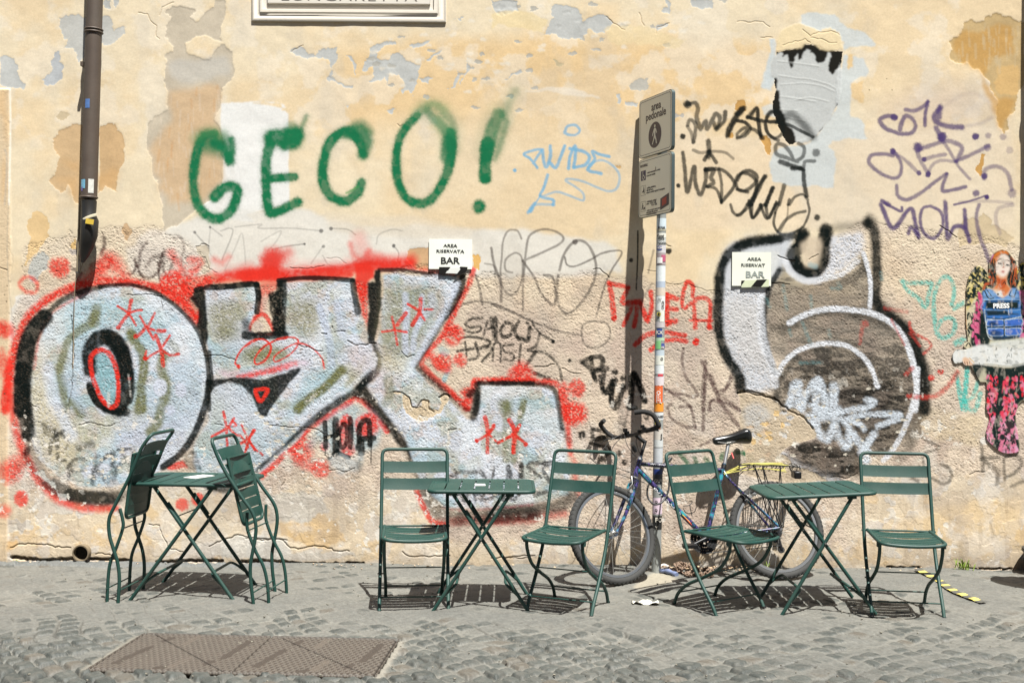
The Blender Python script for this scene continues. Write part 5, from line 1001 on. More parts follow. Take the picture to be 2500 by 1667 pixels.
for i, (x, d, a, lb) in enumerate(chairs):
    o = CH if i == 0 else copy_tree(CH)
    o.location = (x, d-WALLD, 0); o.rotation_euler = (0, 0, math.radians(-a)); tag(o, lb, 'chair', 'green folding bistro chairs')
chair_objs = True

def make_folded(name, near, legp, seat0, seat1, lat, label, flip):
    """folded chair standing on edge: profiles (X, z) in metres at the near side, lat = vector to the far side"""
    ox = (near[-1][0]+legp[-1][0])/2
    t = empty(name, (ox, 0, 0)); tag(t, label, 'chair', 'green folding bistro chairs')
    y0 = 6.63-WALLD; t.location.y = y0; L = Vector((lat[0], lat[1], 0))
    def P(q, u=0): return Vector((q[0]-ox, 0, q[1]))+L*u
    npth = smooth3([P(q) for q in near], 5); far = [p+L for p in npth]
    path = arch(npth, far)
    path = [q for i, q in enumerate(path) if i == 0 or (q-path[i-1]).length > .004]
    b = MB(); b.tube(path, R_T, 12); b.build('frame', GREEN, t)
    for u in (.07, .93):
        b = MB(); b.tube([p+L*u for p in smooth3([P(q) for q in legp], 5)], R_T*.95, 12); b.build('leg', GREEN, t)
    n = L.cross(Vector((0, 0, 1))).normalized()*flip
    for k, (c, zz) in enumerate(((near, .075), (legp, .085), (legp, .44))):
        for a, e in zip(c[:-1], c[1:]):
            if (a[1]-zz)*(e[1]-zz) <= 0 and a[1] != e[1]:
                f = (zz-a[1])/(e[1]-a[1]); q = (a[0]+(e[0]-a[0])*f, zz); b = MB(); b.tube([P(q, .02), P(q, .98)], .0045, 8); b.build('stretcher', GREEN, t)
    S0, S1 = P(seat0, .05), P(seat1, .05); Ls = L*.9; dn = (S1-S0).normalized()
    nn = Ls.cross(dn).normalized()
    if nn.x*flip < 0: nn = -nn
    b = MB(); rim = fillet([S0, S1, S1+Ls, S0+Ls], .05, 8); b.tube(rim, .0105, 12); b.tube([S0, S0+Ls], .006, 8)
    b.tube([S0-Ls*.04+dn*.0, S0+Ls*1.06], .005, 8)
    ln = (S1-S0).length
    for i in range(6):
        c = S0+dn*(.035+i*(ln-.045)/5.6); slat(b, c+Ls*.02, c+Ls*.98, dn, nn, .060, -.012, .003)
    b.build('seat', GREEN, t)
    top, nx = P(near[0]), P(near[2]); dd = (nx-top).normalized(); n2 = L.cross(dd).normalized()
    if n2.x*flip < 0: n2 = -n2
    for k in (.108, .208):
        c = top+dd*k; b = MB(); slat(b, c+L*.02, c+L*.98, dd, n2, .074, .016, .0025, 14); b.build('back_slat', GREEN, t)
    return t
nearA = [(-2.140, 1.005), (-2.20, .915), (-2.262, .761), (-2.352, .582), (-2.386, .502), (-2.384, .409), (-2.362, .331), (-2.335, .245), (-2.323, .145), (-2.33, 0)]
legA = [(-2.334, .56), (-2.318, .50), (-2.315, .445), (-2.352, .33), (-2.39, .23), (-2.402, .12), (-2.406, 0)]
fa = make_folded('bistro_chair', nearA, legA, (-2.252, .885), (-2.298, .50), (.03, .36), 'folded green metal chair leaning against the left edge of the left table', -1)
nearB = [(-1.775, .982), (-1.712, .834), (-1.61, .670), (-1.528, .555), (-1.505, .473), (-1.509, .398), (-1.522, .324), (-1.536, .236), (-1.532, .135), (-1.515, 0)]
legB = [(-1.566, .548), (-1.566, .46), (-1.543, .386), (-1.511, .311), (-1.468, .229), (-1.444, .127), (-1.434, 0)]
fb = make_folded('bistro_chair', nearB, legB, (-1.681, .868), (-1.585, .47), (.05, .36), 'folded green metal chair leaning against the right edge of the left table', 1)
fb.location.y = 6.59-WALLD

def make_table():
    t = empty('bistro_table'); W, Dp, H = .305, .262, .705
    b = MB(); rim = fillet([(-W, -Dp, H), (W, -Dp, H), (W, Dp, H), (-W, Dp, H), (-W, -Dp, H)], .0, 8)
    c = []; r = .05
    for cx, cy, a0 in ((W-r, -Dp+r, -90), (W-r, Dp-r, 0), (-W+r, Dp-r, 90), (-W+r, -Dp+r, 180)):
        for k in range(9):
            a = math.radians(a0+k*90/8); c.append(Vector((cx+r*math.cos(a), cy+r*math.sin(a), H-.004)))
    b.tube(c, .0115, 12, closed=True)
    n = 7; sw = 2*(W-.004)/n
    for i in range(n):
        x = -W+.004+sw*(i+.5); x0, x1 = x-sw/2+.0045, x+sw/2-.0045
        def ye(xx):
            e = max(0, abs(xx)-(W-r)); return Dp-.003-(r-math.sqrt(max(0, r*r-e*e)))
        rows = [[Vector((xx, s*ye(xx) if abs(s) == 1 else s*Dp, H+.005)) for s in (-1, -.5, 0, .5, 1)] for xx in (x0, (x0+x1)/2, x1)]
        b.slab(rows, 0, (0, 0, -.004))
    b.box((0, -.12, H-.006), (2*W-.02, .025, .004)); b.box((0, .12, H-.006), (2*W-.02, .025, .004))
    b.build('tabletop', GREEN, t)
    rl = .0105
    for sy in (-1, 1):
        for s, y in ((1, .245), (-1, .212)):
            b = MB(); b.tube([(-s*.282, sy*y, -.004), (s*.172, sy*y, H-.012)], rl, 12); b.box((s*.165, sy*y, H-.02), (.05, .016, .022)); b.build('leg', GREEN, t)
    for s, y in ((1, .245), (-1, .212)):
        def at(z): f = z/(H-.012); return -s*.282+s*.454*f
        z = .085; p = fillet([(at(z), -y, z), (at(z)+s*.085, -y*.93, z+.075), (at(z)+s*.085, y*.93, z+.075), (at(z), y, z)], .06, 6)
        b = MB(); b.tube(p, .008, 10); b.build('crossbar', GREEN, t)
        if s < 0:
            z = .50; MB().tube([(at(z), -y, z), (at(z), y, z)], .004, 8).build('crossbar', GREEN, t)
            for sy in (-1, 1): z = .52; MB().box((at(z)+.012, sy*(y-.0), z), (.018, .008, .16), Matrix.Rotation(-.57, 3, 'Y')).build('stay_plate', GREEN, t)
    for sy in (-1, 1): MB().tube([(.0, sy*.200, .427), (.0, sy*.262, .427)], .006, 8).build('hinge_pin', STEEL, t)
    return t
TB = make_table()
for i, (x, d, a, sx, ty, lb) in enumerate(((-.172, 6.70, 0, 1, 0, 'green slatted table in the middle, a small white card on it, between two open chairs'),
                                 (-1.95, 6.93, 5, 1.13, 0, 'green slatted folding table at the left with a folded chair leaning on each end'),
                                 (1.83, 6.68, -1, 1.02, -3.0, 'green slatted table before the rear bicycle wheel, its top tilted and empty'))):
    o = TB if i == 0 else copy_tree(TB)
    o.location = (x, d-WALLD, 0 if not ty else -.006); o.rotation_euler = (0, math.radians(ty), math.radians(-a)); o.scale = (sx, 1, 1); tag(o, lb, 'table', 'green slatted bistro tables')
    if i < 2:
        cpx = (1172, 1183) if i == 0 else (486, 1163)
        p = at_z(cpx[0], cpx[1], .712); w, dd = (.062, .075) if i == 0 else (.10, .17)
        b = MB(); b.box((0, 0, .0015), (w, dd, .003)); cd = b.build('menu_card', WHITE); cd.location = (p.x, p.y, .7105); cd.rotation_euler = (0, 0, math.radians(4 if i == 0 else -28))
        tag(cd, ['small white card lying on the middle green table', 'white card lying on the left green table near the folded chair'][i], 'card', 'white cards on the tables')

# small round table just beyond the right edge of the picture: its shadow shows on the street
rt = empty('round_table', (3.56, 7.10-WALLD, 0)); tag(rt, 'small dark round table just past the right edge, throwing a round shadow', 'table')
DKM = mat('dark painted iron', (34, 36, 36), .5)
MB().disc((0, 0, .74), (0, 0, 1), .22, .02, 48).build('tabletop', DKM, rt, bevel=.004)
MB().disc((0, 0, .37), (0, 0, 1), .018, .72, 16).build('column', DKM, rt)
MB().disc((0, 0, .012), (0, 0, 1), .13, .024, 32, r2=.11).build('base', DKM, rt, bevel=.004)
pot = empty('plant_pot', (3.665, -.15, 0)); tag(pot, 'black pot standing against the wall at the bottom right corner', 'pot')
MB().tube([(0, 0, 0), (0, 0, .15), (0, 0, .152), (0, 0, .175)], [.115, .135, .145, .145], 28).build('body', DKM, pot)
MB().disc((0, 0, .172), (0, 0, 1), .128, .01, 28).build('soil', mat('potting soil', (60, 46, 34), .95, 0, .3, 60, .4), pot)
# ------------------------------------------------------------------ downpipes
PIPE = mat('brown downpipe paint', (88, 76, 66), .45, .15, .24, 9, .15, 60, chips=(150, 138, 120))
PIPEK = mat('black sprayed pipe', (34, 33, 31), .5, 0, .25, 10)
CABLE = mat('dusty cable', (140, 128, 104), .7)
def sticker_patch(name, m, parent, ax_p, R, z0, z1, a0, a1, off=.0012):
    """bent patch on an upright pipe; angle 0 faces the street"""
    n = 10; rows = []
    for zz in (z0, (z0+z1)/2, z1):
        c = ax_p(zz); rows.append([Vector((c.x+(R+off)*math.sin(math.radians(a0+(a1-a0)*k/n)), c.y-(R+off)*math.cos(math.radians(a0+(a1-a0)*k/n)), zz)) for k in range(n+1)])
    b = MB(); V = [v for r in rows for v in r]; w = n+1
    V2 = [v+Vector((0, .001, 0)) for v in V]; F = [(i*w+k, i*w+k+1, (i+1)*w+k+1, (i+1)*w+k) for i in range(2) for k in range(n)]
    b.add(V, F); return b.build(name, m, parent)
pt = at_y(231, 0, -.10); pb = at_y(214, 560, -.10); pm = at_y(217, 486, -.10)
pipe = empty('downpipe', (pb.x, pb.y, pb.z)); tag(pipe, 'dark brown stickered downpipe with a broken black lower end, left of the green word', 'downpipe')
def L_(p): return Vector(p)-pipe.location
dirp = (pt-pm).normalized()
b = MB(); b.tube([L_(pm), L_(pt+dirp*3.2)], .055, 28); b.build('pipe', PIPE, pipe)
low = [(at_y(217, 490, -.10), .053), (at_y(216, 525, -.10), .050), (at_y(219, 540, -.105), .060), (at_y(217, 575, -.10), .058), (at_y(212, 600, -.085), .048), (at_y(206, 622, -.07), .033), (at_y(201, 640, -.055), .012)]
b = MB(); b.tube([L_(p) for p, r in low], [r for p, r in low], 24); b.build('broken_end', PIPEK, pipe)
def axp(z): return Vector((pm.x+(pt.x-pm.x)*(z+pipe.location.z-pm.z)/(pt.z-pm.z)-pipe.location.x, pm.y-pipe.location.y, z))
for py_ in (73, 80):
    c = at_y(229, py_, -.10); b = MB(); b.ring(L_(c), dirp, .058, .006, 32, 8); b.build('clamp_ring', PIPE, pipe)
c = at_y(206, 160, -.06); b = MB(); b.box(L_(c), (.02, .10, .03)); b.build('bracket', PIPE, pipe)
c = at_y(217, 482, -.10); b = MB(); b.ring(L_(c), dirp, .055, .007, 32, 8); b.build('collar', PIPE, pipe)
for (x0, x1, y0, y1, cc) in ((-26, 8, 242, 264, (84, 120, 176)), (-50, -8, 438, 460, (120, 178, 204)), (-46, -28, 456, 466, (110, 96, 160)), (14, 52, 437, 471, (214, 214, 206))):
    z0 = at_y(220, y1, -.15).z-pipe.location.z; z1 = at_y(220, y0, -.15).z-pipe.location.z
    sticker_patch('sticker', mat('sticker', cc, .5, 0, .3, 60), pipe, axp, .055, z0, z1, x0, x1)
YEL = mat('yellow tape', (206, 176, 60), .6, 0, .2)
b = MB(); c0, c1, c2 = at_y(198, 540, -.14), at_y(215, 535, -.165), at_y(236, 524, -.13)
slat(b, L_(c0), L_(c2), (0, 0, 1), (0, -1, 0), .02, .025, .002); b.build('tape', mat('old clear tape', (214, 206, 180), .4), pipe)
b = MB(); b.box(L_(at_y(219, 541, -.172)), (.055, .004, .035), Matrix.Rotation(.15, 3, 'Y')); b.build('tape_label', YEL, pipe)
cb = empty('cable_bundle', tuple(at_y(193, 640, -.03))); tag(cb, 'thin dusty cables hanging behind the left downpipe and running down the wall', 'cable')
def LC(p): return Vector(p)-cb.location
for pp, r in ((((196, 470), (193, 560), (189, 640), (188, 668)), .006), (((199, 500), (197, 560), (200, 620), (202, 640), (194, 668)), .004), (((190, 560), (191, 610), (196, 650), (193, 668), (184, 690), (181, 760), (179, 860)), .0025), (((201, 520), (202, 540), (196, 560)), .003)):
    q = smooth3([at_y(a, b_, -.035) for a, b_ in pp], 6); b = MB(); b.tube([LC(v) for v in q], r, 8); b.build('cable', CABLE, cb)
MB().box(LC(at_y(190, 665, -.035)), (.022, .03, .012)).build('cable_clip', STEEL, cb)
# second downpipe stands just outside the picture and throws its shadow on the wall's right end
p2t = Vector((3.70, -.16, 7)); z2 = at_y(2500, 585, 0).z
dp2 = empty('downpipe', (3.70, -.16, z2)); tag(dp2, 'brown downpipe fixed to the wall beyond the right edge of the photograph', 'downpipe')
MB().tube([(0, 0, 0), (0, 0, 7-z2)], .055, 24).build('pipe', PIPE, dp2)
for zz in (.35, 1.25): MB().ring((0, 0, zz), (0, 0, 1), .058, .007, 32, 8).build('clamp_ring', PIPE, dp2)
# ------------------------------------------------------------------ drain spout
c = at_y(203, 1347, -.0); dr = empty('drain_spout', tuple(c)); tag(dr, 'short round drain pipe sticking out of the foot of the wall at left', 'drain pipe')
RUST = mat('old cement pipe', (118, 104, 82), .8, 0, .25, 20)
b = MB(); n = 32; V = []
for yy, r in ((.06, .058), (-.05, .058), (-.05, .050), (.055, .050)):
    V += [(r*math.cos(2*math.pi*k/n), yy, r*math.sin(2*math.pi*k/n)) for k in range(n)]
F = [(j*n+k, j*n+(k+1) % n, (j+1)*n+(k+1) % n, (j+1)*n+k) for j in range(3) for k in range(n)]
b.add(V, F); b.build('pipe', RUST, dr)
b = MB(); b.disc((0, .0, 0), (0, 1, 0), .0505, .01, 32); b.build('bore_shade', mat('bore shade tint', (12, 11, 9), .95), dr)  # black disc standing for the shade inside the pipe
# ------------------------------------------------------------------ marble street name plaque
MARB = mat('street plaque marble', (232, 224, 208), .55, 0, .06, 9, .15, 60); MARB2 = mat('inner marble slab', (222, 216, 204), .5, 0, .07, 6)
pl0, pl1 = at_y(615, 53, 0), at_y(1089, 53, 0); pw = pl1.x-pl0.x; ph = .80; cx = (pl0.x+pl1.x)/2
pq = empty('street_plaque', (cx, 0, pl0.z)); tag(pq, 'framed marble street name plaque carved LUNGARETTA at the top of the wall', 'plaque')
fw = .083; pq.rotation_euler = (0, 0, 0)
def mould(b, x0, x1, z0, z1, prof):
    """picture frame moulding: prof = list of (inset, out)"""
    V = []
    for (i_, o_) in prof: V += [(x0+i_, -o_, z0+i_), (x1-i_, -o_, z0+i_), (x1-i_, -o_, z1-i_), (x0+i_, -o_, z1-i_)]
    F = [(j*4+k, j*4+(k+1) % 4, (j+1)*4+(k+1) % 4, (j+1)*4+k) for j in range(len(prof)-1) for k in range(4)]
    b.add(V, F, False)
b = MB(); mould(b, -pw/2, pw/2, 0, ph, [(0, -.02), (0, .010), (.004, .013), (.020, .014), (.026, .011), (.042, .008), (.056, .012), (.062, .019), (.078, .020), (.083, .018), (.083, -.02)]); b.build('frame', MARB, pq)
b = MB(); b.box((0, .008, ph/2), (pw-2*fw+.004, .02, ph-2*fw+.004)); b.build('recess', MARB2, pq)
b = MB(); b.box((0, -.008, ph/2+.015), (pw-2*fw-.055, .020, ph-2*fw-.05)); b.build('slab', MARB2, pq, bevel=.003)
text_obj('LUNGARETTA', .098, mat('carved letters', (98, 92, 84), .8), pq, Matrix.Translation((0, -.0185, .170)) @ Matrix.Rotation(math.radians(90), 4, 'X'), sx=1.42, bold=-.0012, spacing=1.12)
# ------------------------------------------------------------------ laminated BAR notices
def notice(x0, x1, y0, y1, cpaper, label, faded, words, tape):
    c = at_y((x0+x1)/2, (y0+y1)/2, -.005); t = empty('paper_notice', tuple(c)); tag(t, label, 'notice', 'AREA RISERVATA BAR notices')
    w, h = (x1-x0)/SC, (y1-y0)/SC; b = MB()
    rows = [[Vector((w*(i/6-.5), -.0045+.0008*math.sin(i*1.3+j)-(.003 if (j == 0 and i in (0, 6)) else 0), h*(j/4-.5))) for i in range(7)] for j in range(5)]
    b.slab(rows, 0, (0, .0015, 0), True); b.build('sheet', mat('laminated paper', tuple(min(255, int(v*1.08)) for v in cpaper), .35, 0, .05, 12), t)
    for wd, px, py, sz, sx, op in words:
        p = at_y(px, py, -.012)-c; text_obj(wd, sz/SC*1.42, mat('notice ink', op, .6), t, Matrix.Translation((p.x, -.0062, p.z)) @ Matrix.Rotation(math.radians(90), 4, 'X'), sx=sx, bold=.0004 if sz < 12 else .0014)
    for quad, col_ in tape:
        b = MB(); P_ = [at_y(x, y, -.012)-c for x, y in quad]; b.slab([[Vector((P_[0].x, -.0075, P_[0].z)), Vector((P_[1].x, -.0075, P_[1].z))], [Vector((P_[3].x, -.009, P_[3].z)), Vector((P_[2].x, -.009, P_[2].z))]], 0, (0, .001, 0)); b.build('tape', mat('tape', col_, .35), t)
    return t
notice(1047.5, 1152.5, 584, 657, (226, 229, 218), 'white AREA RISERVATA BAR notice taped above the red outline, left one of the two', 0,
       (('AREA', 1099.5, 600, 7.2, 1.35, (40, 44, 46)), ('RISERVATA', 1099, 613.7, 7.2, 1.35, (40, 44, 46)), ('BAR', 1098.5, 637, 15.5, 1.15, (26, 28, 30))),
       (([(1072, 652), (1100, 652), (1088, 670), (1072, 668)], (26, 27, 26)), ([(1096, 655), (1128, 652), (1116, 668), (1088, 667)], (222, 224, 218)), ([(1124, 651), (1142, 652), (1138, 664), (1108, 677), (1112, 664)][:4], (26, 27, 26))))
notice(1787, 1882, 616, 698, (222, 224, 210), 'faded yellowish AREA RISERVATA BAR notice on the grey figure letter, right one of the two', 1,
       (('AREA', 1841.5, 632.5, 7.2, 1.35, (84, 92, 88)), ('RISERVAT', 1838.5, 647.5, 7.2, 1.35, (92, 98, 92)), ('BAR', 1843, 671, 15.5, 1.15, (150, 158, 152))),
       (([(1810, 685), (1877, 682), (1877, 700), (1810, 702)], (206, 214, 182)), ([(1848, 682.8), (1873, 682), (1858, 700.6), (1833, 701)], (24, 26, 24)), ([(1810, 685), (1819, 684.6), (1812, 694), (1810, 697)], (24, 26, 24))))
# ------------------------------------------------------------------ pasted paper figure
def build_poster():
    ST = 1.45; c = Canvas(2322, 2524, 598, 1114, ST, 77); h, w = c.h, c.w
    K = (22, 40, 38); c.col[:] = lin((226, 214, 180)); m = np.zeros((h, w))
    def add(fr, t, smooth=True):
        p = pts(fr, t); p = crom(p, 5, True) if smooth else p; ww, a = c.pmask(p, 0); m[ww] = np.maximum(m[ww], a)
    add('P', '320,820 330,650 370,500 440,400 490,380 560,420 620,480 640,300 700,200 800,155 900,190 960,280 1010,340 1030,460 1060,360 1120,330 1260,350 1260,1500 1130,1500 700,1500 390,1490 330,1300 315,1100')
    add('P', '390,1400 1260,1300 1260,1540 390,1540'); add('Q', '130,160 180,70 300,70 400,40 520,0 1260,0 1260,290 900,320 700,300 560,300 450,300 380,300 300,290 260,250 160,260')
    add('Q', '400,290 600,280 1260,280 1260,700 1080,780 1010,880 1000,1000 1020,1180 1050,1440 900,1490 780,1460 680,1380 590,1250 640,1000 590,900 600,700 590,520 520,520 460,430')
    def P_(fr, t, col_, op=1, sm=True, soft=1.0): c.poly(fr, t, col_, op, soft, 0, 0, smooth=sm)
    def S_(fr, t, wd, col_, op=1): c.line(fr, t, wd, col_, op, wd*.2, 0)
    # wing
    P_('P', '330,820 340,650 380,520 450,410 500,390 600,470 640,600 560,740 440,840 330,1000', (226, 206, 130)); 
    r = random.Random(5)
    for i in range(70):
        x, y = r.uniform(330, 630), r.uniform(400, 880); S_('P', '%f,%f %f,%f %f,%f' % (x, y, x+r.uniform(-50, 50), y+r.uniform(-30, 60), x+r.uniform(-60, 60), y+r.uniform(20, 90)), r.uniform(12, 30), K)
    for i in range(22): c.dot('P', '%f,%f' % (r.uniform(360, 600), r.uniform(540, 760)), r.uniform(8, 22), (240, 222, 150), .9, 4, 0)
    for i in range(40):
        x, y = r.uniform(340, 430), r.uniform(1000, 1450); S_('P', '%f,%f %f,%f' % (x, y, x+r.uniform(-25, 40), y+r.uniform(20, 60)), r.uniform(8, 22), K)
    S_('P', '318,700 312,900 320,1100 330,1250', 10, (200, 130, 60), .8)
    P_('P', '1000,440 1060,350 1120,330 1260,350 1260,760 1060,700 1010,620', (220, 196, 96))
    for i in range(46):
        x, y = r.uniform(1010, 1200), r.uniform(350, 740); S_('P', '%f,%f %f,%f' % (x, y, x+r.uniform(-40, 40), y+r.uniform(20, 80)), r.uniform(14, 34), K)
    # sleeves
    P_('P', '390,1480 420,1200 440,1000 470,850 560,720 600,900 620,1480', K); P_('P', '1040,740 1140,740 1260,800 1260,1500 1060,1400 1090,1000', (222, 120, 160))
    for i in range(46):
        x, y = r.uniform(420, 580), r.uniform(760, 1460); x = max(x, 560-(y-740)*.22); x = min(x, 590); S_('P', '%f,%f %f,%f' % (x-r.uniform(0, 60), y, x-r.uniform(-10, 60), y+r.uniform(20, 80)), r.uniform(14, 44), (232, 118, 156) if i % 3 else (206, 70, 120))
    P_('P', '540,980 640,1000 640,1460 520,1440 500,1250', K)
    for i in range(30): x, y = r.uniform(1070, 1200), r.uniform(900, 1450); S_('P', '%f,%f %f,%f' % (x, y, x+r.uniform(-20, 20), y+r.uniform(20, 70)), r.uniform(14, 30), K)
    # hair, neck, face
    P_('P', '640,330 700,220 800,170 900,200 950,280 1000,340 1010,480 990,620 1020,690 940,700 880,600 860,400 720,380 740,600 700,700 640,690 640,480', K)
    P_('P', '660,320 720,220 820,175 890,200 910,235 850,225 780,235 720,290 690,360 655,340', (226, 126, 50)); S_('P', '1000,400 990,480 980,560 960,640', 26, (200, 96, 50)); S_('P', '960,430 950,500', 18, (226, 130, 60)); S_('P', '640,540 690,560 660,620 590,640 560,700', 34, (206, 96, 56)); S_('P', '690,240 660,300 640,330', 20, (200, 120, 170), .8)
    P_('P', '730,520 860,500 880,640 940,700 900,760 820,810 760,720 680,710 740,640', (226, 130, 76)); P_('P', '740,560 860,560 850,690 780,680', (200, 92, 48)); P_('P', '690,710 760,700 800,760 820,810 900,740 930,690 960,700 880,830 760,820', (240, 196, 160), .6)
    P_('P', '705,400 730,300 790,240 850,225 900,260 925,340 925,420 900,480 850,540 790,540 740,490', (248, 232, 218)); P_('P', '690,380 720,290 790,240 740,330 710,420', (232, 140, 80)); P_('P', '740,480 790,530 860,530 900,480 860,560 780,560', (240, 190, 150), .8)
    S_('P', '745,322 775,300 805,300', 9, (90, 60, 50)); S_('P', '865,312 890,312 912,325', 9, (90, 60, 50)); S_('P', '758,362 785,352 802,362', 9, (40, 50, 60)); S_('P', '868,372 890,372 908,382', 9, (40, 50, 60)); c.dot('P', '783,360', 9, (50, 66, 72), .9, 3, 0); c.dot('P', '888,378', 9, (50, 66, 72), .9, 3, 0); S_('P', '830,340 838,400 822,415', 6, (222, 170, 140)); S_('P', '822,412 845,412', 6, (180, 90, 80)); P_('P', '800,462 822,452 850,462 832,484 815,480', (176, 52, 56)); S_('P', '770,350 760,345', 5, K); S_('P', '820,640 850,600 860,640', 6, K)
    for i in range(50): x = r.uniform(640, 725); y = r.uniform(280, 620); S_('P', '%f,%f %f,%f' % (x, y, x+r.uniform(-16, 14), y+r.uniform(30, 80)), r.uniform(6, 14), K if i % 3 else (170, 84, 44), .8)
    for i in range(60): x = r.uniform(920, 1010); y = r.uniform(250, 640); S_('P', '%f,%f %f,%f' % (x, y, x+r.uniform(-12, 16), y+r.uniform(30, 80)), r.uniform(6, 14), K if i % 2 else (200, 100, 54), .8)
    # vest
    BL = (66, 128, 200)
    P_('P', '550,740 620,700 690,720 760,800 820,830 900,790 940,700 1000,690 1050,740 1080,1000 1085,1200 1060,1360 900,1400 700,1390 630,1330 590,1150 545,960', BL, sm=False); P_('P', '560,740 620,705 700,740 760,800 700,840 560,840', (128, 172, 222), sm=False); P_('P', '900,790 940,700 1010,700 1040,830 860,835 830,830', (128, 172, 222), sm=False)
    P_('P', '730,760 800,715 830,810 760,800', (240, 240, 236), sm=False); c.dot('P', '758,775', 14, K, .9, 4, 0)
    S_('P', '575,730 630,830 700,830', 14, K); S_('P', '610,720 670,800', 10, K); S_('P', '950,710 915,790 985,810', 12, K); S_('P', '1010,710 985,800', 12, K); S_('P', '555,850 800,845 1060,848', 12, (170, 206, 236)); S_('P', '560,870 800,862 1050,868', 8, K)
    P_('P', '592,878 1040,872 1040,970 592,976', K, sm=False); S_('P', '560,870 560,980 1060,985 1070,870', 7, (150, 190, 226), .8); P_('P', '585,1000 880,995 900,1030 1060,1040 900,1060 620,1075', K, .95, False); S_('P', '900,990 900,1050', 5, (190, 200, 210)); S_('P', '600,1100 800,1110 1080,1090', 20, (34, 70, 110)); S_('P', '610,1115 820,1125 1080,1080', 5, (210, 226, 236)); S_('P', '610,1085 700,1075 900,1080 1060,1060', 18, (60, 120, 200))
    for q in ('612,1130 825,1130 828,1200 615,1205', '850,1130 1075,1110 1070,1205 855,1205', '615,1250 830,1245 832,1335 640,1335', '862,1245 1065,1240 1060,1320 865,1335'): P_('P', q, (72, 116, 206), 1, False); S_('P', q+' '+q.split()[0], 5, (206, 222, 236), .9)
    S_('P', '838,1120 845,1345', 18, K); S_('P', '600,1218 830,1225 1070,1215', 22, K); P_('P', '625,1170 680,1140 760,1180 810,1190 720,1205 640,1200', K, .8); P_('P', '640,1290 700,1260 800,1290 820,1320 660,1330', K, .7); S_('P', '575,990 590,1150 620,1340 700,1400 860,1420 1040,1390', 7, (220, 230, 230), .9); P_('P', '640,1350 1050,1340 1040,1390 860,1410 700,1400', K, .9, False)
    # rolled white paper carried in the arms
    WP = (238, 240, 236); P_('Q', '130,160 180,75 300,75 400,45 520,5 700,10 1260,-30 1260,270 900,315 700,295 560,300 450,300 380,300 160,260', WP); P_('P', '660,1420 860,1400 1100,1370 1260,1340 1260,1480 700,1480', (216, 218, 196)); P_('P', '680,1440 1100,1390 1260,1370 1260,1500 640,1500', (226, 228, 220))
    S_('Q', '150,250 135,180 150,110 200,72 290,72', 7, (60, 70, 66), .8); S_('Q', '560,270 720,280 900,300 1120,260 1250,240', 16, (190, 188, 170), .8); S_('Q', '500,250 510,290', 6, (90, 90, 80), .7)
    for i in range(26): x, y = r.choice((620, 740, 890, 930, 210))+r.uniform(-20, 20), r.uniform(20, 250); S_('Q', '%f,%f %f,%f' % (x, y, x+r.uniform(-14, 10), y+r.uniform(10, 36)), 5, (70, 80, 78), .7)
    P_('Q', '275,190 310,175 360,195 400,250 440,290 380,300 330,295 285,270', (238, 200, 168)); S_('Q', '270,240 300,290 380,295', 10, K); S_('Q', '300,240 310,280', 5, (130, 80, 60)); S_('Q', '335,240 345,285', 5, (130, 80, 60)); S_('Q', '370,190 430,250', 10, (230, 180, 90)); S_('Q', '370,240 365,270', 6, K)
    # trousers
    P_('Q', '405,285 600,290 900,322 1260,290 1260,700 1080,780 1010,880 1000,1000 1020,1180 1050,1440 900,1490 780,1460 680,1380 590,1250 640,1000 590,900 600,700 590,400 480,480', K); P_('Q', '560,320 590,330 590,520 540,520 490,470', (200, 196, 170), .9)
    cols = [(240, 70, 96), (236, 96, 120), (228, 130, 160), (232, 40, 60)]
    for i in range(430):
        y = r.uniform(430, 1460); f = (y-430)/1030; x0 = 600+20*math.sin(f*5)+40*(f > .8)*(f-.8)*5; x1 = 1240 if y < 700 else 1010
        x = r.uniform(x0, x1)
        if abs(x-(800-90*f)) < 34 or (y < 700 and abs(x-1040) < 26): continue
        cc = cols[r.randrange(4)] if y < 980 else (cols[2] if r.random() < .75 else (236, 170, 200)); S_('Q', '%f,%f %f,%f' % (x, y, x+r.uniform(-22, 22), y+r.uniform(15, 60)), r.uniform(12, 46), cc)
    for i in range(90):
        y = r.uniform(480, 1400); x = r.uniform(620, 1010); S_('Q', '%f,%f %f,%f' % (x, y, x+r.uniform(-16, 16), y+r.uniform(10, 46)), r.uniform(8, 26), K)
    for q, rr in (('930,1090', 60), ('890,1180', 40), ('815,1270', 40), ('930,640', 40), ('960,1270', 34), ('700,1180', 34), ('660,900', 36)): c.dot('Q', q, rr, K, .95, 8, 0)
    S_('Q', '700,860 760,960 740,1080 700,1200', 56, K); S_('Q', '800,420 790,640 760,800', 50, K)
    full = (slice(0, h), slice(0, w)); c.over(full, sst(.56, .70, fbm(h, w, 9, 15, 4, .5))*.28, (236, 226, 206)); c.over(full, sst(.60, .72, fbm(h, w, 5, 16, 3, 2.5))*.35, (60, 66, 62)); c.col *= (.9+.2*fbm(h, w, 3, 17, 2))[..., None]
    k = WALLD/FPX; cs, sn = math.cos(ROLL), math.sin(ROLL)
    U, V = np.meshgrid(c.x0+np.arange(w)*ST-1250, 833.5-(c.y0+np.arange(h)*ST))
    z = -.0075-.001*fbm(h, w, 40, 4, 2)+0*U
    P = np.stack([(U*cs-V*sn)*k, z, CAMH+(U*sn+V*cs)*k], -1)
    O = P[h//2, w//2].copy(); P -= O
    t = empty('pasted_figure', tuple(O)); tag(t, 'pasted paper cut-out of a winged red haired woman in a blue PRESS vest', 'poster')
    grid_obj('paper_print', P, c.col, np.zeros((h, w))+.1, attr_mat('printed paper', .7, WGAIN, .3, 120, 40, .03), m[:-1, :-1] > .5, t, (0, .002, 0))
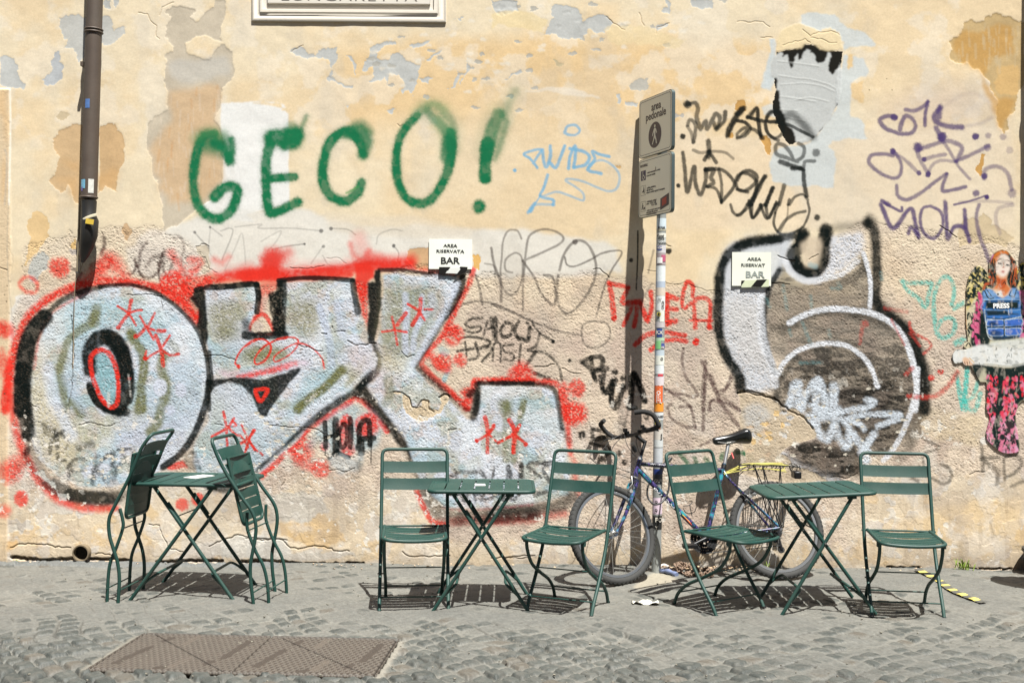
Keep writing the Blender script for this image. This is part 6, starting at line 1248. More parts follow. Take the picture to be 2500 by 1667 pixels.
    p = at_y(2300+806/5.6, 580+936/5.6, O[1])-Vector(O); text_obj('PRESS', .046, mat('white print', (236, 238, 236), .7), t, Matrix.Translation((p.x, -.0025, p.z)) @ Matrix.Rotation(math.radians(90), 4, 'X') @ Matrix.Rotation(math.radians(1.5), 4, 'Z'), bold=.002, ext=.0008, sx=.98)
build_poster()
# ------------------------------------------------------------------ sign post
POLE = mat('galvanised pole', (168, 172, 168), .5, .35, .12, 12)
sp0 = Vector((.992, 7.60-WALLD, 0)); sp1 = Vector((1.012, 7.56-WALLD, 3.10))
sp = empty('sign_post', tuple(sp0)); tag(sp, 'sticker covered round steel post carrying two pedestrian area sign plates', 'sign')
PR = .0325; ax = lambda z: (sp1-sp0)*(z/3.10)
MB().tube([ax(-.02), ax(3.1)], PR, 28).build('pole', POLE, sp)
SB = mat('sign plate face', (250, 246, 226), .38, 0, .03, 5); SE = mat('sign plate edge', (96, 108, 106), .4, .6, .1); SI = mat('sign print', (66, 56, 60), .5, 0, .03)
xl = Vector((.879, 7.775-WALLD, 0)); xr = Vector((1.048, 7.355-WALLD, 0)); du = (xr-xl).normalized(); wS = (xr-xl).length; nS = Vector((0, 0, 1)).cross(du)*-1
if nS.y > 0: nS = -nS
nS = Vector((-abs(nS.x), nS.y, 0)).normalized() if nS.x > 0 else nS
def rrect(w, h, r, n=6):
    o = []
    for cx, cy, a0 in ((w/2-r, -h/2+r, -90), (w/2-r, h/2-r, 0), (-w/2+r, h/2-r, 90), (-w/2+r, -h/2+r, 180)):
        o += [(cx+r*math.cos(math.radians(a0+90*k/n)), cy+r*math.sin(math.radians(a0+90*k/n))) for k in range(n+1)]
    return o
def plate(name, z0, z1, two):
    c = (xl+xr)/2; c = Vector((c.x, c.y, (z0+z1)/2))-sp0; h = z1-z0
    M = Matrix.Translation(c) @ Matrix(((du.x, 0, nS.x, 0), (du.y, 0, nS.y, 0), (0, 1, 0, 0), (0, 0, 0, 1)))
    def Q(u, v, o=0): return M @ Vector((u, v, o))
    b = MB(); rr = rrect(wS, h, .03); n = len(rr)
    V = [Q(x, y, .004) for x, y in rr]+[Q(x, y, -.020) for x, y in rr]+[Q(x*.97, y*.97, -.020) for x, y in rr]+[Q(x*.97, y*.97, 0) for x, y in rr]
    F = [(j*n+k, j*n+(k+1) % n, (j+1)*n+(k+1) % n, (j+1)*n+k) for j in range(3) for k in range(n)]+[tuple(3*n+k for k in range(n))]; b.add(V, F, False); edge = b.build('sign_plate', SE, sp)
    b = MB(); b.add([Q(x*.985, y*.985, .0046) for x, y in rr], [tuple(range(n))], False); b.add([Q(x*.985, y*.985, .001) for x, y in rr], [tuple(range(n))], False); b.build('face', SB, edge)
    b = MB(); r1 = rrect(wS-.03, h-.03, .022); r2 = rrect(wS-.036, h-.036, .020); k_ = len(r1)
    b.add([Q(x, y, .0052) for x, y in r1]+[Q(x, y, .0052) for x, y in r2], [(k, (k+1) % k_, k_+(k+1) % k_, k_+k) for k in range(k_)], False); b.build('border_line', SI, edge)
    def T(s, u, v, sz, bold=.0015, sx=1, al='CENTER', m=SI): return text_obj(s, sz, m, edge, M @ Matrix.Translation((u, v, .0054)), bold=bold, sx=sx, align=al, ext=.0003)
    def shape(polys, m, nm, o=.0054):
        b = MB()
        for pz in polys: b.add([Q(x, y, o) for x, y in pz], [tuple(range(len(pz)))], False)
        return b.build(nm, m, edge)
    def circ(cx, cy, r, n=28, e=1): return [(cx+r*math.cos(2*math.pi*k/n), cy+e*r*math.sin(2*math.pi*k/n)) for k in range(n)]
    WM = mat('sign white print', (236, 232, 214), .5)
    if not two:
        T('area', .015, .125, .076, .0013, 1.0); T('pedonale', .01, .068, .076, .0013, 1.0)
        shape([circ(0, -.068, .088, 40)], mat('sign roundel', (74, 62, 72), .5), 'roundel')
        fig = [circ(.0, -.008, .0105, 16), [(-.010, -.022), (.008, -.020), (.016, -.028), (.030, -.055), (.026, -.062), (.020, -.056), (.010, -.040), (.008, -.070), (.022, -.098), (.030, -.128), (.020, -.131), (.008, -.104), (-.002, -.085), (-.014, -.105), (-.030, -.131), (-.038, -.125), (-.020, -.096), (-.012, -.072), (-.011, -.045), (-.022, -.058), (-.032, -.074), (-.037, -.069), (-.028, -.050)]]
        shape(fig, WM, 'walking_figure', .0060)
    else:
        T('eccetto:', -.150, .158, .034, .0008, .95); DM = mat('sign pictogram', (40, 36, 44), .5)
        for i, (v, blue) in enumerate(((.088, 1), (-.015, 0), (-.125, 0))):
            w2 = .034; sq = [(-.158-w2, v-w2), (-.158+w2, v-w2), (-.158+w2, v+w2), (-.158-w2, v+w2)]
            if blue:
                shape([sq], mat('blue pictogram ground', (70, 62, 92), .5), 'pictogram')
                ring_ = [(-.155+(.019 if k < 14 else .014)*math.cos(math.radians(a)), v-.010+(.019 if k < 14 else .014)*math.sin(math.radians(a))) for k, a in enumerate([150+i_*17 for i_ in range(14)]+[371-i_*17 for i_ in range(14)])]
                shape([circ(-.164, v+.024, .005, 12), [(-.167, v+.018), (-.161, v+.018), (-.160, v+.004), (-.146, v+.003), (-.140, v-.014), (-.133, v-.012), (-.131, v-.017), (-.143, v-.020), (-.150, v-.003), (-.166, v-.002)], ring_], WM, 'wheelchair_figure', .006)
            else:
                t_ = .0018; fr_ = [[(-.158-w2, v-w2), (-.158+w2, v-w2), (-.158+w2, v-w2+t_), (-.158-w2, v-w2+t_)], [(-.158-w2, v+w2-t_), (-.158+w2, v+w2-t_), (-.158+w2, v+w2), (-.158-w2, v+w2)], [(-.158-w2, v-w2+t_), (-.158-w2+t_, v-w2+t_), (-.158-w2+t_, v+w2-t_), (-.158-w2, v+w2-t_)], [(-.158+w2-t_, v-w2+t_), (-.158+w2, v-w2+t_), (-.158+w2, v+w2-t_), (-.158+w2-t_, v+w2-t_)]]
                man = [circ(-.150, v+.021, .0048, 12), [(-.157, v+.014), (-.144, v+.014), (-.140, v-.008), (-.142, v-.024), (-.150, v-.024), (-.151, v-.010), (-.176, v-.014), (-.172, v-.007), (-.157, v+.002)]] if i == 1 else [circ(-.166, v+.019, .0045, 12), [(-.171, v+.013), (-.162, v+.013), (-.150, v+.000), (-.160, v+.002), (-.160, v-.008), (-.153, v-.024), (-.159, v-.024), (-.166, v-.010), (-.176, v-.024), (-.181, v-.022), (-.172, v-.006)], circ(-.142, v-.014, .010, 10)]
                shape(fr_+man, DM, 'pictogram')
        for v, s in ((.100, '- veicoli autorizzati a servizio'), (.080, 'di persone invalide'), (-.004, '- polizia, ambulanze,'), (-.020, 'vigili del fuoco,'), (-.036, 'mezzi in servizio urgente di emergenza'), (-.098, '- velocipedi, residenti'), (-.113, 'carico   15.00  16.00'), (-.128, '               14.30  16.00'), (-.158, '- carico e scarico merci, orari'), (-.172, 'autorizzati sulle persone'), (-.186, 'e veicoli ad emissione')):
            T(s, -.112, v, .0195, .0001, .82, 'LEFT')
        shape([[(.082, -.175), (.195, -.150), (.195, -.072), (.082, -.098)]], mat('torn dark sticker', (84, 72, 78), .6, 0, .3, 40), 'sticker', .0064)
        shape([[(.106, -.150), (.165, -.138), (.165, -.092), (.106, -.104)]], mat('red print', (178, 66, 54), .6, 0, .35, 70), 'sticker_print', .0070)
    for zz in (h*.28, -h*.28):
        b = MB(); cc = Vector((ax(2.9).x, ax(2.9).y, c.z+zz)); b.ring(cc, (0, 0, 1), PR+.004, .006, 24, 6); b.box(cc.lerp(Vector((c.x, c.y, cc.z)), .5), (.05, .03, .025)); b.build('bracket', STEEL, edge)
plate('a', 2.843, 3.243, 0); plate('b', 2.430, 2.833, 1)
rs = random.Random(12)
def zpx(py): return at_y(1607, py, sp0.y).z
stk = [(535, 560, (206, 220, 226), 0), (560, 566, (180, 178, 160), 0), (571, 582, (226, 226, 214), 0), (582, 600, (196, 200, 196), 0), (600, 619, (206, 204, 206), 0), (603, 612, (70, 88, 160), -30), (619, 648, (172, 160, 160), 0), (624, 640, (186, 90, 120), 30), (630, 644, (238, 238, 234), -20), (650, 688, (222, 228, 228), 0), (688, 703, (178, 190, 204), 0), (703, 722, (214, 202, 186), 0), (722, 758, (226, 230, 226), 0), (758, 786, (220, 222, 212), 20), (786, 800, (196, 190, 190), 0), (802, 823, (46, 70, 134), -10), (824, 832, (178, 206, 176), 0), (832, 852, (132, 196, 130), -25), (838, 850, (70, 84, 150), 45), (854, 868, (190, 204, 212), 0), (868, 890, (226, 228, 216), 0), (890, 912, (222, 228, 228), 0), (912, 918, (206, 70, 80), 10), (918, 940, (222, 212, 214), 0), (982, 1004, (236, 150, 50), 0), (1006, 1024, (222, 226, 226), 0), (1024, 1034, (228, 206, 60), -20), (1034, 1046, (150, 96, 60), -10), (1046, 1072, (206, 200, 190), 0), (1072, 1090, (206, 210, 208), 0), (1092, 1128, (196, 200, 202), 0), (1143, 1156, (40, 60, 128), 0), (1156, 1180, (66, 72, 84), 0), (1213, 1253, (222, 200, 214), 0), (1257, 1290, (34, 36, 36), 0)]
for i, (ya, yb, cc, off) in enumerate(stk):
    wdt = 150 if off == 0 else 62; z1, z0 = zpx(ya), zpx(yb)
    sticker_patch('sticker', mat('sticker', cc, .45, 0, .16, rs.uniform(30, 90)), sp, ax, PR, z0, z1, off-wdt/2, off+wdt/2, .0010+.0004*(i % 3)+(.0012 if off else 0))
def polewrap(z, a0, up90=False):
    c = ax(z)
    def f(v):
        if up90: v = Vector((-v.y, v.x, v.z))
        a = math.radians(a0)+v.x/(PR+.003); r = PR+.0036+v.z; return Vector((c.x+r*math.sin(a), c.y-r*math.cos(a), z+v.y))
    return f
o_ = sticker_patch('sticker', mat('orange sticker', (226, 108, 56), .45, 0, .08), sp, ax, PR, zpx(981), zpx(941), -62, 40, .0034)
text_obj('JEFFOLK', .036, mat('sticker white', (240, 236, 228), .5), o_, None, bold=.0012, wrap=polewrap((zpx(941)+zpx(981))/2, -8, True), ext=.0002, sx=.92)
DT = mat('sticker black print', (30, 32, 36), .5)
for s, y, a, sz, v in (('arras', 557, -5, .026, 0), ('Kanal', 578, -14, .022, 0), ('ottica', 584, -8, .020, 0), ('NOON', 596, 10, .022, 0), ('HOM', 607, -25, .018, 0), ('///', 733, -15, .03, 0), ('OLD', 745, 26, .026, 1), ('KX', 812, -12, .034, 0), ('HI', 848, 30, .02, 0), ('G', 876, 20, .026, 0), ('CHIEF', 1016, 10, .024, 0), ('Luna', 1065, 28, .022, 1), ('GUY', 1172, 5, .030, 0), ('FO', 1267, 15, .042, 0), ('Y', 1286, -10, .03, 0)):
    text_obj(s, sz, mat('sticker print', (232, 226, 210), .5) if s in ('KX', 'HOM', 'HI', 'FO', 'GUY', 'Y') else DT, sp, None, bold=.0006, wrap=polewrap(zpx(y), a, bool(v)), ext=.0002)
for y in (1223, 1243):
    b = MB(); w_ = polewrap(zpx(y), -18); 
    b.add([w_(Vector((.010*math.cos(k*math.pi/10), .010*math.sin(k*math.pi/10), .0004))) for k in range(20)]+[w_(Vector((.005*math.cos(k*math.pi/10), .005*math.sin(k*math.pi/10), .0004))) for k in range(20)], [(k, (k+1) % 20, 20+(k+1) % 20, 20+k) for k in range(20)], False); b.build('sticker_ring', DT, sp)
b = MB(); w_ = polewrap(zpx(767), -20); b.add([w_(Vector((.014*math.cos(k*math.pi/10), .014*math.sin(k*math.pi/10), .0014))) for k in range(20)], [tuple(range(20))], False); b.build('sticker', mat('round yellow sticker', (190, 176, 60), .5), sp)
b = MB(); b.add([w_(Vector((.007*math.cos(k*math.pi/10), .008*math.sin(k*math.pi/10), .0024))) for k in range(20)], [tuple(range(20))], False); b.build('sticker_print', DT, sp)
# ------------------------------------------------------------------ iron cover in the street
def build_cover(MC):
    a, b_, c, d = [Vector((v.x, v.y, 0)) for v in MC]
    O = (a+b_+c+d)/4; t = empty('manhole_cover', (O.x, O.y, 0)); tag(t, 'rusty cast iron utility cover of four triangular plates set in the cobbles at lower left', 'manhole cover')
    IR = attr_mat('rusty cast iron', .6, .25, .4, 200, 30, .14, .4)
    nx, ny = 470, 230; U, V = np.meshgrid(np.linspace(0, 1, nx), np.linspace(0, 1, ny))
    def bl(i): return ((1-V)*((1-U)*d[i]+U*c[i])+V*((1-U)*a[i]+U*b_[i]))-O[i]
    X, Y = bl(0), bl(1)
    LX = U*1.40; LY = V*.62
    # fish-scale tread
    px_, py_ = .030, .031; r = np.floor(LY/py_); fx = (LX/px_+.5*(r % 2)) % 1-.5; fy = (LY/py_) % 1-.5
    tread = sst(.17, .07, np.abs(np.hypot(fx*1.1, fy+.25)-.42))
    hgt = .0035*tread; seam = np.zeros_like(X)
    frame = np.minimum(np.minimum(LX, 1.40-LX), np.minimum(LY, .62-LY)); fr = frame < .010
    def seamline(u0, v0, u1, v1, wd=.0035):
        p = np.array([u0*1.40, v0*.62]); q = np.array([u1*1.40, v1*.62]); dd = q-p; L = dd@dd
        tt = np.clip(((LX-p[0])*dd[0]+(LY-p[1])*dd[1])/L, 0, 1); return np.hypot(LX-p[0]-tt*dd[0], LY-p[1]-tt*dd[1]) < wd
    diag1 = seamline(.05, .97, .47, .03); diag2 = seamline(.54, .97, .965, .03); mid = seamline(.505, 0, .505, 1, .005)
    sm = diag1 | diag2 | mid | seamline(.008, 0, .008, 1, .004) | seamline(.992, 0, .992, 1, .004) | seamline(0, .02, 1, .02, .004) | seamline(0, .98, 1, .98, .004)
    plain = np.zeros_like(sm)
    for ou in (0, .50):
        for (u0, v0, u1, v1, w) in ((.066, .17, .105, .60, .021), (.420, .36, .445, .82, .021)):
            plain |= seamline(ou+u0, v0, ou+u1, v1, w)
        plain |= seamline(ou+.125, .78, ou+.135, .86, .021) | seamline(ou+.385, .20, ou+.39, .26, .021) | seamline(ou+.23, .07, ou+.25, .10, .021)
    ribs = .002*(np.sin(LX*2*math.pi/.011+LY*30) > 0)
    z = np.where(plain, ribs, hgt); z = np.where(fr, .003, z); z = np.where(sm, -.012, z)+.004
    n1 = fbm(ny, nx, 30, 5, 4); base = lin((96, 87, 78))*(1-n1[..., None])+lin((116, 102, 90))*n1[..., None]; dustc = lin((156, 146, 132))
    col = base*1.0; dm = (tread*(~plain)*1.0)[..., None]; col = col*(1-dm)+dustc*dm; col = np.where(plain[..., None], lin((112, 101, 90)), col); lt = np.zeros_like(sm)
    for ou in (0, .5): lt |= seamline(ou+.215, .72, ou+.23, .95, .02) | seamline(ou+.275, .12, ou+.295, .34, .02)
    col = np.where(lt[..., None], lin((146, 134, 120)), col); col = np.where(sm[..., None], lin((40, 36, 30)), col)
    P = np.stack([X, Y, z], -1); cen = lambda m: m[:-1, :-1]
    up1 = (V > 1-.94*(U-.05)/.42*1.0-.03) ; g1 = (V-.97)*(.42)-(U-.05)*(-.94) > 0; g2 = (V-.97)*(.425)-(U-.54)*(-.94) > 0
    left = U < .505
    for k, mk in enumerate((left & g1, left & ~g1, ~left & g2, ~left & ~g2)):
        grid_obj('cover_plate', P, col, np.zeros_like(X)+.4, IR, cen(mk), t, (0, 0, -.02))
# ------------------------------------------------------------------ small stuff on the ground
def ground_bits():
    r = random.Random(3)
    # hazard tape strip
    q0, q1, q2 = at_z(2240, 1395), at_z(2330, 1450), at_z(2402, 1479); q = smooth3([q0, q0.lerp(q1, .5)+Vector((.01, -.005, 0)), q1, q2], 10); t = empty('tape_strip', tuple(q0)); tag(t, 'strip of black and yellow hazard tape stuck on the cobbles beside the right chair', 'tape')
    n = len(q)
    for k in range(n-1):
        a, b_ = q[k]-q0, q[k+1]-q0; s = (b_-a).cross(Vector((0, 0, 1))).normalized()*.028; zz = Vector((0, 0, .022+.003*math.sin(k*1.7)))
        z2 = Vector((0, 0, .022+.003*math.sin((k+1)*1.7)))
        sk = (b_-a)*.5
        b = MB(); b.slab([[a-s-sk*.6+zz, b_-s-sk*.6+z2], [a+s+sk*.6+zz, b_+s+sk*.6+z2]], 0, (0, 0, -.002)); b.build('stripe', YELT if (k // 2) % 2 else BLKT, t)
    # heap of rusty chain and blue plastic at the post
    t = empty('rusty_chain', tuple(at_z(1690, 1406))); tag(t, 'heap of rusty chain with faded blue sleeve lying at the foot of the sign post', 'chain'); o = t.location.copy()
    RU = mat('rusty links', (134, 112, 94), .8, .1, .5, 60); BT_ = mat('faded blue sleeve', (112, 124, 156), .6, 0, .15)
    pth = smooth3([at_z(*p) for p in ((1618, 1395), (1640, 1404), (1655, 1398), (1680, 1412), (1700, 1404), (1690, 1394), (1665, 1388), (1650, 1392), (1690, 1408), (1720, 1414), (1738, 1408), (1728, 1402), (1700, 1400))], 9)
    b = MB()
    for i, p in enumerate(pth):
        zz = .018+.018*abs(math.sin(i*.9)); axv = Vector((r.uniform(-1, 1), r.uniform(-1, 1), r.uniform(-.4, 1))); b.ring(p-o+Vector((r.uniform(-.01, .01), r.uniform(-.01, .01), zz)), axv, .013, .0045, 14, 6)
    b.build('chain_links', RU, t)
    for px_ in ((1616, 1397, 1640, 1404), (1630, 1390, 1612, 1391)):
        q_ = [at_z(px_[0], px_[1])-o+Vector((0, 0, .02)), at_z(px_[2], px_[3])-o+Vector((0, 0, .022))]; MB().tube(smooth3([q_[0], q_[0].lerp(q_[1], .5)+Vector((0, 0, .01)), q_[1]], 5), .013, 10).build('chain_cover', mat('grey sleeve', (196, 186, 176), .7), t)
    MB().tube(smooth3([at_z(1613, 1400)-o+Vector((0, 0, .02)), at_z(1632, 1404)-o+Vector((0, 0, .026)), at_z(1652, 1410)-o+Vector((0, 0, .02))], 6), [.016+.003*math.sin(k*1.3) for k in range(13)], 12).build('plastic_sleeve', BT_, t)
    # dry leaves: drifted litter along the wall
    b = MB(); LV = mat('dry litter', (196, 170, 138), .9, 0, .4, 60)
    for i in range(520):
        u = r.random(); x = 1.02+u*.75+r.gauss(0, .05) if i < 380 else r.uniform(-3.4, 3.6); y = -.05-abs(r.gauss(0, .07)) if i < 380 else -.02-abs(r.gauss(0, .05))
        s = r.uniform(.005, .016); R = Matrix.Rotation(r.uniform(0, 6), 3, 'Z') @ Matrix.Rotation(r.uniform(-.8, .8), 3, 'X'); c = Vector((x, y, .008+r.uniform(0, .012)))
        b.add([c+R @ Vector(v) for v in ((-s, 0, 0), (0, -s*.5, .002), (s, 0, 0), (0, s*.5, .003))], [(0, 1, 2, 3)])
    o_ = b.build('leaf_litter', LV); tag(o_, 'dry leaf litter drifted along the foot of the wall', 'litter', kind='stuff')
    b = MB(); GRV = mat('grit', (120, 116, 104), .9, 0, .4, 90)
    for i in range(700):
        x, y = r.uniform(-3.6, 3.6), r.uniform(-3.6, -.08); s = r.uniform(.002, .006); R = Matrix.Rotation(r.uniform(0, 6), 3, 'Z') @ Matrix.Rotation(r.uniform(0, 3), 3, 'X')
        b.box((x, y, s*.5+.004), (s*2, s*1.3, s), R)
    tag(b.build('grit', GRV), 'loose grit and crumbs scattered over the cobbles', 'grit', kind='stuff')
    # weeds
    WD = mat('weed leaf', (132, 156, 62), .6, 0, .3, 40, spec=.3)
    for k, (px_, py_, h_, lb, cnt) in enumerate(((2352, 1393, .085, 'bright green weed sprouting at the wall foot right of the right chair', 34), (1872, 1396, .075, 'small yellowish weed at the wall foot seen through the rear bicycle wheel', 12), (48, 1372, .03, 'tiny weed tuft at the wall foot in the far left corner', 10))):
        p = at_z(px_, py_); t = empty('weed_plant', (p.x, min(-.02, p.y), 0)); tag(t, lb, 'weed', 'weeds at the wall foot'); b = MB()
        for i in range(cnt):
            a = r.uniform(0, 6.28); l = h_*r.uniform(.5, 1.1); o2 = Vector((r.gauss(0, .022 if k == 0 else .008), r.gauss(0, .008), 0)); tip = o2+Vector((math.cos(a)*l*.55, math.sin(a)*l*.35-.005, l)); md = o2.lerp(tip, .6)+Vector((0, 0, l*.12)); s = Vector((-math.sin(a), math.cos(a), 0))*(.0045 if k == 0 else .0025)
            b.add([o2-s*.3, o2+s*.3, md+s, md-s, tip], [(0, 1, 2, 3), (3, 2, 4)])
        b.build('leaves', WD, t)
    # scrap of paper
    p = at_z(1575, 1476); b = MB(); rows = [[Vector((.16*(i/7-.5)+r.uniform(-.006, .006), .07*(j/4-.5)+r.uniform(-.008, .008), .014+.010*math.sin(i*1.4+j*.8)+r.uniform(0, .005))) for i in range(8)] for j in range(5)]
    b.slab(rows, 0, (0, 0, -.001), True); o_ = b.build('paper_scrap', mat('dirty paper', (206, 204, 190), .8, 0, .3, 30)); o_.location = (p.x, p.y, 0); tag(o_, 'crumpled scrap of dirty white paper trodden into the cobbles in front of the sign post', 'paper')
YELT = mat('yellow stripe', (214, 196, 96), .6, 0, .2, 60); BLKT = mat('black stripe', (78, 78, 72), .6, 0, .2, 60)
# ------------------------------------------------------------------ the bicycle leaning on the post and wall
def build_bike():
    F0 = Vector((.645, 7.167-WALLD, 0)); R0 = Vector((1.755, 7.361-WALLD, 0))
    e1 = (R0-F0).normalized(); side = Vector((0, 0, 1)).cross(e1); la = math.radians(21.5)
    e2 = (Vector((0, 0, 1))*math.cos(la)+side*math.sin(la)).normalized()
    if e2.y < 0: e2 = (Vector((0, 0, 1))*math.cos(la)-side*math.sin(la)).normalized()
    n = e1.cross(e2).normalized()
    if n.y > 0: n = -n                                     # n points to the street
    O = Vector((1.2, F0.y+.1, 0))
    t = empty('bicycle', tuple(O)); tag(t, 'mountain bicycle with purple and teal frame leaning against the sign post and the wall', 'bicycle')
    def B(px, py, off=0.0): return at_plane(px, py, F0+n*off, n)-O
    # teal / purple / black marbled lacquer
    m = bpy.data.materials.new('marbled frame lacquer'); m.use_nodes = True; nn = m.node_tree; b_ = nn.nodes['Principled BSDF']; tc = nn.nodes.new('ShaderNodeTexCoord'); nz = nn.nodes.new('ShaderNodeTexNoise'); nz.inputs['Scale'].default_value = 15; nz.inputs['Detail'].default_value = 2
    nn.links.new(tc.outputs['Object'], nz.inputs['Vector']); cr = nn.nodes.new('ShaderNodeValToRGB'); nn.links.new(nz.outputs[0], cr.inputs[0]); e = cr.color_ramp.elements
    e[0].position = .40; e[0].color = (*lin3((16, 20, 36)), 1); e[1].position = .64; e[1].color = (*lin3((34, 112, 120)), 1)
    for p_, c_ in ((.44, (62, 50, 104)), (.47, (18, 18, 40)), (.53, (14, 28, 40)), (.56, (30, 92, 104)), (.585, (18, 40, 56)), (.61, (70, 56, 118))): x = e.new(p_); x.color = (*lin3(c_), 1)
    nn.links.new(cr.outputs[0], b_.inputs['Base Color']); b_.inputs['Roughness'].default_value = .25; b_.inputs['Coat Weight'].default_value = .5
    LAC = m; TY = mat('tyre rubber', (50, 50, 48), .85, 0, .18, 40, .3, 200); RIM = mat('alloy rim', (150, 152, 152), .35, .8, .08); CHR = mat('bright alloy', (190, 190, 186), .3, .9, .1); DRK = mat('black steel', (30, 31, 32), .4, .4, .2); FOAM = mat('foam grip', (34, 33, 32), .9, 0, .15, 60, .3, 200)
    # wheels
    R = .332
    def wheel(hub, ax, name, rear):
        w = MB(); 
        ax = ax.normalized(); u0 = (Vector((0, 0, 1))-ax*ax.z).normalized(); v0 = ax.cross(u0)
        we = empty('wheel', (0, 0, 0)); we.parent = t; we.location = hub
        tb = MB(); tb.ring((0, 0, 0), ax, R-.024, .0235, 72, 12, 1, 1.0)
        for k in range(64):
            a = 2*math.pi*k/64
            for s, da in ((-1, 0), (1, .5)):
                aa = a+da*2*math.pi/64; d = u0*math.cos(aa)+v0*math.sin(aa); tg = ax.cross(d)
                M = Matrix((tuple(d*math.cos(.5)+ax*s*math.sin(.5)), tuple(tg), tuple(ax*math.cos(.5)-d*s*math.sin(.5)))).transposed()
                tb.box(d*(R-.024+.0225*math.cos(.6))+ax*s*.0225*math.sin(.6), (.006, .0135, .0125), M)
                M2 = Matrix((tuple(d*math.cos(1.15)+ax*s*math.sin(1.15)), tuple(tg), tuple(ax*math.cos(1.15)-d*s*math.sin(1.15)))).transposed()
                tb.box(d*(R-.024+.0225*math.cos(1.15))+ax*s*.0225*math.sin(1.15), (.005, .009, .009), M2)
        tb.build('tyre', TY, we)
        rb = MB(); prof = [(R-.046, .0125), (R-.062, .0125), (R-.066, .006), (R-.066, -.006), (R-.062, -.0125), (R-.046, -.0125), (R-.050, 0)]; V = []; N = 72
        for k in range(N):
            a = 2*math.pi*k/N; d = u0*math.cos(a)+v0*math.sin(a); V += [d*r_+ax*h_ for r_, h_ in prof]
        K = len(prof); rb.add(V, [(i*K+j, i*K+(j+1) % K, ((i+1) % N)*K+(j+1) % K, ((i+1) % N)*K+j) for i in range(N) for j in range(K)]); rb.build('rim', RIM, we)
        hb = MB(); hb.disc((0, 0, 0), ax, .014, .085, 16); hb.disc(ax*.03, ax, .024, .004, 20); hb.disc(ax*-.03, ax, .024, .004, 20); hb.disc((0, 0, 0), ax, .005, .13, 10); hb.build('hub', CHR, we)
        sb = MB()
        for k in range(32):
            a = 2*math.pi*k/32; s = 1 if k % 2 else -1; lead = .42*(1 if (k//2) % 2 else -1)
            d = u0*math.cos(a)+v0*math.sin(a); d2 = u0*math.cos(a+lead)+v0*math.sin(a+lead); sb.tube([d2*.022+ax*s*.03, d*(R-.063)], .0009, 5, cap=False)
        sb.build('spokes', mat('dull spokes', (150, 150, 144), .55, .5), we); return we
    hubF = B(1495, 1303); hubR = B(1896, 1293)
    turn = math.radians(20); wd = Vector((-math.cos(turn)*e1.x*1-0, 0, 0))
    fdir = (-e1); fdir = (fdir*math.cos(turn)+n*math.sin(turn)).normalized(); fdir = Vector((fdir.x, fdir.y, fdir.z*.4)).normalized()   # front wheel points left and toward the street
    axF = fdir.cross(e2).normalized(); 
    wheel(hubF, axF, 'front', 0); wheel(hubR, n, 'rear', 1)
    if axF.y > 0: axF = -axF
    # frame
    headT, headB = B(1562, 1121), B(1550, 1166); stT, BB = B(1765, 1141), B(1724, 1314); dTop = B(1558, 1146); tT = B(1564, 1132)
    f = MB(); f.tube([headB, headT], .0185, 16); f.tube([tT, B(1764, 1148)], .0150, 14); f.tube([dTop, BB], .0175, 14); f.tube([BB, B(1768, 1132)], .0155, 14); f.disc(BB, n, .021, .07, 18)
    f.build('frame', LAC, t)
    for s in (-1, 1):
        f = MB(); f.tube(smooth3([B(1767, 1150, s*.012), B(1790, 1180, s*.034), hubR+n*s*.062], 6), .0085, 10); f.build('seat_stay', LAC, t)
        f = MB(); f.tube(smooth3([BB+n*s*.02, BB.lerp(hubR, .3)+n*s*.036, hubR+n*s*.062], 6), .0095, 10); f.build('chain_stay', LAC, t)
    # wordmarks on the tubes
    def along(a, b, off, r_):
        d = (b-a).normalized(); up_ = (e2-d*e2.dot(d)).normalized(); c = a.lerp(b, .5)
        def fn(v):
            q = v.y/r_; return c+d*v.x+up_*math.sin(q+off)*(r_+.0012)+n*math.cos(q+off)*(r_+.0012)
        return fn
    WMK = mat('frame lettering', (214, 214, 216), .4)
    text_obj('BOTTECCHIA', .021, WMK, t, None, wrap=along(B(1588, 1135), B(1630, 1138), .45, .015), bold=.0008, sx=1.0, ext=.0002)
    text_obj('BOTTECCHIA', .032, WMK, t, None, wrap=along(B(1602, 1200), B(1652, 1249), .35, .0175), bold=.0006, sx=1.25, ext=.0002)
    for k, c_ in enumerate(((190, 196, 70), (206, 120, 50), (196, 56, 60))):
        a, b = B(1664+k*2.5, 1257+k*3), B(1682+k*2.5, 1275+k*3.5); fb_ = MB(); fb_.tube([a+n*.0165, b+n*.0165], .003, 6); fb_.build('stripe', mat('frame stripe', c_, .4), t)
    # fork with two curved blades
    crown = headB+(headB-headT).normalized()*.035; fk = MB(); fk.tube([headB, crown], .014, 12); fk.tube([crown+axF*.045, crown-axF*.045], .013, 12)
    fw_ = fdir.copy()
    for s in (-1, 1):
        top = crown+axF*.045*s; bot = hubF+axF*.052*s; md = top.lerp(bot, .55)-fw_*.012; fk.tube(smooth3([top, md, top.lerp(bot, .85)-fw_*.010, bot], 6), [.0145-.0003*k for k in range(19)], 12)
    fk.build('fork', LAC, t)
    MB().disc(headB, (headT-headB), .0215, .012, 18).build('headset', CHR, t); hs = MB(); hs.disc(headT, (headT-headB), .0215, .014, 18); hs.disc(headT+(headT-headB).normalized()*.014, (headT-headB), .015, .018, 18); hs.build('headset', CHR, t)
    # stem and bar
    q1 = B(1576, 1076); st = MB(); st.tube([headT, q1], .0115, 12); clamp = B(1549, 1060); st.tube([q1-(q1-headT).normalized()*.012, clamp], [.014, .0125], 12); st.build('stem', DRK, t)
    C_ = clamp+O; dC = C_.y+WALLD
    def H(px, py, dd): return at_y(px, py, C_.y+dd)-O
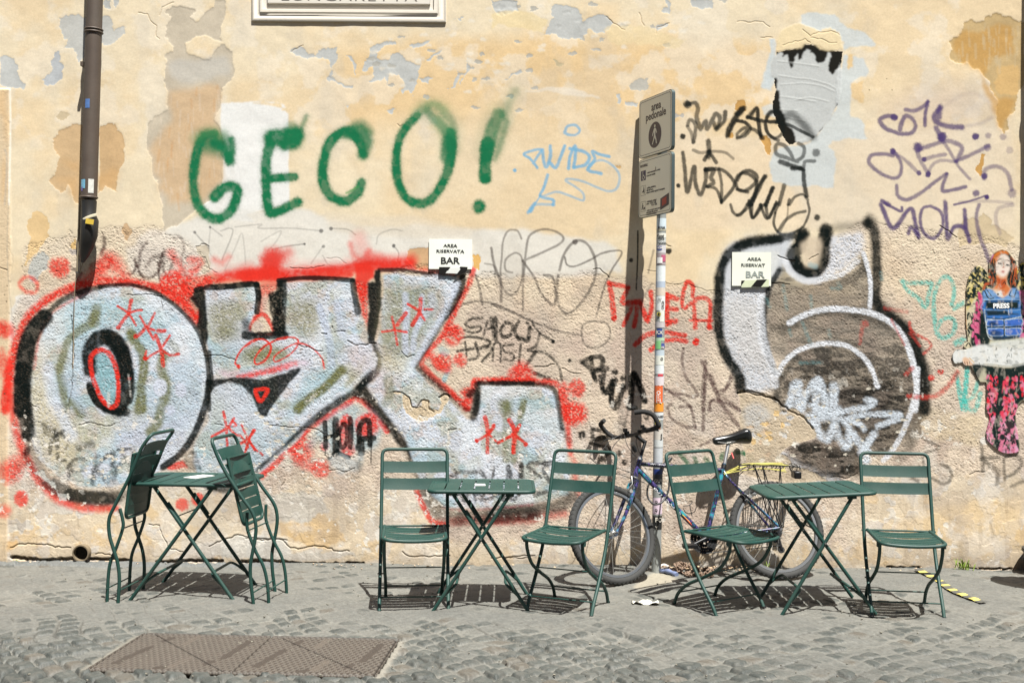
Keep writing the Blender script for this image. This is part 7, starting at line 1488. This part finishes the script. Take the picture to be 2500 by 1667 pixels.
    bar = smooth3([H(1494, 1067, .20), H(1520, 1066, .10), H(1549, 1060, 0), H(1575, 1051, -.10), H(1604, 1046, -.20)], 6); hb = MB(); hb.tube(bar, .0135, 12); hb.build('handlebar', DRK, t)
    for pp, r_ in (([H(1500, 1068, .18), H(1482, 1056, .205), H(1468, 1040, .19), H(1467, 1034, .17), H(1475, 1026, .14)], .0155), ([H(1577, 1051, -.10), H(1597, 1046, -.18), H(1607, 1040, -.215), H(1607, 1034, -.22), H(1594, 1013, -.215), H(1573, 1005, -.21), H(1549, 1007, -.20)], .0165)):
        g_ = MB(); q = smooth3(pp, 7); g_.tube(q, [r_]*len(q), 14); g_.build('bar_end', FOAM, t)
    for pp in ([H(1530, 1056, .06), H(1505, 1068, .15), H(1484, 1072, .13), H(1474, 1076, .10)], [H(1562, 1053, -.06), H(1572, 1046, -.10), H(1590, 1048, -.15), H(1608, 1051, -.13)]):
        g_ = MB(); g_.tube(smooth3(pp, 6), .005, 8); g_.box(pp[0], (.035, .03, .022)); g_.box(pp[1], (.026, .026, .02)); g_.build('brake_lever', DRK, t)
    g_ = MB(); g_.box(H(1526, 1050, .05), (.03, .03, .025)); g_.box(H(1568, 1041, -.09), (.028, .03, .022)); g_.build('shifter', DRK, t)
    # cables
    for pp in (((1521, 1062), (1500, 1083), (1494, 1108), (1492, 1125), (1498, 1140), (1530, 1152), (1551, 1165)), ((1527, 1070), (1535, 1090), (1548, 1106), (1558, 1115)), ((1545, 1062), (1555, 1075), (1556, 1095)), ((1480, 1090), (1460, 1110), (1440, 1118)), ((1515, 1138), (1540, 1152), (1568, 1166), (1579, 1180))):
        pass
    for k, pp in enumerate(([H(1518, 1066, .05), H(1497, 1090, .0), H(1492, 1118, -.05), H(1506, 1140, -.08), B(1540, 1154, .03), B(1556, 1163, .02)], [H(1524, 1062, .04), H(1532, 1088, 0), H(1545, 1106, 0), B(1556, 1117, .01)], [H(1560, 1055, -.06), H(1553, 1075, -.04), H(1558, 1096, -.02), B(1566, 1116, .02)], [H(1520, 1058, .06), H(1490, 1075, .02), H(1470, 1098, -.06), H(1440, 1113, -.10), H(1470, 1140, -.10), B(1520, 1160, .03), B(1574, 1178, .02)])):
        g_ = MB(); g_.tube(smooth3(pp, 8), .0024, 6); g_.build('brake_cable', BLACK, t)
    # round black ball of the bell / lamp hidden behind the cable
    g_ = MB(); c = B(1549, 1096, .02); g_.tube([B(1545, 1088, .03), c, B(1553, 1104, .02)], [.012, .018, .010], 12); g_.build('bell', DRK, t)
    # brakes
    for c, s in ((B(1540, 1200, .04), 1), (B(1829, 1212, .05), -1)):
        g_ = MB(); g_.tube([c+Vector((-.03, 0, .02)), c, c+Vector((0, 0, .04))], .006, 8); g_.disc(c, n, .012, .03, 12); g_.box(c+Vector((-.02*s, 0, .012)), (.05, .012, .014)); g_.build('brake', CHR, t)
    g_ = MB(); g_.tube([B(1542, 1162, .05), B(1544, 1180, .06), B(1533, 1195, .055)], .0022, 6); g_.tube([B(1544, 1180, .06), B(1549, 1198, .05)], .0022, 6); g_.build('brake_straddle', CHR, t)
    # crankset
    g_ = MB(); cr_c = BB-n*(-.045)
    def chainring(Rr, off, N):
        V = []; c = BB+n*off; u = e1; v = e2
        for k in range(N*2):
            a = math.pi*k/N; rr = Rr+(.004 if k % 2 else -.002)
            for o_ in (-.002, .002): V.append(c+(u*math.cos(a)+v*math.sin(a))*rr+n*o_)
            for o_ in (.002, -.002): V.append(c+(u*math.cos(a)+v*math.sin(a))*(Rr-.020)+n*o_)
        K = 4; M_ = N*2; g_.add(V, [(i*K+j, i*K+(j+1) % K, ((i+1) % M_)*K+(j+1) % K, ((i+1) % M_)*K+j) for i in range(M_) for j in range(K)], False)
        for k in range(5):
            a = 2*math.pi*k/5+.3; g_.tube([c, c+(u*math.cos(a)+v*math.sin(a))*(Rr-.01)], .005, 6)
    chainring(.092, -.050, 44); chainring(.072, -.044, 36); chainring(.050, -.038, 26); g_.build('chainring', DRK, t)
    ca = (e1*-.92-e2*.40).normalized()
    g_ = MB(); g_.tube([BB+n*.055, BB+n*.062+ca*.17], [.011, .009], 10); g_.tube([BB-n*.060, BB-n*.068-ca*.17], [.011, .009], 10); g_.tube([BB+n*.06, BB-n*.066], .008, 10); g_.build('crank', DRK, t)
    for s in (1, -1):
        c = BB+(n*.11+ca*.17 if s > 0 else -n*.11-ca*.17); g_ = MB(); g_.box(c, (.095, .07, .022)); g_.box(c, (.07, .085, .014)); g_.build('pedal', DRK, t)
    # chain
    g_ = MB(); cR = hubR-n*.035; g_.tube([BB+e2*.09-n*.045, cR+e2*.035], .0035, 6); g_.tube([BB-e2*.09-n*.045, cR-e2*.10+e1*.02], .0035, 6); g_.build('chain', DRK, t)
    g_ = MB()
    for k, rr in enumerate((.050, .044, .038, .032, .026)): g_.disc(hubR-n*(.022+.004*k), n, rr, .0022, 28)
    g_.build('sprockets', DRK, t)
    g_ = MB(); dj = hubR-n*.05; g_.tube([dj, dj-e2*.05+e1*.02, dj-e2*.125+e1*.035], [.013, .016, .013], 10); g_.disc(dj-e2*.055, n, .022, .012, 16); g_.disc(dj-e2*.125+e1*.035, n, .022, .012, 16); g_.build('derailleur', DRK, t)
    # bottle cage on the down tube
    g_ = MB(); a, b = B(1668, 1236), B(1700, 1262); 
    for pp in ([B(1668, 1235), B(1684, 1232), B(1690, 1224), B(1682, 1222)], [B(1668, 1240), B(1676, 1252), B(1694, 1250), B(1700, 1238)], [B(1684, 1232), B(1686, 1244), B(1690, 1260)]): g_.tube(smooth3(pp, 5), .0028, 6)
    g_.build('bottle_cage', DRK, t)
    # seat post and saddle
    g_ = MB(); g_.tube([B(1768, 1137), B(1778, 1083)], .0135, 14); g_.build('seat_post', CHR, t)
    g_ = MB(); g_.disc(B(1767, 1139), B(1778, 1083)-B(1768, 1137), .018, .025, 14); g_.build('seat_clamp', DRK, t)
    g_ = MB(); c = B(1779, 1080); g_.box(c, (.05, .045, .02)); g_.tube([B(1752, 1079, .02), B(1775, 1082, .022), B(1815, 1072, .022)], .0035, 8); g_.tube([B(1752, 1079, -.02), B(1775, 1082, -.022), B(1815, 1072, -.022)], .0035, 8); g_.build('saddle_rail', CHR, t)
    # saddle: lofted sections nose -> tail
    secs = []; A0, A1 = B(1739, 1073), B(1830, 1062); ln = A1-A0; d = ln.normalized(); upv = (e2-d*e2.dot(d)).normalized()
    for u, w, h, lift in ((0, .012, .030, -.004), (.03, .020, .046, -.002), (.15, .024, .056, -.002), (.35, .030, .058, .000), (.55, .045, .064, .004), (.72, .066, .080, .012), (.86, .078, .100, .018), (.95, .070, .096, .012), (1.0, .048, .070, -.004)):
        r_ = []; c = A0+ln*u+upv*lift
        for k in range(20):
            a = 2*math.pi*k/20; y_ = math.sin(a); x_ = math.cos(a)
            hh = h*(.35 if y_ > 0 else .75); r_.append(c+n*x_*w+upv*(y_*hh-(.008*abs(x_)**3 if y_ > -.3 else 0)))
        secs.append(r_)
    V = [q for s_ in secs for q in s_]; F = [(i*20+k, i*20+(k+1) % 20, (i+1)*20+(k+1) % 20, (i+1)*20+k) for i in range(len(secs)-1) for k in range(20)]+[tuple(range(20)), tuple((len(secs)-1)*20+k for k in range(20))]
    g_ = MB(); g_.add(V, F); so = g_.build('saddle', mat('saddle vinyl', (22, 24, 25), .28, 0, .1, coat=.2), t); sm_ = so.modifiers.new('s', 'SUBSURF'); sm_.levels = 1; sm_.render_levels = 2
    g_ = MB(); g_.tube([B(1786, 1105, .03), B(1791, 1119, .035)], .005, 8); g_.build('reflector', mat('red reflector', (206, 90, 84), .3), t)
    # rear rack
    RK = DRK; g_ = MB()
    for s in (-.06, .06):
        g_.tube(fillet([B(1800, 1135, s), B(1920, 1137, s), B(1953, 1140, s), B(1953, 1146, s)], .02), .0045, 8)
    for px_ in (1806, 1840, 1870, 1900, 1925, 1952): g_.tube([B(px_, 1137, -.06), B(px_, 1137, .06)], .0035, 8)
    for s in (-.07, .07):
        g_.tube([B(1842, 1138, s), hubR+n*s], .004, 8); g_.tube([B(1862, 1138, s), hubR+n*s+e1*.01], .004, 8); g_.tube([B(1905, 1138, s), hubR+n*s+e1*.02], .004, 8)
    g_.tube([B(1815, 1150, .02), B(1793, 1170, .02)], .003, 6); g_.build('rear_rack', RK, t)
    g_ = MB(); g_.box(B(1944, 1158, 0), (.05, .10, .05)); g_.build('rear_lamp', DRK, t, bevel=.008)
    # elastic net tied round the rack (a thing of its own)
    O2 = B(1860, 1140)+O; el = empty('elastic_cord', tuple(O2)); tag(el, 'yellow and black elastic cords stretched over the rear rack of the bicycle', 'elastic cords'); EY = mat('yellow elastic', (196, 188, 92), .7, 0, .15, 80); r = random.Random(8)
    def E(px, py, off): return B(px, py, off)+O-O2
    for k, (st_, mid_, en) in enumerate((((1767, 1155, .02), (1822, 1132, .05), (1925, 1136, .05)), ((1768, 1158, .03), (1830, 1136, .02), (1920, 1135, .0)), ((1770, 1157, .0), (1815, 1133, -.03), (1910, 1130, -.05)), ((1772, 1156, .03), (1850, 1144, .06), (1918, 1148, .06)), ((1769, 1153, .02), (1845, 1132, .0), (1912, 1133, .03)), ((1830, 1146, .06), (1870, 1144, .06), (1920, 1152, .06)), ((1912, 1133, .0), (1916, 1142, .05), (1906, 1152, .06)))):
        a, c, b = E(*st_), E(*mid_), E(*en); MB().tube(smooth3([a, a.lerp(c, .5)+Vector((0, 0, .004)), c, c.lerp(b, .5)+Vector((0, 0, .003)), b], 6), .0027, 8).build('yellow_cord', EY, el)
    for k in range(22):
        x0 = 1808+k*6.2; MB().tube([E(x0, 1134+r.uniform(-3, 2), -.05), E(x0+r.uniform(4, 16), 1137, 0), E(x0+r.uniform(-4, 20), 1147+r.uniform(-2, 4), .06)], .0030, 6).build('black_cord', BLACK, el)
    # cable lock looped round post and down tube
    O3 = B(1600, 1190, .03)+O; lk = empty('cable_lock', tuple(O3)); tag(lk, 'black cable lock looped round the sign post and the bicycle frame', 'lock')
    def K_(px, py, off): return B(px, py, off)+O-O3
    q = smooth3([K_(1640, 1118, -.06), K_(1625, 1126, -.09), K_(1612, 1160, -.11), K_(1586, 1180, -.10), K_(1580, 1200, -.03), K_(1583, 1216, .03), K_(1596, 1230, .045), K_(1612, 1228, .04), K_(1625, 1214, .035), K_(1633, 1190, .035), K_(1634, 1150, .03), K_(1630, 1132, .0), K_(1640, 1118, -.06)], 8)
    MB().tube(q, .0065, 10).build('cable', BLACK, lk); MB().tube([K_(1636, 1120, -.05), K_(1616, 1140, -.02)], .014, 12).build('lock_body', BLACK, lk)
build_wall()
street, MC = build_ground()
build_cover(MC)
ground_bits()
build_bike()
build_opposite()
